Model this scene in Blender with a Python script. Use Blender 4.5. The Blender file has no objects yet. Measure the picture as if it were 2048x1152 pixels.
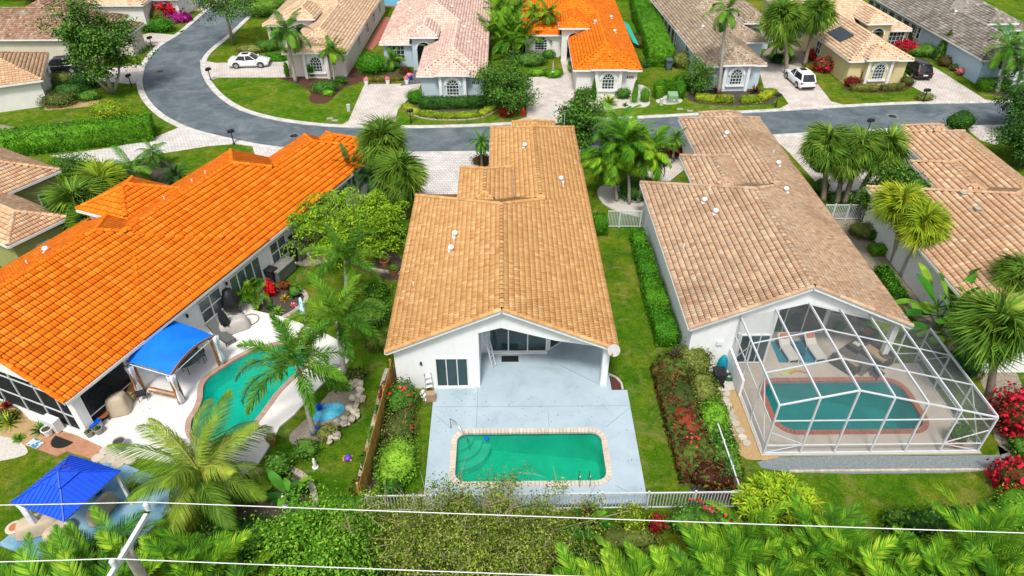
import bpy, bmesh, math, random
import numpy as np
from mathutils import Vector, Matrix
from mathutils.geometry import tessellate_polygon
random.seed(7); RNG = np.random.default_rng(7)
sc = bpy.context.scene
COL = sc.collection
R = math.radians
# ---------------------------------------------------------------- camera (a drone 28 m up, looking down 37 degrees)
CAMH = 28.0; PITCH = R(37.0); YAW = R(-0.76); FPX = 1384.0
cam_d = bpy.data.cameras.new('camera'); cam = bpy.data.objects.new('camera', cam_d); COL.objects.link(cam)
cam.location = (0, 0, CAMH); cam.rotation_euler = (R(90) - PITCH, 0, YAW)
cam_d.sensor_width = 36.0; cam_d.lens = 36.0 * FPX / 2048.0; cam_d.clip_start = 0.5; cam_d.clip_end = 1500
sc.camera = cam
# ---------------------------------------------------------------- sky, sun, exposure (bright overcast)
SUN_EL, SUN_AZ = R(60), R(190)
world = bpy.data.worlds.new('World'); sc.world = world; world.use_nodes = True
wn = world.node_tree; wn.nodes.clear()
sky = wn.nodes.new('ShaderNodeTexSky'); sky.sky_type = 'NISHITA'; sky.sun_disc = False
sky.sun_elevation = SUN_EL; sky.sun_rotation = SUN_AZ; sky.dust_density = 3.0; sky.air_density = 1.0
hsv = wn.nodes.new('ShaderNodeHueSaturation'); hsv.inputs['Saturation'].default_value = 0.35
bg = wn.nodes.new('ShaderNodeBackground'); bg.inputs['Strength'].default_value = 0.088
wo = wn.nodes.new('ShaderNodeOutputWorld')
wn.links.new(sky.outputs[0], hsv.inputs['Color']); wn.links.new(hsv.outputs[0], bg.inputs[0]); wn.links.new(bg.outputs[0], wo.inputs[0])
sun_d = bpy.data.lights.new('sun', 'SUN'); sun_d.energy = 1.5; sun_d.angle = R(10); sun_d.color = (1.0, 0.96, 0.9)
sun = bpy.data.objects.new('sun', sun_d); COL.objects.link(sun)
sdir = Vector((math.sin(SUN_AZ) * math.cos(SUN_EL), math.cos(SUN_AZ) * math.cos(SUN_EL), math.sin(SUN_EL)))
sun.rotation_euler = (-sdir).to_track_quat('-Z', 'Y').to_euler()
sun.location = (0, -20, 60)
vs = sc.view_settings; vs.view_transform = 'Standard'; vs.look = 'None'; vs.gamma = 1.0; vs.exposure = 1.1
sc.cycles.max_bounces = 6; sc.cycles.transparent_max_bounces = 16; sc.cycles.caustics_reflective = False; sc.cycles.caustics_refractive = False

# ---------------------------------------------------------------- survey helper: photo pixel -> plan position at height z
def G(u, v, z=0.0):
    a = (u - 1024) / FPX; b = (576 - v) / FPX
    x = a; y = math.cos(PITCH) + b * math.sin(PITCH); zz = -math.sin(PITCH) + b * math.cos(PITCH)
    c, s = math.cos(YAW), math.sin(YAW); t = (z - CAMH) / zz
    return Vector(((c * x - s * y) * t, (s * x + c * y) * t, z))
def GP(pts, z=0.0): return [tuple(G(u, v, z)[:2]) for u, v in pts]
def in_view(p, m=0.06):
    c, s = math.cos(-YAW), math.sin(-YAW)
    X = c * p[0] - s * p[1]; Y = s * p[0] + c * p[1]; Z = p[2] - CAMH
    d = Y * math.cos(PITCH) - Z * math.sin(PITCH); w = Y * math.sin(PITCH) + Z * math.cos(PITCH)
    return d > 0 and abs(FPX * X / d) < 1024 * (1 + m) and abs(FPX * w / d) < 576 * (1 + m)

# ---------------------------------------------------------------- mesh builder
class MB:
    def __init__(s): s.v = []; s.f = []
    def add(s, vs_, fs_):
        o = len(s.v); s.v += [tuple(p) for p in vs_]; s.f += [tuple(i + o for i in f) for f in fs_]; return s
    def box(s, c, d, rz=0.0, tx=0.0):
        hx, hy, hz = d[0] / 2, d[1] / 2, d[2] / 2
        P = [Vector((x, y, z)) for z in (-hz, hz) for y in (-hy, hy) for x in (-hx, hx)]
        if tx: P = [Matrix.Rotation(tx, 3, 'X') @ p for p in P]
        if rz: P = [Matrix.Rotation(rz, 3, 'Z') @ p for p in P]
        P = [p + Vector(c) for p in P]
        return s.add(P, [(0, 2, 3, 1), (4, 5, 7, 6), (0, 1, 5, 4), (2, 6, 7, 3), (0, 4, 6, 2), (1, 3, 7, 5)])
    def bar(s, a, b, w, h=None, up=(0, 0, 1)):
        a = Vector(a); b = Vector(b); h = h or w; d = (b - a).normalized(); up = Vector(up)
        if abs(d.dot(up)) > .98: up = Vector((0, 1, 0))
        r = d.cross(up).normalized() * (w / 2); u = r.cross(d).normalized() * (h / 2)
        P = [q + i * r + j * u for q in (a, b) for j in (-1, 1) for i in (-1, 1)]
        return s.add(P, [(0, 1, 3, 2), (4, 6, 7, 5), (0, 4, 5, 1), (2, 3, 7, 6), (0, 2, 6, 4), (1, 5, 7, 3)])
    def prism(s, pts, z0, z1, bottom=True):
        n = len(pts); A = sum(pts[i][0] * pts[(i + 1) % n][1] - pts[(i + 1) % n][0] * pts[i][1] for i in range(n))
        if A < 0: pts = pts[::-1]
        P = [(p[0], p[1], z0) for p in pts] + [(p[0], p[1], z1) for p in pts]
        F = [tuple(range(n, 2 * n))] + [(i, (i + 1) % n, n + (i + 1) % n, n + i) for i in range(n)]
        if bottom: F.append(tuple(range(n - 1, -1, -1)))
        return s.add(P, F)
    def wallpoly(s, pts, y0, y1, M=None):      # polygon in the xz plane, extruded along y
        n = len(pts); A = sum(pts[i][0] * pts[(i + 1) % n][1] - pts[(i + 1) % n][0] * pts[i][1] for i in range(n))
        if A < 0: pts = pts[::-1]
        P = [Vector((p[0], y0, p[1])) for p in pts] + [Vector((p[0], y1, p[1])) for p in pts]
        if M: P = [M @ p for p in P]
        return s.add(P, [tuple(range(n)), tuple(range(2 * n - 1, n - 1, -1))] + [((i + 1) % n, i, n + i, n + (i + 1) % n) for i in range(n)])
    def tube(s, pts, rad, n=8, cap=True):
        pts = [Vector(p) for p in pts]; k = len(pts)
        if not hasattr(rad, '__len__'): rad = [rad] * k
        o = len(s.v); prev = None
        for i, p in enumerate(pts):
            d = (pts[min(i + 1, k - 1)] - pts[max(i - 1, 0)]).normalized()
            ref = prev if prev is not None else (Vector((1, 0, 0)) if abs(d.x) < .9 else Vector((0, 1, 0)))
            r = (ref - d * ref.dot(d)).normalized(); prev = r; u = d.cross(r)
            for j in range(n):
                a = 2 * math.pi * j / n; s.v.append(tuple(p + (r * math.cos(a) + u * math.sin(a)) * rad[i]))
        for i in range(k - 1):
            for j in range(n):
                a = o + i * n + j; b = o + i * n + (j + 1) % n; s.f.append((a, b, b + n, a + n))
        if cap: s.f.append(tuple(o + j for j in range(n - 1, -1, -1))); s.f.append(tuple(o + (k - 1) * n + j for j in range(n)))
        return s
    def lathe(s, prof, n=16, c=(0, 0, 0)):      # prof: (radius, z)
        o = len(s.v); k = len(prof)
        for r, z in prof:
            for j in range(n):
                a = 2 * math.pi * j / n; s.v.append((c[0] + r * math.cos(a), c[1] + r * math.sin(a), c[2] + z))
        for i in range(k - 1):
            for j in range(n):
                a = o + i * n + j; b = o + i * n + (j + 1) % n; s.f.append((a, b, b + n, a + n))
        s.f.append(tuple(o + j for j in range(n - 1, -1, -1))); s.f.append(tuple(o + (k - 1) * n + j for j in range(n)))
        return s
    def loft(s, rings, close=True):             # rings: lists of points of equal length
        o = len(s.v); n = len(rings[0])
        for r in rings: s.v += [tuple(p) for p in r]
        for i in range(len(rings) - 1):
            for j in range(n if close else n - 1):
                a = o + i * n + j; b = o + i * n + (j + 1) % n; s.f.append((a, b, b + n, a + n))
        if close: s.f.append(tuple(o + j for j in range(n - 1, -1, -1))); s.f.append(tuple(o + (len(rings) - 1) * n + j for j in range(n)))
        return s
    def mesh(s, name, m=None, smooth=False):
        me = bpy.data.meshes.new(name); me.from_pydata(s.v, [], s.f)
        if m: me.materials.append(m)
        if smooth: me.polygons.foreach_set('use_smooth', [True] * len(me.polygons))
        me.update(); return me
    def build(s, name, m, parent=None, smooth=False, loc=None, rz=0.0): return link(name, s.mesh(name, m, smooth), parent, loc, rz)
def np_mesh(name, V, Q, m=None):
    me = bpy.data.meshes.new(name); V = np.ascontiguousarray(V, dtype=np.float32); Q = np.ascontiguousarray(Q, dtype=np.int32)
    me.vertices.add(len(V)); me.vertices.foreach_set('co', V.ravel()); k = Q.shape[1]
    me.loops.add(Q.size); me.loops.foreach_set('vertex_index', Q.ravel())
    me.polygons.add(len(Q)); me.polygons.foreach_set('loop_start', np.arange(0, Q.size, k, dtype=np.int32)); 
    me.update(calc_edges=True)
    if m: me.materials.append(m)
    return me
def link(name, data, parent=None, loc=None, rz=0.0, M=None):
    o = bpy.data.objects.new(name, data); COL.objects.link(o)
    if parent: o.parent = parent
    if M is not None: o.matrix_local = M
    else:
        if loc is not None: o.location = loc
        if rz: o.rotation_euler = (0, 0, rz)
    return o
def tag(o, label=None, cat=None, group=None, kind=None):
    if label: o['label'] = label
    if cat: o['category'] = cat
    if group: o['group'] = group
    if kind: o['kind'] = kind
    return o
def root(name, label, cat, loc=(0, 0, 0), rz=0.0, group=None):
    o = link(name, None, None, loc, rz); o.empty_display_size = .3
    return tag(o, label, cat, group)

# ---------------------------------------------------------------- materials
def nodes(name):
    m = bpy.data.materials.new(name); m.use_nodes = True; nt = m.node_tree
    return m, nt, nt.nodes['Principled BSDF']
def N(nt, t, **kw):
    n = nt.nodes.new(t)
    for k, v in kw.items():
        if k in n.inputs: n.inputs[k].default_value = v
        else: setattr(n, k, v)
    return n
def rgba(c): return (c[0], c[1], c[2], 1)
def rnd_value(nt):
    g = N(nt, 'ShaderNodeNewGeometry'); oi = N(nt, 'ShaderNodeObjectInfo')
    a = N(nt, 'ShaderNodeMath', operation='ADD'); f = N(nt, 'ShaderNodeMath', operation='FRACT')
    nt.links.new(g.outputs['Random Per Island'], a.inputs[0]); nt.links.new(oi.outputs['Random'], a.inputs[1]); nt.links.new(a.outputs[0], f.inputs[0])
    return f.outputs[0]
def ramp(nt, fac, cols, lo=0.0, hi=1.0):
    r = N(nt, 'ShaderNodeValToRGB'); e = r.color_ramp.elements
    while len(e) < len(cols): e.new(.5)
    for i, c in enumerate(cols): e[i].position = lo + (hi - lo) * i / (len(cols) - 1); e[i].color = rgba(c)
    nt.links.new(fac, r.inputs[0]); return r.outputs[0]
def noise(nt, scale, detail=4, rough=.55, dist=0.0, obj=False, stretch=None):
    if obj: src = N(nt, 'ShaderNodeTexCoord').outputs['Object']
    else: src = N(nt, 'ShaderNodeNewGeometry').outputs['Position']
    if stretch:
        mp = N(nt, 'ShaderNodeMapping'); mp.inputs['Scale'].default_value = stretch; nt.links.new(src, mp.inputs[0]); src = mp.outputs[0]
    n = N(nt, 'ShaderNodeTexNoise', Scale=scale, Detail=detail, Roughness=rough, Distortion=dist)
    nt.links.new(src, n.inputs['Vector']); return n.outputs['Fac']
def mixc(nt, fac, a, b, mode='MIX'):
    n = N(nt, 'ShaderNodeMix', data_type='RGBA', blend_type=mode)
    for i, x in ((0, fac), (6, a), (7, b)):
        if hasattr(x, 'is_linked') or hasattr(x, 'links'): nt.links.new(x, n.inputs[i])
        else: n.inputs[i].default_value = rgba(x) if i else x
    return n.outputs[2]
def add_bump(nt, b, h, strength=.3, dist=.02):
    bn = N(nt, 'ShaderNodeBump', Strength=strength, Distance=dist); nt.links.new(h, bn.inputs['Height']); nt.links.new(bn.outputs[0], b.inputs['Normal'])
MATS = {}
def mat(name, c1, c2=None, scale=2.0, rough=.75, bump=0.0, bscale=30, metal=0.0, spec=.3, island=0.0, lo=.3, hi=.7, obj=False):
    if name in MATS: return MATS[name]
    m, nt, b = nodes(name); b.inputs['Roughness'].default_value = rough; b.inputs['Metallic'].default_value = metal; b.inputs['Specular IOR Level'].default_value = spec
    if c2 is None: c2 = tuple(x * .82 for x in c1)
    col = ramp(nt, noise(nt, scale, 5, obj=obj), [c1, c2], lo, hi)
    if island:
        rv = rnd_value(nt); k = N(nt, 'ShaderNodeMapRange'); k.inputs['To Min'].default_value = 1 - island; k.inputs['To Max'].default_value = 1 + island * .6
        nt.links.new(rv, k.inputs[0]); h = N(nt, 'ShaderNodeHueSaturation'); nt.links.new(k.outputs[0], h.inputs['Value']); nt.links.new(col, h.inputs['Color']); col = h.outputs[0]
    nt.links.new(col, b.inputs['Base Color'])
    if bump: add_bump(nt, b, noise(nt, bscale, 4, obj=obj), bump, .02)
    MATS[name] = m; return m
def leafmat(name, cols, trans=.3, objw=None):
    if name in MATS: return MATS[name]
    m, nt, b = nodes(name)
    if objw is None: rv = rnd_value(nt)
    else:
        g_ = N(nt, 'ShaderNodeNewGeometry'); oi_ = N(nt, 'ShaderNodeObjectInfo'); mm = N(nt, 'ShaderNodeMix'); mm.inputs[0].default_value = objw
        nt.links.new(g_.outputs['Random Per Island'], mm.inputs[2]); nt.links.new(oi_.outputs['Random'], mm.inputs[3]); rv = mm.outputs[0]
    cols = [tuple(x * .45 for x in cols[0])] + list(cols[0:])
    col = ramp(nt, rv, cols, .0, .95)
    nz = noise(nt, 1.3, 3); k = N(nt, 'ShaderNodeMapRange'); k.inputs['From Min'].default_value = .3; k.inputs['From Max'].default_value = .7; k.inputs['To Min'].default_value = .8; k.inputs['To Max'].default_value = 1.6
    nt.links.new(nz, k.inputs[0]); h = N(nt, 'ShaderNodeHueSaturation'); nt.links.new(k.outputs[0], h.inputs['Value']); nt.links.new(col, h.inputs['Color']); col = h.outputs[0]
    nt.links.new(col, b.inputs['Base Color']); b.inputs['Roughness'].default_value = .5; b.inputs['Specular IOR Level'].default_value = .06
    t = N(nt, 'ShaderNodeBsdfTranslucent'); nt.links.new(col, t.inputs[0]); mx = N(nt, 'ShaderNodeMixShader'); mx.inputs[0].default_value = trans * .4
    out = nt.nodes['Material Output']; nt.links.new(b.outputs[0], mx.inputs[1]); nt.links.new(t.outputs[0], mx.inputs[2]); nt.links.new(mx.outputs[0], out.inputs[0])
    MATS[name] = m; return m
def tilemat(name, cols, stain=0.0, sc_=.25, stain_col=(.10, .08, .06)):
    m, nt, b = nodes(name); col = ramp(nt, rnd_value(nt), cols, .03, .97)
    g = noise(nt, 9, 4); col = mixc(nt, .35, col, ramp(nt, g, [(.55, .55, .55), (1, 1, 1)], .25, .7), 'MULTIPLY')
    dirt = ramp(nt, noise(nt, 1.1, 6, .7, 1.0), [(1, 1, 1), (.78, .74, .70)], .48, .75); col = mixc(nt, .8, col, dirt, 'MULTIPLY')
    if stain:
        s = ramp(nt, noise(nt, sc_, 5, .6, .6), [(0, 0, 0), (stain, stain, stain)], .5, .72); col = mixc(nt, s, col, stain_col)
    nt.links.new(col, b.inputs['Base Color']); b.inputs['Roughness'].default_value = .8; b.inputs['Specular IOR Level'].default_value = .06
    add_bump(nt, b, noise(nt, 40, 3), .25, .01); return m
def pavemat(name, c1, c2, mortar, bw=.3, bh=.2, rz=0.0, msize=.014):
    m, nt, b = nodes(name); g = N(nt, 'ShaderNodeNewGeometry'); mp = N(nt, 'ShaderNodeMapping'); mp.inputs['Rotation'].default_value = (0, 0, rz)
    br = N(nt, 'ShaderNodeTexBrick'); br.inputs['Scale'].default_value = 1.0; br.inputs['Brick Width'].default_value = bw; br.inputs['Row Height'].default_value = bh
    br.inputs['Mortar Size'].default_value = msize; br.inputs['Color1'].default_value = rgba(c1); br.inputs['Color2'].default_value = rgba(c2); br.inputs['Mortar'].default_value = rgba(mortar)
    nt.links.new(g.outputs['Position'], mp.inputs[0]); nt.links.new(mp.outputs[0], br.inputs['Vector'])
    st = ramp(nt, noise(nt, .6, 5, .65), [(.72, .70, .68), (1, 1, 1)], .3, .62); col = mixc(nt, .9, br.outputs['Color'], st, 'MULTIPLY')
    nt.links.new(col, b.inputs['Base Color']); b.inputs['Roughness'].default_value = .85; b.inputs['Specular IOR Level'].default_value = .2
    iv = N(nt, 'ShaderNodeMath', operation='SUBTRACT'); iv.inputs[0].default_value = 1.0; nt.links.new(br.outputs['Fac'], iv.inputs[1]); add_bump(nt, b, iv.outputs[0], .5, .01)
    MATS[name] = m; return m
def grassmat():
    m, nt, b = nodes('lawn')
    base = ramp(nt, noise(nt, .33, 7, .66, .7), [(.045, .13, .010), (.08, .175, .013), (.145, .21, .02), (.24, .225, .05)], .3, .72)
    fine = ramp(nt, noise(nt, 11, 7, .8), [(.22, .30, .2), (.95, .95, .9), (1.9, 1.75, 1.5)], .28, .75); col = mixc(nt, 1.0, base, fine, 'MULTIPLY')
    md = ramp(nt, noise(nt, 2.2, 6, .75, .4), [(.5, .68, .5), (1.3, 1.12, 1.0)], .34, .66); col = mixc(nt, 1.0, col, md, 'MULTIPLY')
    big = ramp(nt, noise(nt, .07, 3), [(.8, 1.02, .8), (1.15, .95, 1.0)], .35, .65); col = mixc(nt, 1.0, col, big, 'MULTIPLY'); bare = ramp(nt, noise(nt, .6, 7, .78, 1.4), [(0, 0, 0), (.8, .8, .8)], .53, .70); col = mixc(nt, bare, col, (.27, .225, .085))
    nt.links.new(col, b.inputs['Base Color']); b.inputs['Roughness'].default_value = .95; b.inputs['Specular IOR Level'].default_value = .0
    add_bump(nt, b, noise(nt, 22, 6, .8), 1.0, .06); return m
def asphaltmat():
    m, nt, b = nodes('asphalt')
    a = ramp(nt, noise(nt, .35, 6, .65, .8), [(.065, .085, .098), (.112, .14, .157), (.18, .21, .228)], .3, .72)
    f = ramp(nt, noise(nt, 22, 4, .7), [(.7, .7, .7), (1.15, 1.15, 1.15)], .3, .7); col = mixc(nt, 1, a, f, 'MULTIPLY')
    s = ramp(nt, noise(nt, 1.6, 6, .7, 1.2, stretch=(.5, 1, 1)), [(0, 0, 0), (.6, .6, .6)], .55, .75); col = mixc(nt, s, col, (.27, .27, .26)); oil = ramp(nt, noise(nt, .9, 5, .6, .4), [(1, 1, 1), (.6, .6, .62)], .62, .76); col = mixc(nt, .8, col, oil, 'MULTIPLY')
    nt.links.new(col, b.inputs['Base Color']); b.inputs['Roughness'].default_value = .85; b.inputs['Specular IOR Level'].default_value = .25; add_bump(nt, b, noise(nt, 60, 3), .3, .01); return m
def watermat(name, tint, deep):
    m, nt, b = nodes(name); out = nt.nodes['Material Output']; nt.nodes.remove(b)
    tr = N(nt, 'ShaderNodeBsdfTransparent'); tr.inputs[0].default_value = rgba(tint)
    df = N(nt, 'ShaderNodeBsdfDiffuse'); nt.links.new(ramp(nt, noise(nt, .55, 5, .6, 1.5), [tuple(x * .62 for x in deep), deep, tuple(x * 1.2 + .01 for x in deep)], .3, .7), df.inputs[0])
    gl = N(nt, 'ShaderNodeBsdfGlossy'); gl.inputs['Roughness'].default_value = .04
    fr = N(nt, 'ShaderNodeFresnel', IOR=1.33); bp = N(nt, 'ShaderNodeBump', Strength=.5, Distance=.04); nt.links.new(noise(nt, 3.5, 3, .5, .6), bp.inputs['Height'])
    nt.links.new(bp.outputs[0], gl.inputs['Normal']); nt.links.new(bp.outputs[0], fr.inputs['Normal'])
    m1 = N(nt, 'ShaderNodeMixShader'); m1.inputs[0].default_value = .3; nt.links.new(tr.outputs[0], m1.inputs[1]); nt.links.new(df.outputs[0], m1.inputs[2])
    m2 = N(nt, 'ShaderNodeMixShader'); nt.links.new(fr.outputs[0], m2.inputs[0]); nt.links.new(m1.outputs[0], m2.inputs[1]); nt.links.new(gl.outputs[0], m2.inputs[2]); nt.links.new(m2.outputs[0], out.inputs[0]); return m
def screenmat(name, c, alpha):
    m, nt, b = nodes(name); b.inputs['Base Color'].default_value = rgba(c); b.inputs['Alpha'].default_value = alpha; b.inputs['Roughness'].default_value = .9; b.inputs['Specular IOR Level'].default_value = 0; return m
def glassmat(name, c, rough=.06):
    m, nt, b = nodes(name); col = ramp(nt, noise(nt, .8, 3), [c, tuple(x * 1.7 + .006 for x in c)], .35, .7); nt.links.new(col, b.inputs['Base Color']); b.inputs['Roughness'].default_value = rough; b.inputs['Specular IOR Level'].default_value = .6; return m
def stripemat(name, c1, c2, per, axis='X'):
    m, nt, b = nodes(name); g = N(nt, 'ShaderNodeTexCoord'); w = N(nt, 'ShaderNodeTexWave', wave_type='BANDS', bands_direction=axis); w.inputs['Scale'].default_value = 1 / per * .314; w.inputs['Distortion'].default_value = .3
    nt.links.new(g.outputs['Object'], w.inputs['Vector']); nt.links.new(ramp(nt, w.outputs['Fac'], [c1, c2], .2, .8), b.inputs['Base Color']); b.inputs['Roughness'].default_value = .8; return m

M_lawn = grassmat(); M_asph = asphaltmat()
M_kerb = mat('concrete_kerb', (.62, .60, .56), (.46, .44, .41), 1.5, .85, .2)
M_white = mat('white_paint', (.80, .80, .78), (.70, .71, .70), 1.2, .6)
M_wall = mat('white_stucco', (.84, .85, .84), (.77, .79, .79), .7, .8, .25, 60)
M_alu = mat('white_aluminium', (.60, .63, .65), (.55, .58, .60), 2, .4)
M_glass = glassmat('window_glass', (.012, .035, .04))
M_glassg = glassmat('grey_window_glass', (.05, .075, .08), .15)
M_dark = mat('dark_metal', (.012, .012, .014), (.02, .02, .022), 5, .45)
M_black = mat('black_plastic', (.012, .014, .016), (.02, .022, .025), 5, .5)
M_rubber = mat('rubber', (.015, .015, .015), None, 5, .85)
M_trunk = mat('palm_bark', (.30, .25, .19), (.19, .155, .12), 6, .9, .6, 14, obj=True)
M_trunkg = mat('grey_palm_bark', (.42, .39, .34), (.28, .26, .22), 5, .9, .5, 12, obj=True)
M_bark = mat('tree_bark', (.30, .26, .21), (.17, .145, .12), 6, .9, .5, 14, obj=True)
M_mulch = mat('red_mulch', (.12, .045, .028), (.05, .022, .016), 14, .95, 1.0, 40)
M_soil = mat('dark_soil', (.045, .035, .028), (.09, .07, .055), 9, .95, 1.0, 40)
M_gravelw = mat('white_gravel', (.66, .63, .57), (.40, .37, .32), 16, .9, 1.0, 30)
M_gravelt = mat('tan_gravel', (.52, .36, .17), (.32, .21, .10), 18, .9, 1.0, 36)
M_gravelb = mat('blue_grey_gravel', (.12, .15, .155), (.26, .29, .29), 18, .9, 1.0, 36)
M_sand = mat('sandy_soil', (.30, .26, .20), (.19, .16, .12), 5, .95, .6, 20)
M_pave = pavemat('pale_pavers', (.66, .60, .55), (.58, .52, .47), (.38, .345, .32), .32, .32, .15, .025)
M_pave2 = pavemat('grey_pavers', (.68, .65, .62), (.60, .57, .54), (.38, .36, .34), .32, .32, 0.0, .025)
M_pavew = mat('white_pavers', (.70, .67, .63), (.58, .55, .51), 2.5, .85, .4, 12)
M_brickp = pavemat('terracotta_pavers', (.50, .25, .14), (.42, .20, .12), (.35, .22, .15), .22, .11, .35, .006)
M_dkwalk = pavemat('dark_grey_pavers', (.16, .17, .17), (.12, .125, .13), (.07, .07, .07), .3, .15, 0, .01)
M_deckb = mat('pale_blue_deck', (.40, .49, .54), (.34, .43, .485), .9, .55, .15, 60)
M_deckw = mat('white_deck', (.76, .74, .70), (.66, .64, .60), .8, .7, .3, 40)
M_deckt = mat('tan_deck', (.50, .44, .37), (.44, .385, .32), .8, .7, .2, 40)
M_coping = mat('cream_coping', (.62, .54, .45), (.52, .45, .37), 4, .8, .2, island=.12)
M_copingt = mat('terracotta_coping', (.42, .15, .10), (.34, .13, .09), 4, .8, .2, island=.1)
M_terr = mat('terracotta_pot', (.48, .15, .06), (.38, .12, .05), 6, .8, .2)
M_woodf = mat('golden_fence_wood', (.52, .30, .07), (.33, .17, .04), 3, .8, .3, 20, island=.25)
M_teak = mat('orange_teak', (.42, .17, .03), (.28, .10, .02), 4, .6, .2, 20)
M_blueroof = mat('blue_metal_roof', (.004, .085, .70), (.003, .065, .60), 1, .35, 0, spec=.5)
M_canvas = mat('light_blue_canvas', (.0, .19, .78), (.0, .13, .68), 1.2, .65)
M_cover = mat('beige_cover_cloth', (.52, .43, .31), (.44, .36, .26), 3, .85, .5, 8)
M_greyplastic = mat('grey_resin', (.13, .14, .13), (.10, .105, .10), 4, .6)
M_bluep = mat('bright_blue_plastic', (.0, .10, .62), (.0, .08, .52), 4, .45)
M_tealp = mat('teal_ceramic', (.0, .12, .17), (.0, .08, .12), 4, .25, spec=.6)
M_red = mat('red_paint', (.55, .015, .012), (.45, .01, .01), 4, .4)
M_stone = mat('pale_limestone', (.56, .50, .40), (.42, .37, .29), 3, .9, .6, 12, island=.3)
M_step = mat('stepping_stone', (.55, .49, .39), (.42, .37, .30), 3, .9, .5, 14, island=.2)
M_curbb = mat('border_concrete', (.46, .40, .33), (.33, .28, .23), 3, .9, .4, 16, island=.2)
M_cable = mat('white_cable', (.75, .75, .73), None, 2, .5)
M_concp = mat('weathered_concrete', (.40, .37, .32), (.27, .25, .21), 4, .9, .5, 14)

# roofs
def weather(m, scale=(1.2, 1.2, .25), amt=.5, dark=(.62, .60, .56), lo=.5, hi=.78):
    nt = m.node_tree; b = nt.nodes['Principled BSDF']; src = b.inputs['Base Color'].links[0].from_socket
    f = ramp(nt, noise(nt, 1.0, 7, .72, .8, stretch=scale), [(1, 1, 1), dark], lo, hi); nt.links.new(mixc(nt, amt, src, f, 'MULTIPLY'), b.inputs['Base Color'])
for _m in (M_wall,): weather(_m, (1.5, 1.5, .3), .45)
for _m in (M_deckb, M_deckw, M_deckt): weather(_m, (.9, .9, .9), .6, (.70, .69, .66), .52, .74)
weather(M_kerb, (1.5, 1.5, 1), .7, (.55, .53, .5), .45, .75); weather(M_white, (1.5, 1.5, .4), .4)
T_orange = tilemat('orange_roof_tile', [(.74, .15, .008), (.82, .19, .011), (.86, .215, .014), (.82, .19, .012), (.90, .26, .025)], .15, .3, (.55, .09, .01))
T_tan = tilemat('golden_tan_roof_tile', [(.50, .25, .095), (.57, .32, .125), (.59, .335, .13), (.62, .365, .15), (.56, .29, .115), (.68, .43, .20)], .35, .35, (.42, .23, .09))
T_mix = tilemat('mottled_pink_tan_roof_tile', [(.40, .25, .16), (.53, .345, .22), (.57, .40, .26), (.50, .30, .19), (.45, .345, .25), (.62, .46, .30), (.54, .36, .23)], .6, .3, (.24, .15, .075))
T_mix2 = tilemat('peach_roof_tile', [(.50, .29, .17), (.60, .37, .215), (.64, .43, .25), (.57, .34, .20), (.52, .35, .23), (.70, .51, .33)], .25, .3, (.34, .22, .13))
T_beige = tilemat('beige_roof_tile', [(.56, .37, .22), (.70, .50, .32), (.76, .55, .36), (.66, .42, .28), (.80, .62, .44)], .25, .3, (.4, .28, .18))
T_pink = tilemat('pale_pink_roof_tile', [(.60, .38, .30), (.76, .53, .44), (.82, .60, .50), (.70, .45, .36), (.88, .68, .58)], .2, .3, (.5, .34, .28))
T_greyt = tilemat('grey_brown_roof_tile', [(.28, .22, .15), (.40, .31, .22), (.47, .38, .28), (.36, .27, .19), (.55, .45, .34)], .5, .3, (.17, .14, .10))
T_grey = tilemat('weathered_grey_roof_tile', [(.19, .17, .14), (.28, .25, .21), (.35, .32, .27), (.25, .22, .18), (.45, .41, .36)], .7, .3, (.09, .08, .07))
T_redb = tilemat('mottled_red_brown_roof_tile', [(.22, .13, .09), (.36, .20, .13), (.42, .28, .20), (.34, .14, .09), (.27, .25, .18), (.48, .36, .27)], .4, .4, (.15, .12, .08))
# ================================================================ ground, road, driveways, decks, pools
def catmull(pts, k=6, closed=False):
    P = [Vector((p[0], p[1])) for p in pts]; n = len(P); out = []
    for i in range(n if closed else n - 1):
        g = (lambda j: P[j % n]) if closed else (lambda j: P[max(0, min(n - 1, j))])
        a, b, c, d = g(i - 1), g(i), g(i + 1), g(i + 2)
        for t in range(k):
            t = t / k; out.append(tuple(.5 * ((2 * b) + (c - a) * t + (2 * a - 5 * b + 4 * c - d) * t * t + (3 * b - a - 3 * c + d) * t ** 3)))
    if not closed: out.append(tuple(P[-1]))
    return out
def offset(pts, d, closed=True):
    n = len(pts); out = []
    for i in range(n):
        a = Vector(pts[(i - 1) % n] if closed or i else pts[0]); b = Vector(pts[i]); c = Vector(pts[(i + 1) % n] if closed or i < n - 1 else pts[-1])
        t = ((b - a).normalized() if (b - a).length > 1e-6 else Vector((0, 0))) + ((c - b).normalized() if (c - b).length > 1e-6 else Vector((0, 0))); t.normalize()
        out.append((b.x + t.y * d, b.y - t.x * d))
    return out
def area(p): return sum(p[i][0] * p[(i + 1) % len(p)][1] - p[(i + 1) % len(p)][0] * p[i][1] for i in range(len(p))) / 2
def ccw(p): return p if area(p) > 0 else p[::-1]
def rrect(x0, y0, x1, y1, r, n=6):
    out = []
    for cx, cy, a0 in ((x1 - r, y1 - r, 0), (x0 + r, y1 - r, 90), (x0 + r, y0 + r, 180), (x1 - r, y0 + r, 270)):
        for i in range(n + 1): a = R(a0 + 90 * i / n); out.append((cx + r * math.cos(a), cy + r * math.sin(a)))
    return out
def ellipse(cx, cy, rx, ry, n=20, rz=0): return [(cx + rx * math.cos(t) * math.cos(rz) - ry * math.sin(t) * math.sin(rz), cy + rx * math.cos(t) * math.sin(rz) + ry * math.sin(t) * math.cos(rz)) for t in [2 * math.pi * i / n for i in range(n)]]
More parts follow.
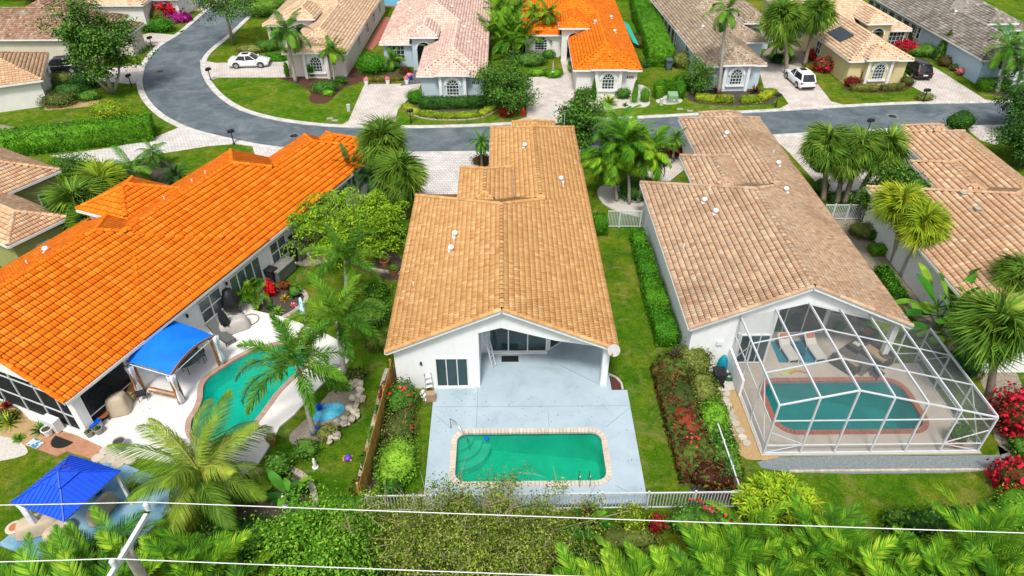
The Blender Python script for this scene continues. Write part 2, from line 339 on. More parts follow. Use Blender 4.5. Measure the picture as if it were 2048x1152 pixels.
def holed(name, outer, holes, z, m, thick=0.0, kind='structure'):
    loops = [ccw(outer)] + [ccw(h)[::-1] for h in holes]
    tri = tessellate_polygon([[Vector((p[0], p[1], 0)) for p in l] for l in loops]); flat = [p for l in loops for p in l]
    b = MB(); F = []
    for t in tri:
        a, bb, c = (flat[i] for i in t)
        F.append(tuple(t) if (bb[0] - a[0]) * (c[1] - a[1]) - (bb[1] - a[1]) * (c[0] - a[0]) > 0 else tuple(t[::-1]))
    b.add([(p[0], p[1], z) for p in flat], F)
    if thick:
        for l in loops:
            n = len(l)
            b.add([(p[0], p[1], z - thick) for p in l] + [(p[0], p[1], z) for p in l], [(i, (i + 1) % n, n + (i + 1) % n, n + i) for i in range(n)])
    return tag(b.build(name, m), kind=kind)
def sheet(name, pts, z, m, smooth=0):
    if smooth: pts = catmull(pts, smooth, True)
    return tag(MB().prism(ccw(pts), -.06, z).build(name, m), kind='structure')
def strip(name, a, b, z, m, z0=-.06):
    n = len(a); B = MB(); B.loft([[(a[i][0], a[i][1], z0), (b[i][0], b[i][1], z0), (b[i][0], b[i][1], z), (a[i][0], a[i][1], z)] for i in range(n)])
    return B.build(name, m)

POOL_C = rrect(-2.55, 21.28, 4.98, 24.42, .55)
POOL_R = rrect(14.45, 24.35, 22.35, 28.0, .9)
POOL_L = catmull(GP([(585, 688), (545, 694), (510, 703), (480, 717), (450, 735), (420, 756), (407, 775), (405, 800), (395, 825), (383, 845), (385, 870), (410, 888), (445, 890), (480, 876), (510, 845), (535, 812), (555, 785), (585, 755), (612, 728), (622, 708), (612, 692)]), 3, True)
COP = .27
cop_c, cop_r, cop_l = rrect(-2.55 - COP, 21.28 - COP, 4.98 + COP, 24.42 + COP, .75), rrect(14.45 - COP, 24.35 - COP, 22.35 + COP, 28.0 + COP, 1.1), offset(ccw(POOL_L), COP)
holed('ground', [(-260, -60), (260, -60), (260, 400), (-260, 400)], [offset(ccw(POOL_C), .1), offset(ccw(POOL_R), .1), offset(ccw(POOL_L), .1)], 0.0, M_lawn)

# road
outer = GP([(401, 34), (365, 65), (318, 96), (292, 130), (285, 161), (294, 193), (325, 227), (378, 255), (443, 273), (520, 289), (600, 298), (700, 303), (840, 304), (1000, 302), (1200, 298), (1400, 283), (1544, 270), (1788, 257), (2002, 250), (2300, 238)])
inner = GP([(505, 23), (458, 68), (417, 102), (402, 125), (406, 154), (430, 188), (469, 216), (520, 234), (588, 247), (677, 255), (804, 257), (920, 255), (1030, 250), (1197, 242), (1400, 231), (1540, 224), (1788, 210), (1986, 206), (2300, 194)])
def extend(e):
    a, b = Vector(e[0]), Vector(e[1]); d = (a - b).normalized(); return [tuple(a + d * 60)] + e
outer, inner = extend(outer), extend(inner)
outer, inner = catmull(outer, 5), catmull(inner, 5)
tag(MB().prism(outer + inner[::-1], -.05, .012).build('road', M_asph), kind='structure')
for e, s in ((outer, -1), (inner, 1)):
    d = -.62 * s
    e1, e2 = offset(e, d * .0, False), offset(e, d, False)
    tag(strip('kerb', e1, e2, .06, M_kerb), kind='structure')

DR = [  # driveways: (pixels, material)
 ([(729, 169), (843, 167), (835, 182), (817, 198), (796, 219), (791, 240), (800, 253), (682, 251), (697, 242), (716, 198)], M_pave),
 ([(1116, 98), (1136, 98), (1148, 156), (1152, 182), (1147, 211), (1150, 228), (1162, 240), (1018, 246), (1054, 234), (1052, 208), (1028, 193), (1023, 175), (1051, 156), (1128, 150)], M_pave),
 ([(1510, 112), (1590, 132), (1612, 138), (1662, 203), (1692, 211), (1556, 219), (1577, 208), (1565, 190), (1550, 178), (1528, 176)], M_pave),
 ([(1808, 122), (1853, 133), (1869, 135), (1970, 199), (1994, 203), (1852, 205), (1864, 195), (1817, 169)], M_pave),
 ([(400, 120), (432, 126), (592, 122), (592, 155), (437, 155), (417, 163), (409, 160), (402, 140)], M_pave),
 ([(60, 150), (150, 148), (270, 130), (291, 128), (284, 165), (255, 168), (200, 162), (70, 166)], M_pave),
 ([(250, 80), (300, 66), (352, 70), (322, 91), (262, 90)], M_pave),
 ([(100, 312), (230, 295), (315, 273), (366, 252), (443, 277), (530, 294), (600, 301), (570, 330), (510, 310), (505, 293), (470, 288), (420, 292), (330, 306), (240, 327), (160, 322)], M_pave2),
 ([(812, 307), (992, 304), (988, 335), (925, 340), (918, 400), (828, 400), (840, 330)], M_pave2),
 ([(1541, 273), (1800, 260), (1770, 300), (1750, 388), (1655, 388), (1618, 350), (1575, 302)], M_pave),
 ([(1929, 255), (2030, 250), (2020, 278), (1990, 290), (1960, 280)], M_pave),
 ([(1270, 298), (1372, 290), (1380, 330), (1330, 370), (1278, 345)], M_pave),
 ([(345, 28), (420, 18), (430, 8), (350, 0), (330, 8)], M_pave)]
for i, (p, m) in enumerate(DR): sheet('driveway', GP(p), .022 + .0006 * i, m)
sheet('path', GP([(817, 150), (835, 134), (848, 136), (842, 167), (800, 172)]), .036, M_dkwalk)
sheet('path', GP([(768, 34), (774, 34), (790, 40), (745, 100), (730, 98)]), .03, mat('red_path', (.42, .13, .10), (.34, .11, .08), 3))

BEDS = [
 ('mulch_bed', [(556, 155), (600, 150), (720, 135), (728, 160), (690, 175), (672, 190), (655, 205), (632, 207), (617, 200), (622, 186), (605, 172)], M_mulch),
 ('mulch_bed', [(806, 205), (812, 198), (990, 185), (1000, 215), (960, 232), (880, 238), (830, 228)], M_soil),
 ('mulch_bed', [(745, 150), (830, 140), (820, 158), (745, 166)], M_soil),
 ('gravel_bed', [(1146, 170), (1285, 170), (1300, 200), (1290, 214), (1240, 216), (1205, 222), (1170, 215), (1150, 210)], M_gravelw),
 ('gravel_bed', [(1312, 200), (1340, 190), (1365, 200), (1352, 208), (1322, 208)], M_gravelw),
 ('mulch_bed', [(1380, 185), (1540, 180), (1550, 200), (1520, 210), (1400, 208)], M_soil),
 ('mulch_bed', [(1690, 172), (1800, 160), (1822, 172), (1800, 184), (1740, 186), (1700, 182)], M_mulch),
 ('mulch_bed', [(1800, 115), (1840, 120), (1850, 130), (1800, 128)], M_mulch),
 ('gravel_bed', [(1528, 120), (1600, 135), (1620, 110), (1600, 90), (1540, 95)], M_sand),
 ('mulch_bed', [(1870, 120), (1945, 160), (1955, 168), (1925, 150)], M_soil),
 ('mulch_bed', [(1950, 178), (2048, 180), (2048, 200), (1990, 190)], M_soil),
 ('gravel_bed', [(1196, 385), (1205, 372), (1220, 372), (1290, 372), (1310, 420), (1310, 440), (1255, 428), (1212, 412)], M_gravelw),
 ('mulch_bed', [(1274, 455), (1300, 460), (1306, 475), (1290, 500), (1296, 570), (1330, 640), (1350, 690), (1380, 690), (1390, 650), (1310, 500), (1300, 450)], M_mulch),
 ('mulch_bed', [(1330, 735), (1360, 690), (1420, 760), (1470, 985), (1385, 985), (1388, 950), (1362, 900), (1348, 850)], M_soil),
 ('mulch_bed', [(1215, 750), (1230, 755), (1244, 778), (1215, 779)], M_mulch),
 ('gravel_bed', [(1425, 775), (1500, 775), (1560, 905), (1520, 920), (1480, 910), (1450, 850)], M_gravelt),
 ('gravel_bed', [(1418, 735), (1470, 725), (1488, 768), (1432, 782)], M_gravelw),
 ('gravel_bed', [(1555, 915), (2000, 910), (1995, 890), (2010, 940), (1580, 945)], M_gravelb),
 ('sand_bed', [(1660, 440), (1720, 430), (1800, 520), (1850, 600), (1990, 700), (2048, 780), (2048, 900), (1990, 880), (1960, 760), (1840, 650), (1760, 560)], M_sand),
 ('gravel_bed', [(-20, 866), (30, 880), (50, 892), (50, 910), (-20, 920)], M_gravelw),
 ('gravel_bed', [(-20, 800), (60, 830), (150, 862), (112, 869), (60, 894), (30, 878), (-20, 862)], M_gravelt),
 ('soil_bed', [(510, 615), (500, 590), (560, 575), (600, 585), (612, 600), (600, 622), (570, 640)], M_soil),
 ('soil_bed', [(720, 500), (790, 500), (800, 560), (700, 530)], M_soil),
 ('soil_bed', [(580, 870), (620, 830), (680, 765), (725, 755), (720, 790), (690, 840), (640, 885), (590, 890)], M_sand),
 ('soil_bed', [(440, 985), (480, 960), (560, 930), (610, 945), (632, 985), (630, 1035), (480, 1050)], M_soil),
 ('soil_bed', [(765, 750), (778, 745), (795, 735), (790, 800), (760, 930), (735, 1010), (712, 985), (735, 900), (755, 830)], M_soil),
 ('gravel_bed', [(100, 205), (190, 200), (190, 210), (130, 218), (90, 220)], M_gravelt),
 ('sand_bed', [(-10, 250), (40, 258), (45, 268), (-10, 278)], M_sand),
 ('soil_bed', [(230, 345), (330, 320), (360, 350), (330, 380), (180, 430), (140, 440)], M_soil)]
for i, (n, p, m) in enumerate(BEDS): sheet(n, GP(p), .006 + .0007 * i, m, 3)

# decks
DECK_C = [(-3.95, 20.0), (6.72, 20.0), (6.82, 27.45), (5.95, 27.45), (5.95, 33.0), (-1.5, 33.0), (-1.5, 27.95), (-4.0, 27.95)]
holed('pool_deck', DECK_C, [offset(ccw(cop_c), -.04)], .10, M_deckb, .25)
jb = MB()
for a, b in (((-3.9, 26.3), (6.75, 26.25)), ((-1.55, 27.8), (-1.55, 24.8)), ((-2.9, 24.75), (-3.85, 25.8)), ((5.3, 24.75), (6.75, 26.1)), ((3.2, 29.5), (5.3, 27.9)), ((2.3, 24.8), (2.3, 26.2)), ((5.3, 21.0), (6.6, 20.2))): jb.bar((a[0], a[1], .102), (b[0], b[1], .102), .018, .006)
tag(jb.build('deck_joint', mat('deck_joint', (.17, .19, .20))), kind='structure')
DECK_R = [(12.95, 22.75), (24.2, 22.75), (24.2, 29.4), (22.3, 29.4), (22.3, 33.9), (15.0, 33.9), (15.0, 29.6), (12.95, 29.6)]
holed('pool_deck', DECK_R, [offset(ccw(cop_r), -.04)], .10, M_deckt, .25)
DECK_L = GP([(613, 504), (602, 519), (552, 565), (540, 580), (520, 610), (506, 622), (566, 636), (600, 648), (650, 668), (690, 690), (700, 720), (680, 745), (650, 765), (625, 790), (590, 830), (560, 855), (548, 880), (518, 928), (480, 960), (455, 977), (430, 968), (380, 935), (330, 925), (290, 918), (240, 910), (208, 897), (156, 873), (60, 840), (20, 800), (200, 740), (420, 610), (560, 510), (600, 490)])
holed('pool_deck', DECK_L, [offset(ccw(cop_l), -.04)], .10, M_deckw, .25)
sheet('path', GP([(60, 894), (112, 866), (160, 870), (212, 897), (187, 920), (135, 904), (115, 914)]), .075, M_brickp)
GAZ = [(G(30, 1062)[0], G(30, 1062)[1]), tuple(G(140, 940)[:2]), tuple(G(300, 985)[:2]), tuple(G(200, 1120)[:2])]
sheet('patio', [(-22.9, 18.2), (-20.0, 23.0), (-15.2, 21.0), (-17.6, 16.4)], .09, mat('blue_painted_slab', (.10, .24, .34), (.22, .38, .47), .5, .5, lo=.45, hi=.55))

def pool(label, outline, cop, m_basin, m_water, m_cop, m_tile, steps=None, curved=False):
    o = ccw(outline); c = Vector((sum(p[0] for p in o) / len(o), sum(p[1] for p in o) / len(o), 0))
    rt = root('swimming_pool', label, 'pool', (c.x, c.y, 0)); sh = lambda l: [(p[0] - c.x, p[1] - c.y) for p in l]
    o = sh(o); cp = sh(ccw(cop)); n = len(o); y0 = min(p[1] for p in o); y1 = max(p[1] for p in o)
    dep = lambda p: -1.1 - 1.0 * max(0, min(1, (p[0] + 1) / 4))
    B = MB(); B.add([(p[0], p[1], .09) for p in o] + [(p[0], p[1], dep(p)) for p in o], [((i + 1) % n, i, n + i, n + (i + 1) % n) for i in range(n)] + [tuple(range(n, 2 * n))]); B.build('basin', m_basin, rt)
    t = MB(); oi = offset(o, -.012); t.loft([[(p[0], p[1], .085) for p in oi], [(p[0], p[1], -.14) for p in oi]][::-1], True); t.f = t.f[:-2]; t.build('waterline_tile', m_tile, rt)
    w = MB(); ow = offset(o, -.02); w.add([(p[0], p[1], -.03) for p in ow], [tuple(range(n))]); w.build('water', m_water, rt)
    # coping bricks
    m = len(cp); L = [0]
    for i in range(n): L.append(L[-1] + (Vector(o[(i + 1) % n]) - Vector(o[i])).length)
    def at(d):
        d %= L[-1]; i = max(k for k in range(n) if L[k] <= d); f = (d - L[i]) / max(1e-6, L[i + 1] - L[i]); a = Vector(o[i]).lerp(Vector(o[(i + 1) % n]), f); tt = (Vector(o[(i + 1) % n]) - Vector(o[i])).normalized(); return a, Vector((tt.y, -tt.x))
    nb = int(L[-1] / .19); cb = MB()
    oo = offset(o, COP + .005)
    def at2(d):
        d %= L[-1]; i = max(k for k in range(n) if L[k] <= d); f = (d - L[i]) / max(1e-6, L[i + 1] - L[i]); return Vector(o[i]).lerp(Vector(o[(i + 1) % n]), f), Vector(oo[i]).lerp(Vector(oo[(i + 1) % n]), f)
    for k in range(nb):
        a0, b0 = at2(L[-1] * (k + .04) / nb); a1, b1 = at2(L[-1] * (k + .96) / nb)
        a0 = a0.lerp(b0, -.1); a1 = a1.lerp(b1, -.1); z = .135 + random.uniform(-.003, .003)
        P = [a0, b0, b1, a1]; cb.add([(p.x, p.y, .0) for p in P] + [(p.x, p.y, z) for p in P], [(4, 5, 6, 7), (0, 1, 5, 4), (1, 2, 6, 5), (2, 3, 7, 6), (3, 0, 4, 7)])
    tag(cb.build('coping', m_cop, rt), kind='stuff')
    return rt, c
M_basing = mat('green_pool_plaster', (.10, .62, .40), (.08, .52, .34), .6, .7)
M_basint = mat('teal_pool_plaster', (.10, .55, .52), (.09, .48, .46), .6, .7)
M_basinl = mat('turquoise_pool_plaster', (.06, .62, .52), (.05, .54, .46), .6, .7)
W_g = watermat('green_pool_water', (.27, .84, .70), (.003, .41, .29)); W_t = watermat('teal_pool_water', (.14, .72, .70), (.0, .27, .29)); W_l = watermat('turquoise_pool_water', (.2, .85, .72), (.0, .52, .40))
M_navy = mat('navy_tile', (.01, .02, .10), (.015, .03, .14), 8, .3)
PC, pcc = pool('rectangular green pool with cream brick coping in the pale blue deck', POOL_C, cop_c, M_basing, W_g, M_coping, M_navy)
st = MB()
for i, r in enumerate((.85, 1.3, 1.75)):
    cx, cy = -2.55 - pcc.x, 24.42 - pcc.y
    st.prism([(cx, cy)] + [(cx + r * math.cos(R(a)), cy + r * math.sin(R(a))) for a in range(-90, 1, 10)], -1.2, -.22 - .26 * i + .001 * i)
st.build('pool_step', mat('pool_step_plaster', (.50, .62, .42), None, 1, .7), PC)
rl = MB()
for dx in (0,): rl.tube([(-2.9 - pcc.x, 24.75 - pcc.y, .1), (-2.9 - pcc.x, 24.75 - pcc.y, .85), (-2.6 - pcc.x, 24.45 - pcc.y, .95), (-2.0 - pcc.x, 23.9 - pcc.y, .3), (-1.85 - pcc.x, 23.75 - pcc.y, -.45)], .024, 8)
rl.build('handrail', mat('stainless', (.6, .6, .6), None, 3, .25, metal=1), PC, True)
for x in (3.55, 4.05):
    MB().tube([(x - pcc.x, 20.95 - pcc.y, .1), (x - pcc.x, 20.95 - pcc.y, .75), (x - pcc.x, 21.1 - pcc.y, .85), (x - pcc.x, 21.4 - pcc.y, .7), (x - pcc.x, 21.42 - pcc.y, -.9)], .022, 8).build('ladder_rail', MATS['stainless'], PC, True)
tag(MB().lathe([(.02, -.06), (.12, -.05), (.13, .0), (.10, .05), (.02, .06)], 12).build('chlorine_float', M_bluep, None, True, (-1.0, 24.15, -.02)), 'small blue chlorine float in the green pool', 'float')
PR, prc = pool('teal pool with terracotta coping inside the white screen cage', POOL_R, cop_r, M_basint, W_t, M_copingt, M_basint)
PL, plc = pool('kidney shaped turquoise pool in the white deck', POOL_L, cop_l, M_basinl, W_l, mat('pinkish_coping', (.46, .30, .22), (.38, .25, .19), 4, .8, .2, island=.12), M_basint)
# ================================================================ houses
def tile_mesh(pu, pv, detail):
    if detail == 2: xs = [0, .18, .5, .82, 1]; hs = [0, .03, .045, .03, 0]
    elif detail: xs = [0, .14, .36, .5, .64, .86, 1]; hs = [0, .04, .04, -.005, .04, .04, 0]
    else: xs = [0, 1]; hs = [.02, .02]
    k = len(xs); V = []
    for x, h in zip(xs, hs): V.append(((x - .5) * pu * .945, 0, .075 + h))
    for x, h in zip(xs, hs): V.append(((x - .5) * pu * .945, pv * .90, .025 + h))
    for x, h in zip(xs, hs): V.append(((x - .5) * pu * .945, 0, -.01))
    Q = [(i, i + 1, k + i + 1, k + i) for i in range(k - 1)] + [(2 * k + i, 2 * k + i + 1, i + 1, i) for i in range(k - 1)]
    return np.array(V), np.array(Q)
def cap_mesh(L=.40):
    V = []; n = 6
    for y, s in ((0, 1.0), (L, .86)):
        for i in range(n + 1): a = math.pi * i / n; V.append((.15 * s * math.cos(a), y, .135 * s * math.sin(a) + (.03 if y == 0 else .005)))
    Q = [(i, i + 1, n + 2 + i, n + 1 + i) for i in range(n)]
    V += [(.12, 0, .0), (-.12, 0, .0)]; Q += [(0, 2 * n + 2, 2 * n + 3, n)]
    return np.array(V), np.array([q for q in Q])
class Wing:
    def __init__(s, x0, x1, y0, y1, ze=3.1, slope=.456, h0=False, h1=True, ax='y'): s.__dict__.update(locals())
    def h(s, x, y):
        if not (s.x0 <= x <= s.x1 and s.y0 <= y <= s.y1): return -1
        if s.ax == 'y': d = [x - s.x0, s.x1 - x] + ([y - s.y0] if s.h0 else []) + ([s.y1 - y] if s.h1 else [])
        else: d = [y - s.y0, s.y1 - y] + ([x - s.x0] if s.h0 else []) + ([s.x1 - x] if s.h1 else [])
        return s.ze + s.slope * min(d)
    def planes(s):      # returns [(polygon of plan points, eave start, eave direction, inward direction)], ridge segments
        x0, x1, y0, y1 = s.x0, s.x1, s.y0, s.y1
        if s.ax == 'x':
            w = Wing(y0, y1, x0, x1, s.ze, s.slope, s.h0, s.h1); P, Rg = w.planes()
            sw = lambda p: (p[1], p[0]); return [([sw(q) for q in a], sw(b), sw(c), sw(d)) for a, b, c, d in P], [(sw(a), sw(b), k) for a, b, k in Rg]
        hw = (x1 - x0) / 2; xm = (x0 + x1) / 2; a = y0 + (hw if s.h0 else 0); b = y1 - (hw if s.h1 else 0)
        if a > b: a = b = (a + b) / 2
        P = [([(x0, y0), (x0, y1), (xm, b), (xm, a)], (x0, y0), (0, 1), (1, 0)), ([(x1, y0), (x1, y1), (xm, b), (xm, a)], (x1, y0), (0, 1), (-1, 0))]
        Rg = [((xm, a), (xm, b), 'r')]
        if s.h0: P.append(([(x0, y0), (x1, y0), (xm, a)], (x0, y0), (1, 0), (0, 1))); Rg += [((x0, y0), (xm, a), 'h'), ((x1, y0), (xm, a), 'h')]
        else: Rg += [((x0, y0), (xm, y0), 'k'), ((x1, y0), (xm, y0), 'k')]
        if s.h1: P.append(([(x0, y1), (x1, y1), (xm, b)], (x0, y1), (1, 0), (0, -1))); Rg += [((x0, y1), (xm, b), 'h'), ((x1, y1), (xm, b), 'h')]
        else: Rg += [((x0, y1), (xm, y1), 'k'), ((x1, y1), (xm, y1), 'k')]
        return P, Rg
def inpoly(p, poly):
    s = 0
    for i in range(len(poly)):
        a, b = poly[i], poly[(i + 1) % len(poly)]
        c = (b[0] - a[0]) * (p[1] - a[1]) - (b[1] - a[1]) * (p[0] - a[0])
        if abs(c) < 1e-7: continue
        if s == 0: s = 1 if c > 0 else -1
        elif (c > 0) != (s > 0): return False
    return True
_tm = {}
M_under = mat('underlayment_joint_shade', (.055, .03, .02), (.035, .02, .015), 3, .9)  # underlayment; its dark tone stands in for shadow lines between the tiles
def make_roof(rt, wings, m, near, name='roof', fascia=None, pu=.31, pv=.34, singles=300, gutter=True):
    W = rt.matrix_basis.copy()
    deck = MB(); tiles = []; caps = []; gut = MB()
    for wi, w in enumerate(wings):
        P, Rg = w.planes(); k = math.sqrt(1 + w.slope ** 2)
        for poly, e0, ed, inn in P:
            n = len(poly); top = [Vector((p[0], p[1], w.ze - .006 * wi + w.slope * ((p[0] - e0[0]) * inn[0] + (p[1] - e0[1]) * inn[1]))) for p in poly]
            bot = [p - Vector((0, 0, .16)) for p in top]
            A = area(poly); idx = list(range(n)) if A > 0 else list(range(n - 1, -1, -1))
            T = [top[i] for i in idx]; Bt = [bot[i] for i in idx]
            deck.add(T + Bt, [tuple(range(n)), tuple(range(2 * n - 1, n - 1, -1))] + [((i + 1) % n, i, n + i, n + (i + 1) % n) for i in range(n)])
            u = Vector((ed[0], ed[1], 0)); v = Vector((inn[0], inn[1], w.slope)).normalized(); 
            if u.cross(v).z < 0: u = -u
            nn = u.cross(v).normalized()
            us = [(p[0] - e0[0]) * u.x + (p[1] - e0[1]) * u.y for p in poly]; vmax = max((p - top[0]).length * 0 + ((p.z - w.ze) / w.slope) * k for p in top)
            nu = int((max(us) - min(us)) / pu) + 1; pvo = pv; nv = max(1, round(vmax / pv)); pv = vmax / nv
            for j in range(nv):
                for i in range(nu):
                    cu = min(us) + (i + .5) * pu; cv = (j + .5) * pv - .03
                    px = e0[0] + u.x * cu + inn[0] * cv / k; py = e0[1] + u.y * cu + inn[1] * cv / k
                    if not inpoly((px, py), poly): continue
                    pz = w.ze + w.slope * cv / k
                    if any(o is not w and o.h(px, py) > pz + .05 for o in wings): continue
                    if wi and any(all(o.h(px + u.x * pu * e + inn[0] * pv * f, py + u.y * pu * e + inn[1] * pv * f) > pz + w.slope * pv * f - .03 for e, f in ((.9, 0), (-.9, 0), (0, .9), (0, -.9))) for o in wings[:wi]): continue
                    base = Vector((px, py, pz)) - v * (pv / 2)
                    vv = (v + nn * random.uniform(-.02, .02) + u * random.uniform(-.015, .015)).normalized(); n2 = u.cross(vv).normalized(); uu = vv.cross(n2)
                    tiles.append((base, uu, vv * (pv / pvo), n2))
            pv = pvo
            # gutter / fascia board under the eave
            a = Vector((e0[0], e0[1], w.ze - .1)); b = a + Vector((ed[0], ed[1], 0)) * (max(us) - min(us)); off = Vector((inn[0], inn[1], 0)) * -.045
            if gutter: gut.bar(a + off, b + off, .09 + .003 * wi, .17)
        for a, b, kd in Rg:
            def z(p):
                if w.ax == 'y': d = min(p[0] - w.x0, w.x1 - p[0])
                else: d = min(p[1] - w.y0, w.y1 - p[1])
                return w.ze + w.slope * d
            A3 = Vector((a[0], a[1], z(a) + .03)); B3 = Vector((b[0], b[1], z(b) + .03))
            L = (B3 - A3).length
            if L < .3: continue
            d = (B3 - A3) / L; cnt = max(1, int(L / .38))
            if kd == 'k':
                gut.bar(A3 - Vector((0, 0, .13)), B3 - Vector((0, 0, .13)), .1, .2, up=(0, 0, 1))
            for i in range(cnt):
                p = A3 + d * (L * i / cnt); q = p + d * .2
                if any(o is not w and o.h(q.x, q.y) > q.z - .1 for o in wings): continue
                x = d.cross(Vector((0, 0, 1))).normalized(); nz = x.cross(d)
                caps.append((p, x, d, nz))
    key = (pu, pv, near)
    if key not in _tm: _tm[key] = tile_mesh(pu, pv, near)
    TV, TQ = _tm[key]
    def joined(items, V, Q, nm, mt):
        if not items: return
        Bm = np.array([[list(t[1]), list(t[2]), list(t[3])] for t in items]); O = np.array([list(t[0]) for t in items])
        VV = (np.einsum('kc,ncd->nkd', V, Bm) + O[:, None, :]).reshape(-1, 3); QQ = (Q[None] + (np.arange(len(items)) * len(V))[:, None, None]).reshape(-1, 4)
        return np_mesh(nm, VV, QQ, mt)
    ro = deck.build(name, M_under, rt)
    if gutter or any(True for w in wings if not (w.h0 and w.h1)): gut.build('fascia_board', fascia or M_white, rt)
    one = []
    if near and singles:
        sc_ = []
        for t in tiles:
            wp = W @ t[0]; wn_ = W.to_3x3() @ t[3]; vd = Vector((0, 0, CAMH)) - wp
            if wn_.dot(vd) > 0 and in_view(wp, 0): sc_.append((vd.length ** 2 / max(.1, wn_.dot(vd.normalized())), len(sc_), t))
        sc_.sort(key=lambda q: q[:2]); one = [q[2] for q in sc_[:singles]]; ids = set(id(t) for t in one); tiles = [t for t in tiles if id(t) not in ids]
    if tiles: tag(link('roof_tiling', joined(tiles, TV, TQ, 'roof_tiling', m), ro), kind='stuff')
    tm = None
    for t in one:
        if tm is None: tm = np_mesh('roof_tile', TV, TQ, m)
        Mx = Matrix.Identity(4)
        for c in range(3):
            for r_ in range(3): Mx[r_][c] = t[1 + c][r_]
            Mx[c][3] = t[0][c]
        link('roof_tile', tm, ro, M=Mx)
    CV, CQ = cap_mesh()
    if near:
        cm = np_mesh('ridge_tile', CV, CQ, m)
        for t in caps:
            Mx = Matrix.Identity(4)
            for c in range(3):
                for r_ in range(3): Mx[r_][c] = t[1 + c][r_]
                Mx[c][3] = t[0][c]
            link('ridge_tile', cm, ro, M=Mx)
    elif caps: tag(link('ridge_tiling', joined(caps, CV, CQ, 'ridge_tiling', m), ro), kind='stuff')
    return ro
def window(rt, x, y, z, w, h, rz, cols=2, rows=2, glass=None, frame=None, arch=False, fw=.06, bar=.035, name='window', single=False):
    """a window standing at (x, y), bottom z, looking along -y before rotation rz"""
    glass = glass or M_glass; frame = frame or M_white; n = 12
    top = [(w / 2 * math.cos(math.pi * i / n), h + w / 2 * math.sin(math.pi * i / n)) for i in range(n + 1)] if arch else [(w / 2, h), (-w / 2, h)]
    f = MB()
    def ring(o, i_, y0, y1):
        k = len(o); f.loft([[(p[0], y0, p[1]) for p in o], [(p[0], y1, p[1]) for p in o], [(p[0], y1, p[1]) for p in i_], [(p[0], y0, p[1]) for p in i_], [(p[0], y0, p[1]) for p in o]], False)
        for a, b in ((0, k), ): pass
    def closed(pts): return pts + [pts[0]]
    out_ = closed([(-w / 2, 0), (w / 2, 0)] + top)
    s1 = (w - 2 * fw) / w
    top_i = [(p[0] * s1, p[1] - fw if not arch else h + (p[1] - h) * s1) for p in top]
    inn_ = closed([(-w / 2 + fw, fw), (w / 2 - fw, fw)] + top_i)
    ring(out_, inn_, -.07, .03)
    for i in range(1, cols): xx = -w / 2 + w * i / cols; f.box((xx, -.03, h / 2), (bar, .05, h))
    for j in range(1, rows + (1 if arch else 0)): f.box((0, -.028, h * j / rows), (w - fw, .046, bar))
    if arch:
        for a in (36, 72, 108, 144): f.bar((w * .18 * math.cos(R(a)), -.03, h + w * .18 * math.sin(R(a))), (w * .46 * math.cos(R(a)), -.03, h + w * .46 * math.sin(R(a))), .05, bar)
        f.tube([(w * .18 * math.cos(math.pi * i / 8), -.03, h + w * .18 * math.sin(math.pi * i / 8)) for i in range(9)], bar / 2, 4)
    o = f.build(name, frame, rt, False, (x, y, z), rz)
    if single or arch:
        g = MB(); g.wallpoly([(-w / 2 + .01, 0.01), (w / 2 - .01, 0.01)] + [(p[0] * .995, p[1] - .005) for p in top], -.012, .01); g.build('pane', glass, o)
    else:
        for i in range(cols):
            for j in range(rows):
                xa, xb = -w / 2 + w * i / cols, -w / 2 + w * (i + 1) / cols; za, zb = h * j / rows, h * (j + 1) / rows
                MB().box(((xa + xb) / 2, -.005 - .008 * (i % 2), (za + zb) / 2), (xb - xa - .02, .012, zb - za - .02)).build('pane', glass, o)
    return o
def walls_of(rt, wings, m, inset=.35, skip=()):
    B = MB()
    for i, w in enumerate(wings):
        if i in skip: continue
        d = inset + .012 * i; B.prism([(w.x0 + d, w.y0 + d), (w.x1 - d, w.y0 + d), (w.x1 - d, w.y1 - d), (w.x0 + d, w.y1 - d)], -.1, w.ze + .04 + .003 * i)
        for gy, hip in ((w.y0 + d, w.h0), (w.y1 - d, w.h1)):
            if w.ax == 'y' and not hip:
                xm = (w.x0 + w.x1) / 2; rise = w.slope * ((w.x1 - w.x0) / 2)
                B.wallpoly([(w.x0 + d, w.ze - .02), (w.x1 - d, w.ze - .02), (w.x1 - d, w.ze + w.slope * d - .1), (xm, w.ze + rise - .14), (w.x0 + d, w.ze + w.slope * d - .1)], gy - .004, gy + .16)
    return B.build('wall', m, rt)
def arch_wall(rt, m, x0, x1, y, z1, aw, spring, t=.35, name='portico', cx=None, trim=None):
    cx = (x0 + x1) / 2 if cx is None else cx; n = 12
    pts = [(x1, 0), (x1, z1), (x0, z1), (x0, 0), (cx - aw / 2, 0)] + [(cx - aw / 2 * math.cos(math.pi * i / n), spring + aw / 2 * math.sin(math.pi * i / n)) for i in range(n + 1)] + [(cx + aw / 2, 0)]
    o = MB().wallpoly(pts, y - t, y).build(name, m, rt)
    tr = MB(); r1, r0 = aw / 2 + .16, aw / 2
    tr.loft([[(cx + r * math.cos(math.pi * i / n) , yy, spring + r * math.sin(math.pi * i / n)) for r, yy in ((r0, y - .02), (r1, y - .02), (r1, y + .05), (r0, y + .05))] for i in range(n + 1)])
    tr.build('arch_trim', trim or M_white, o); return o

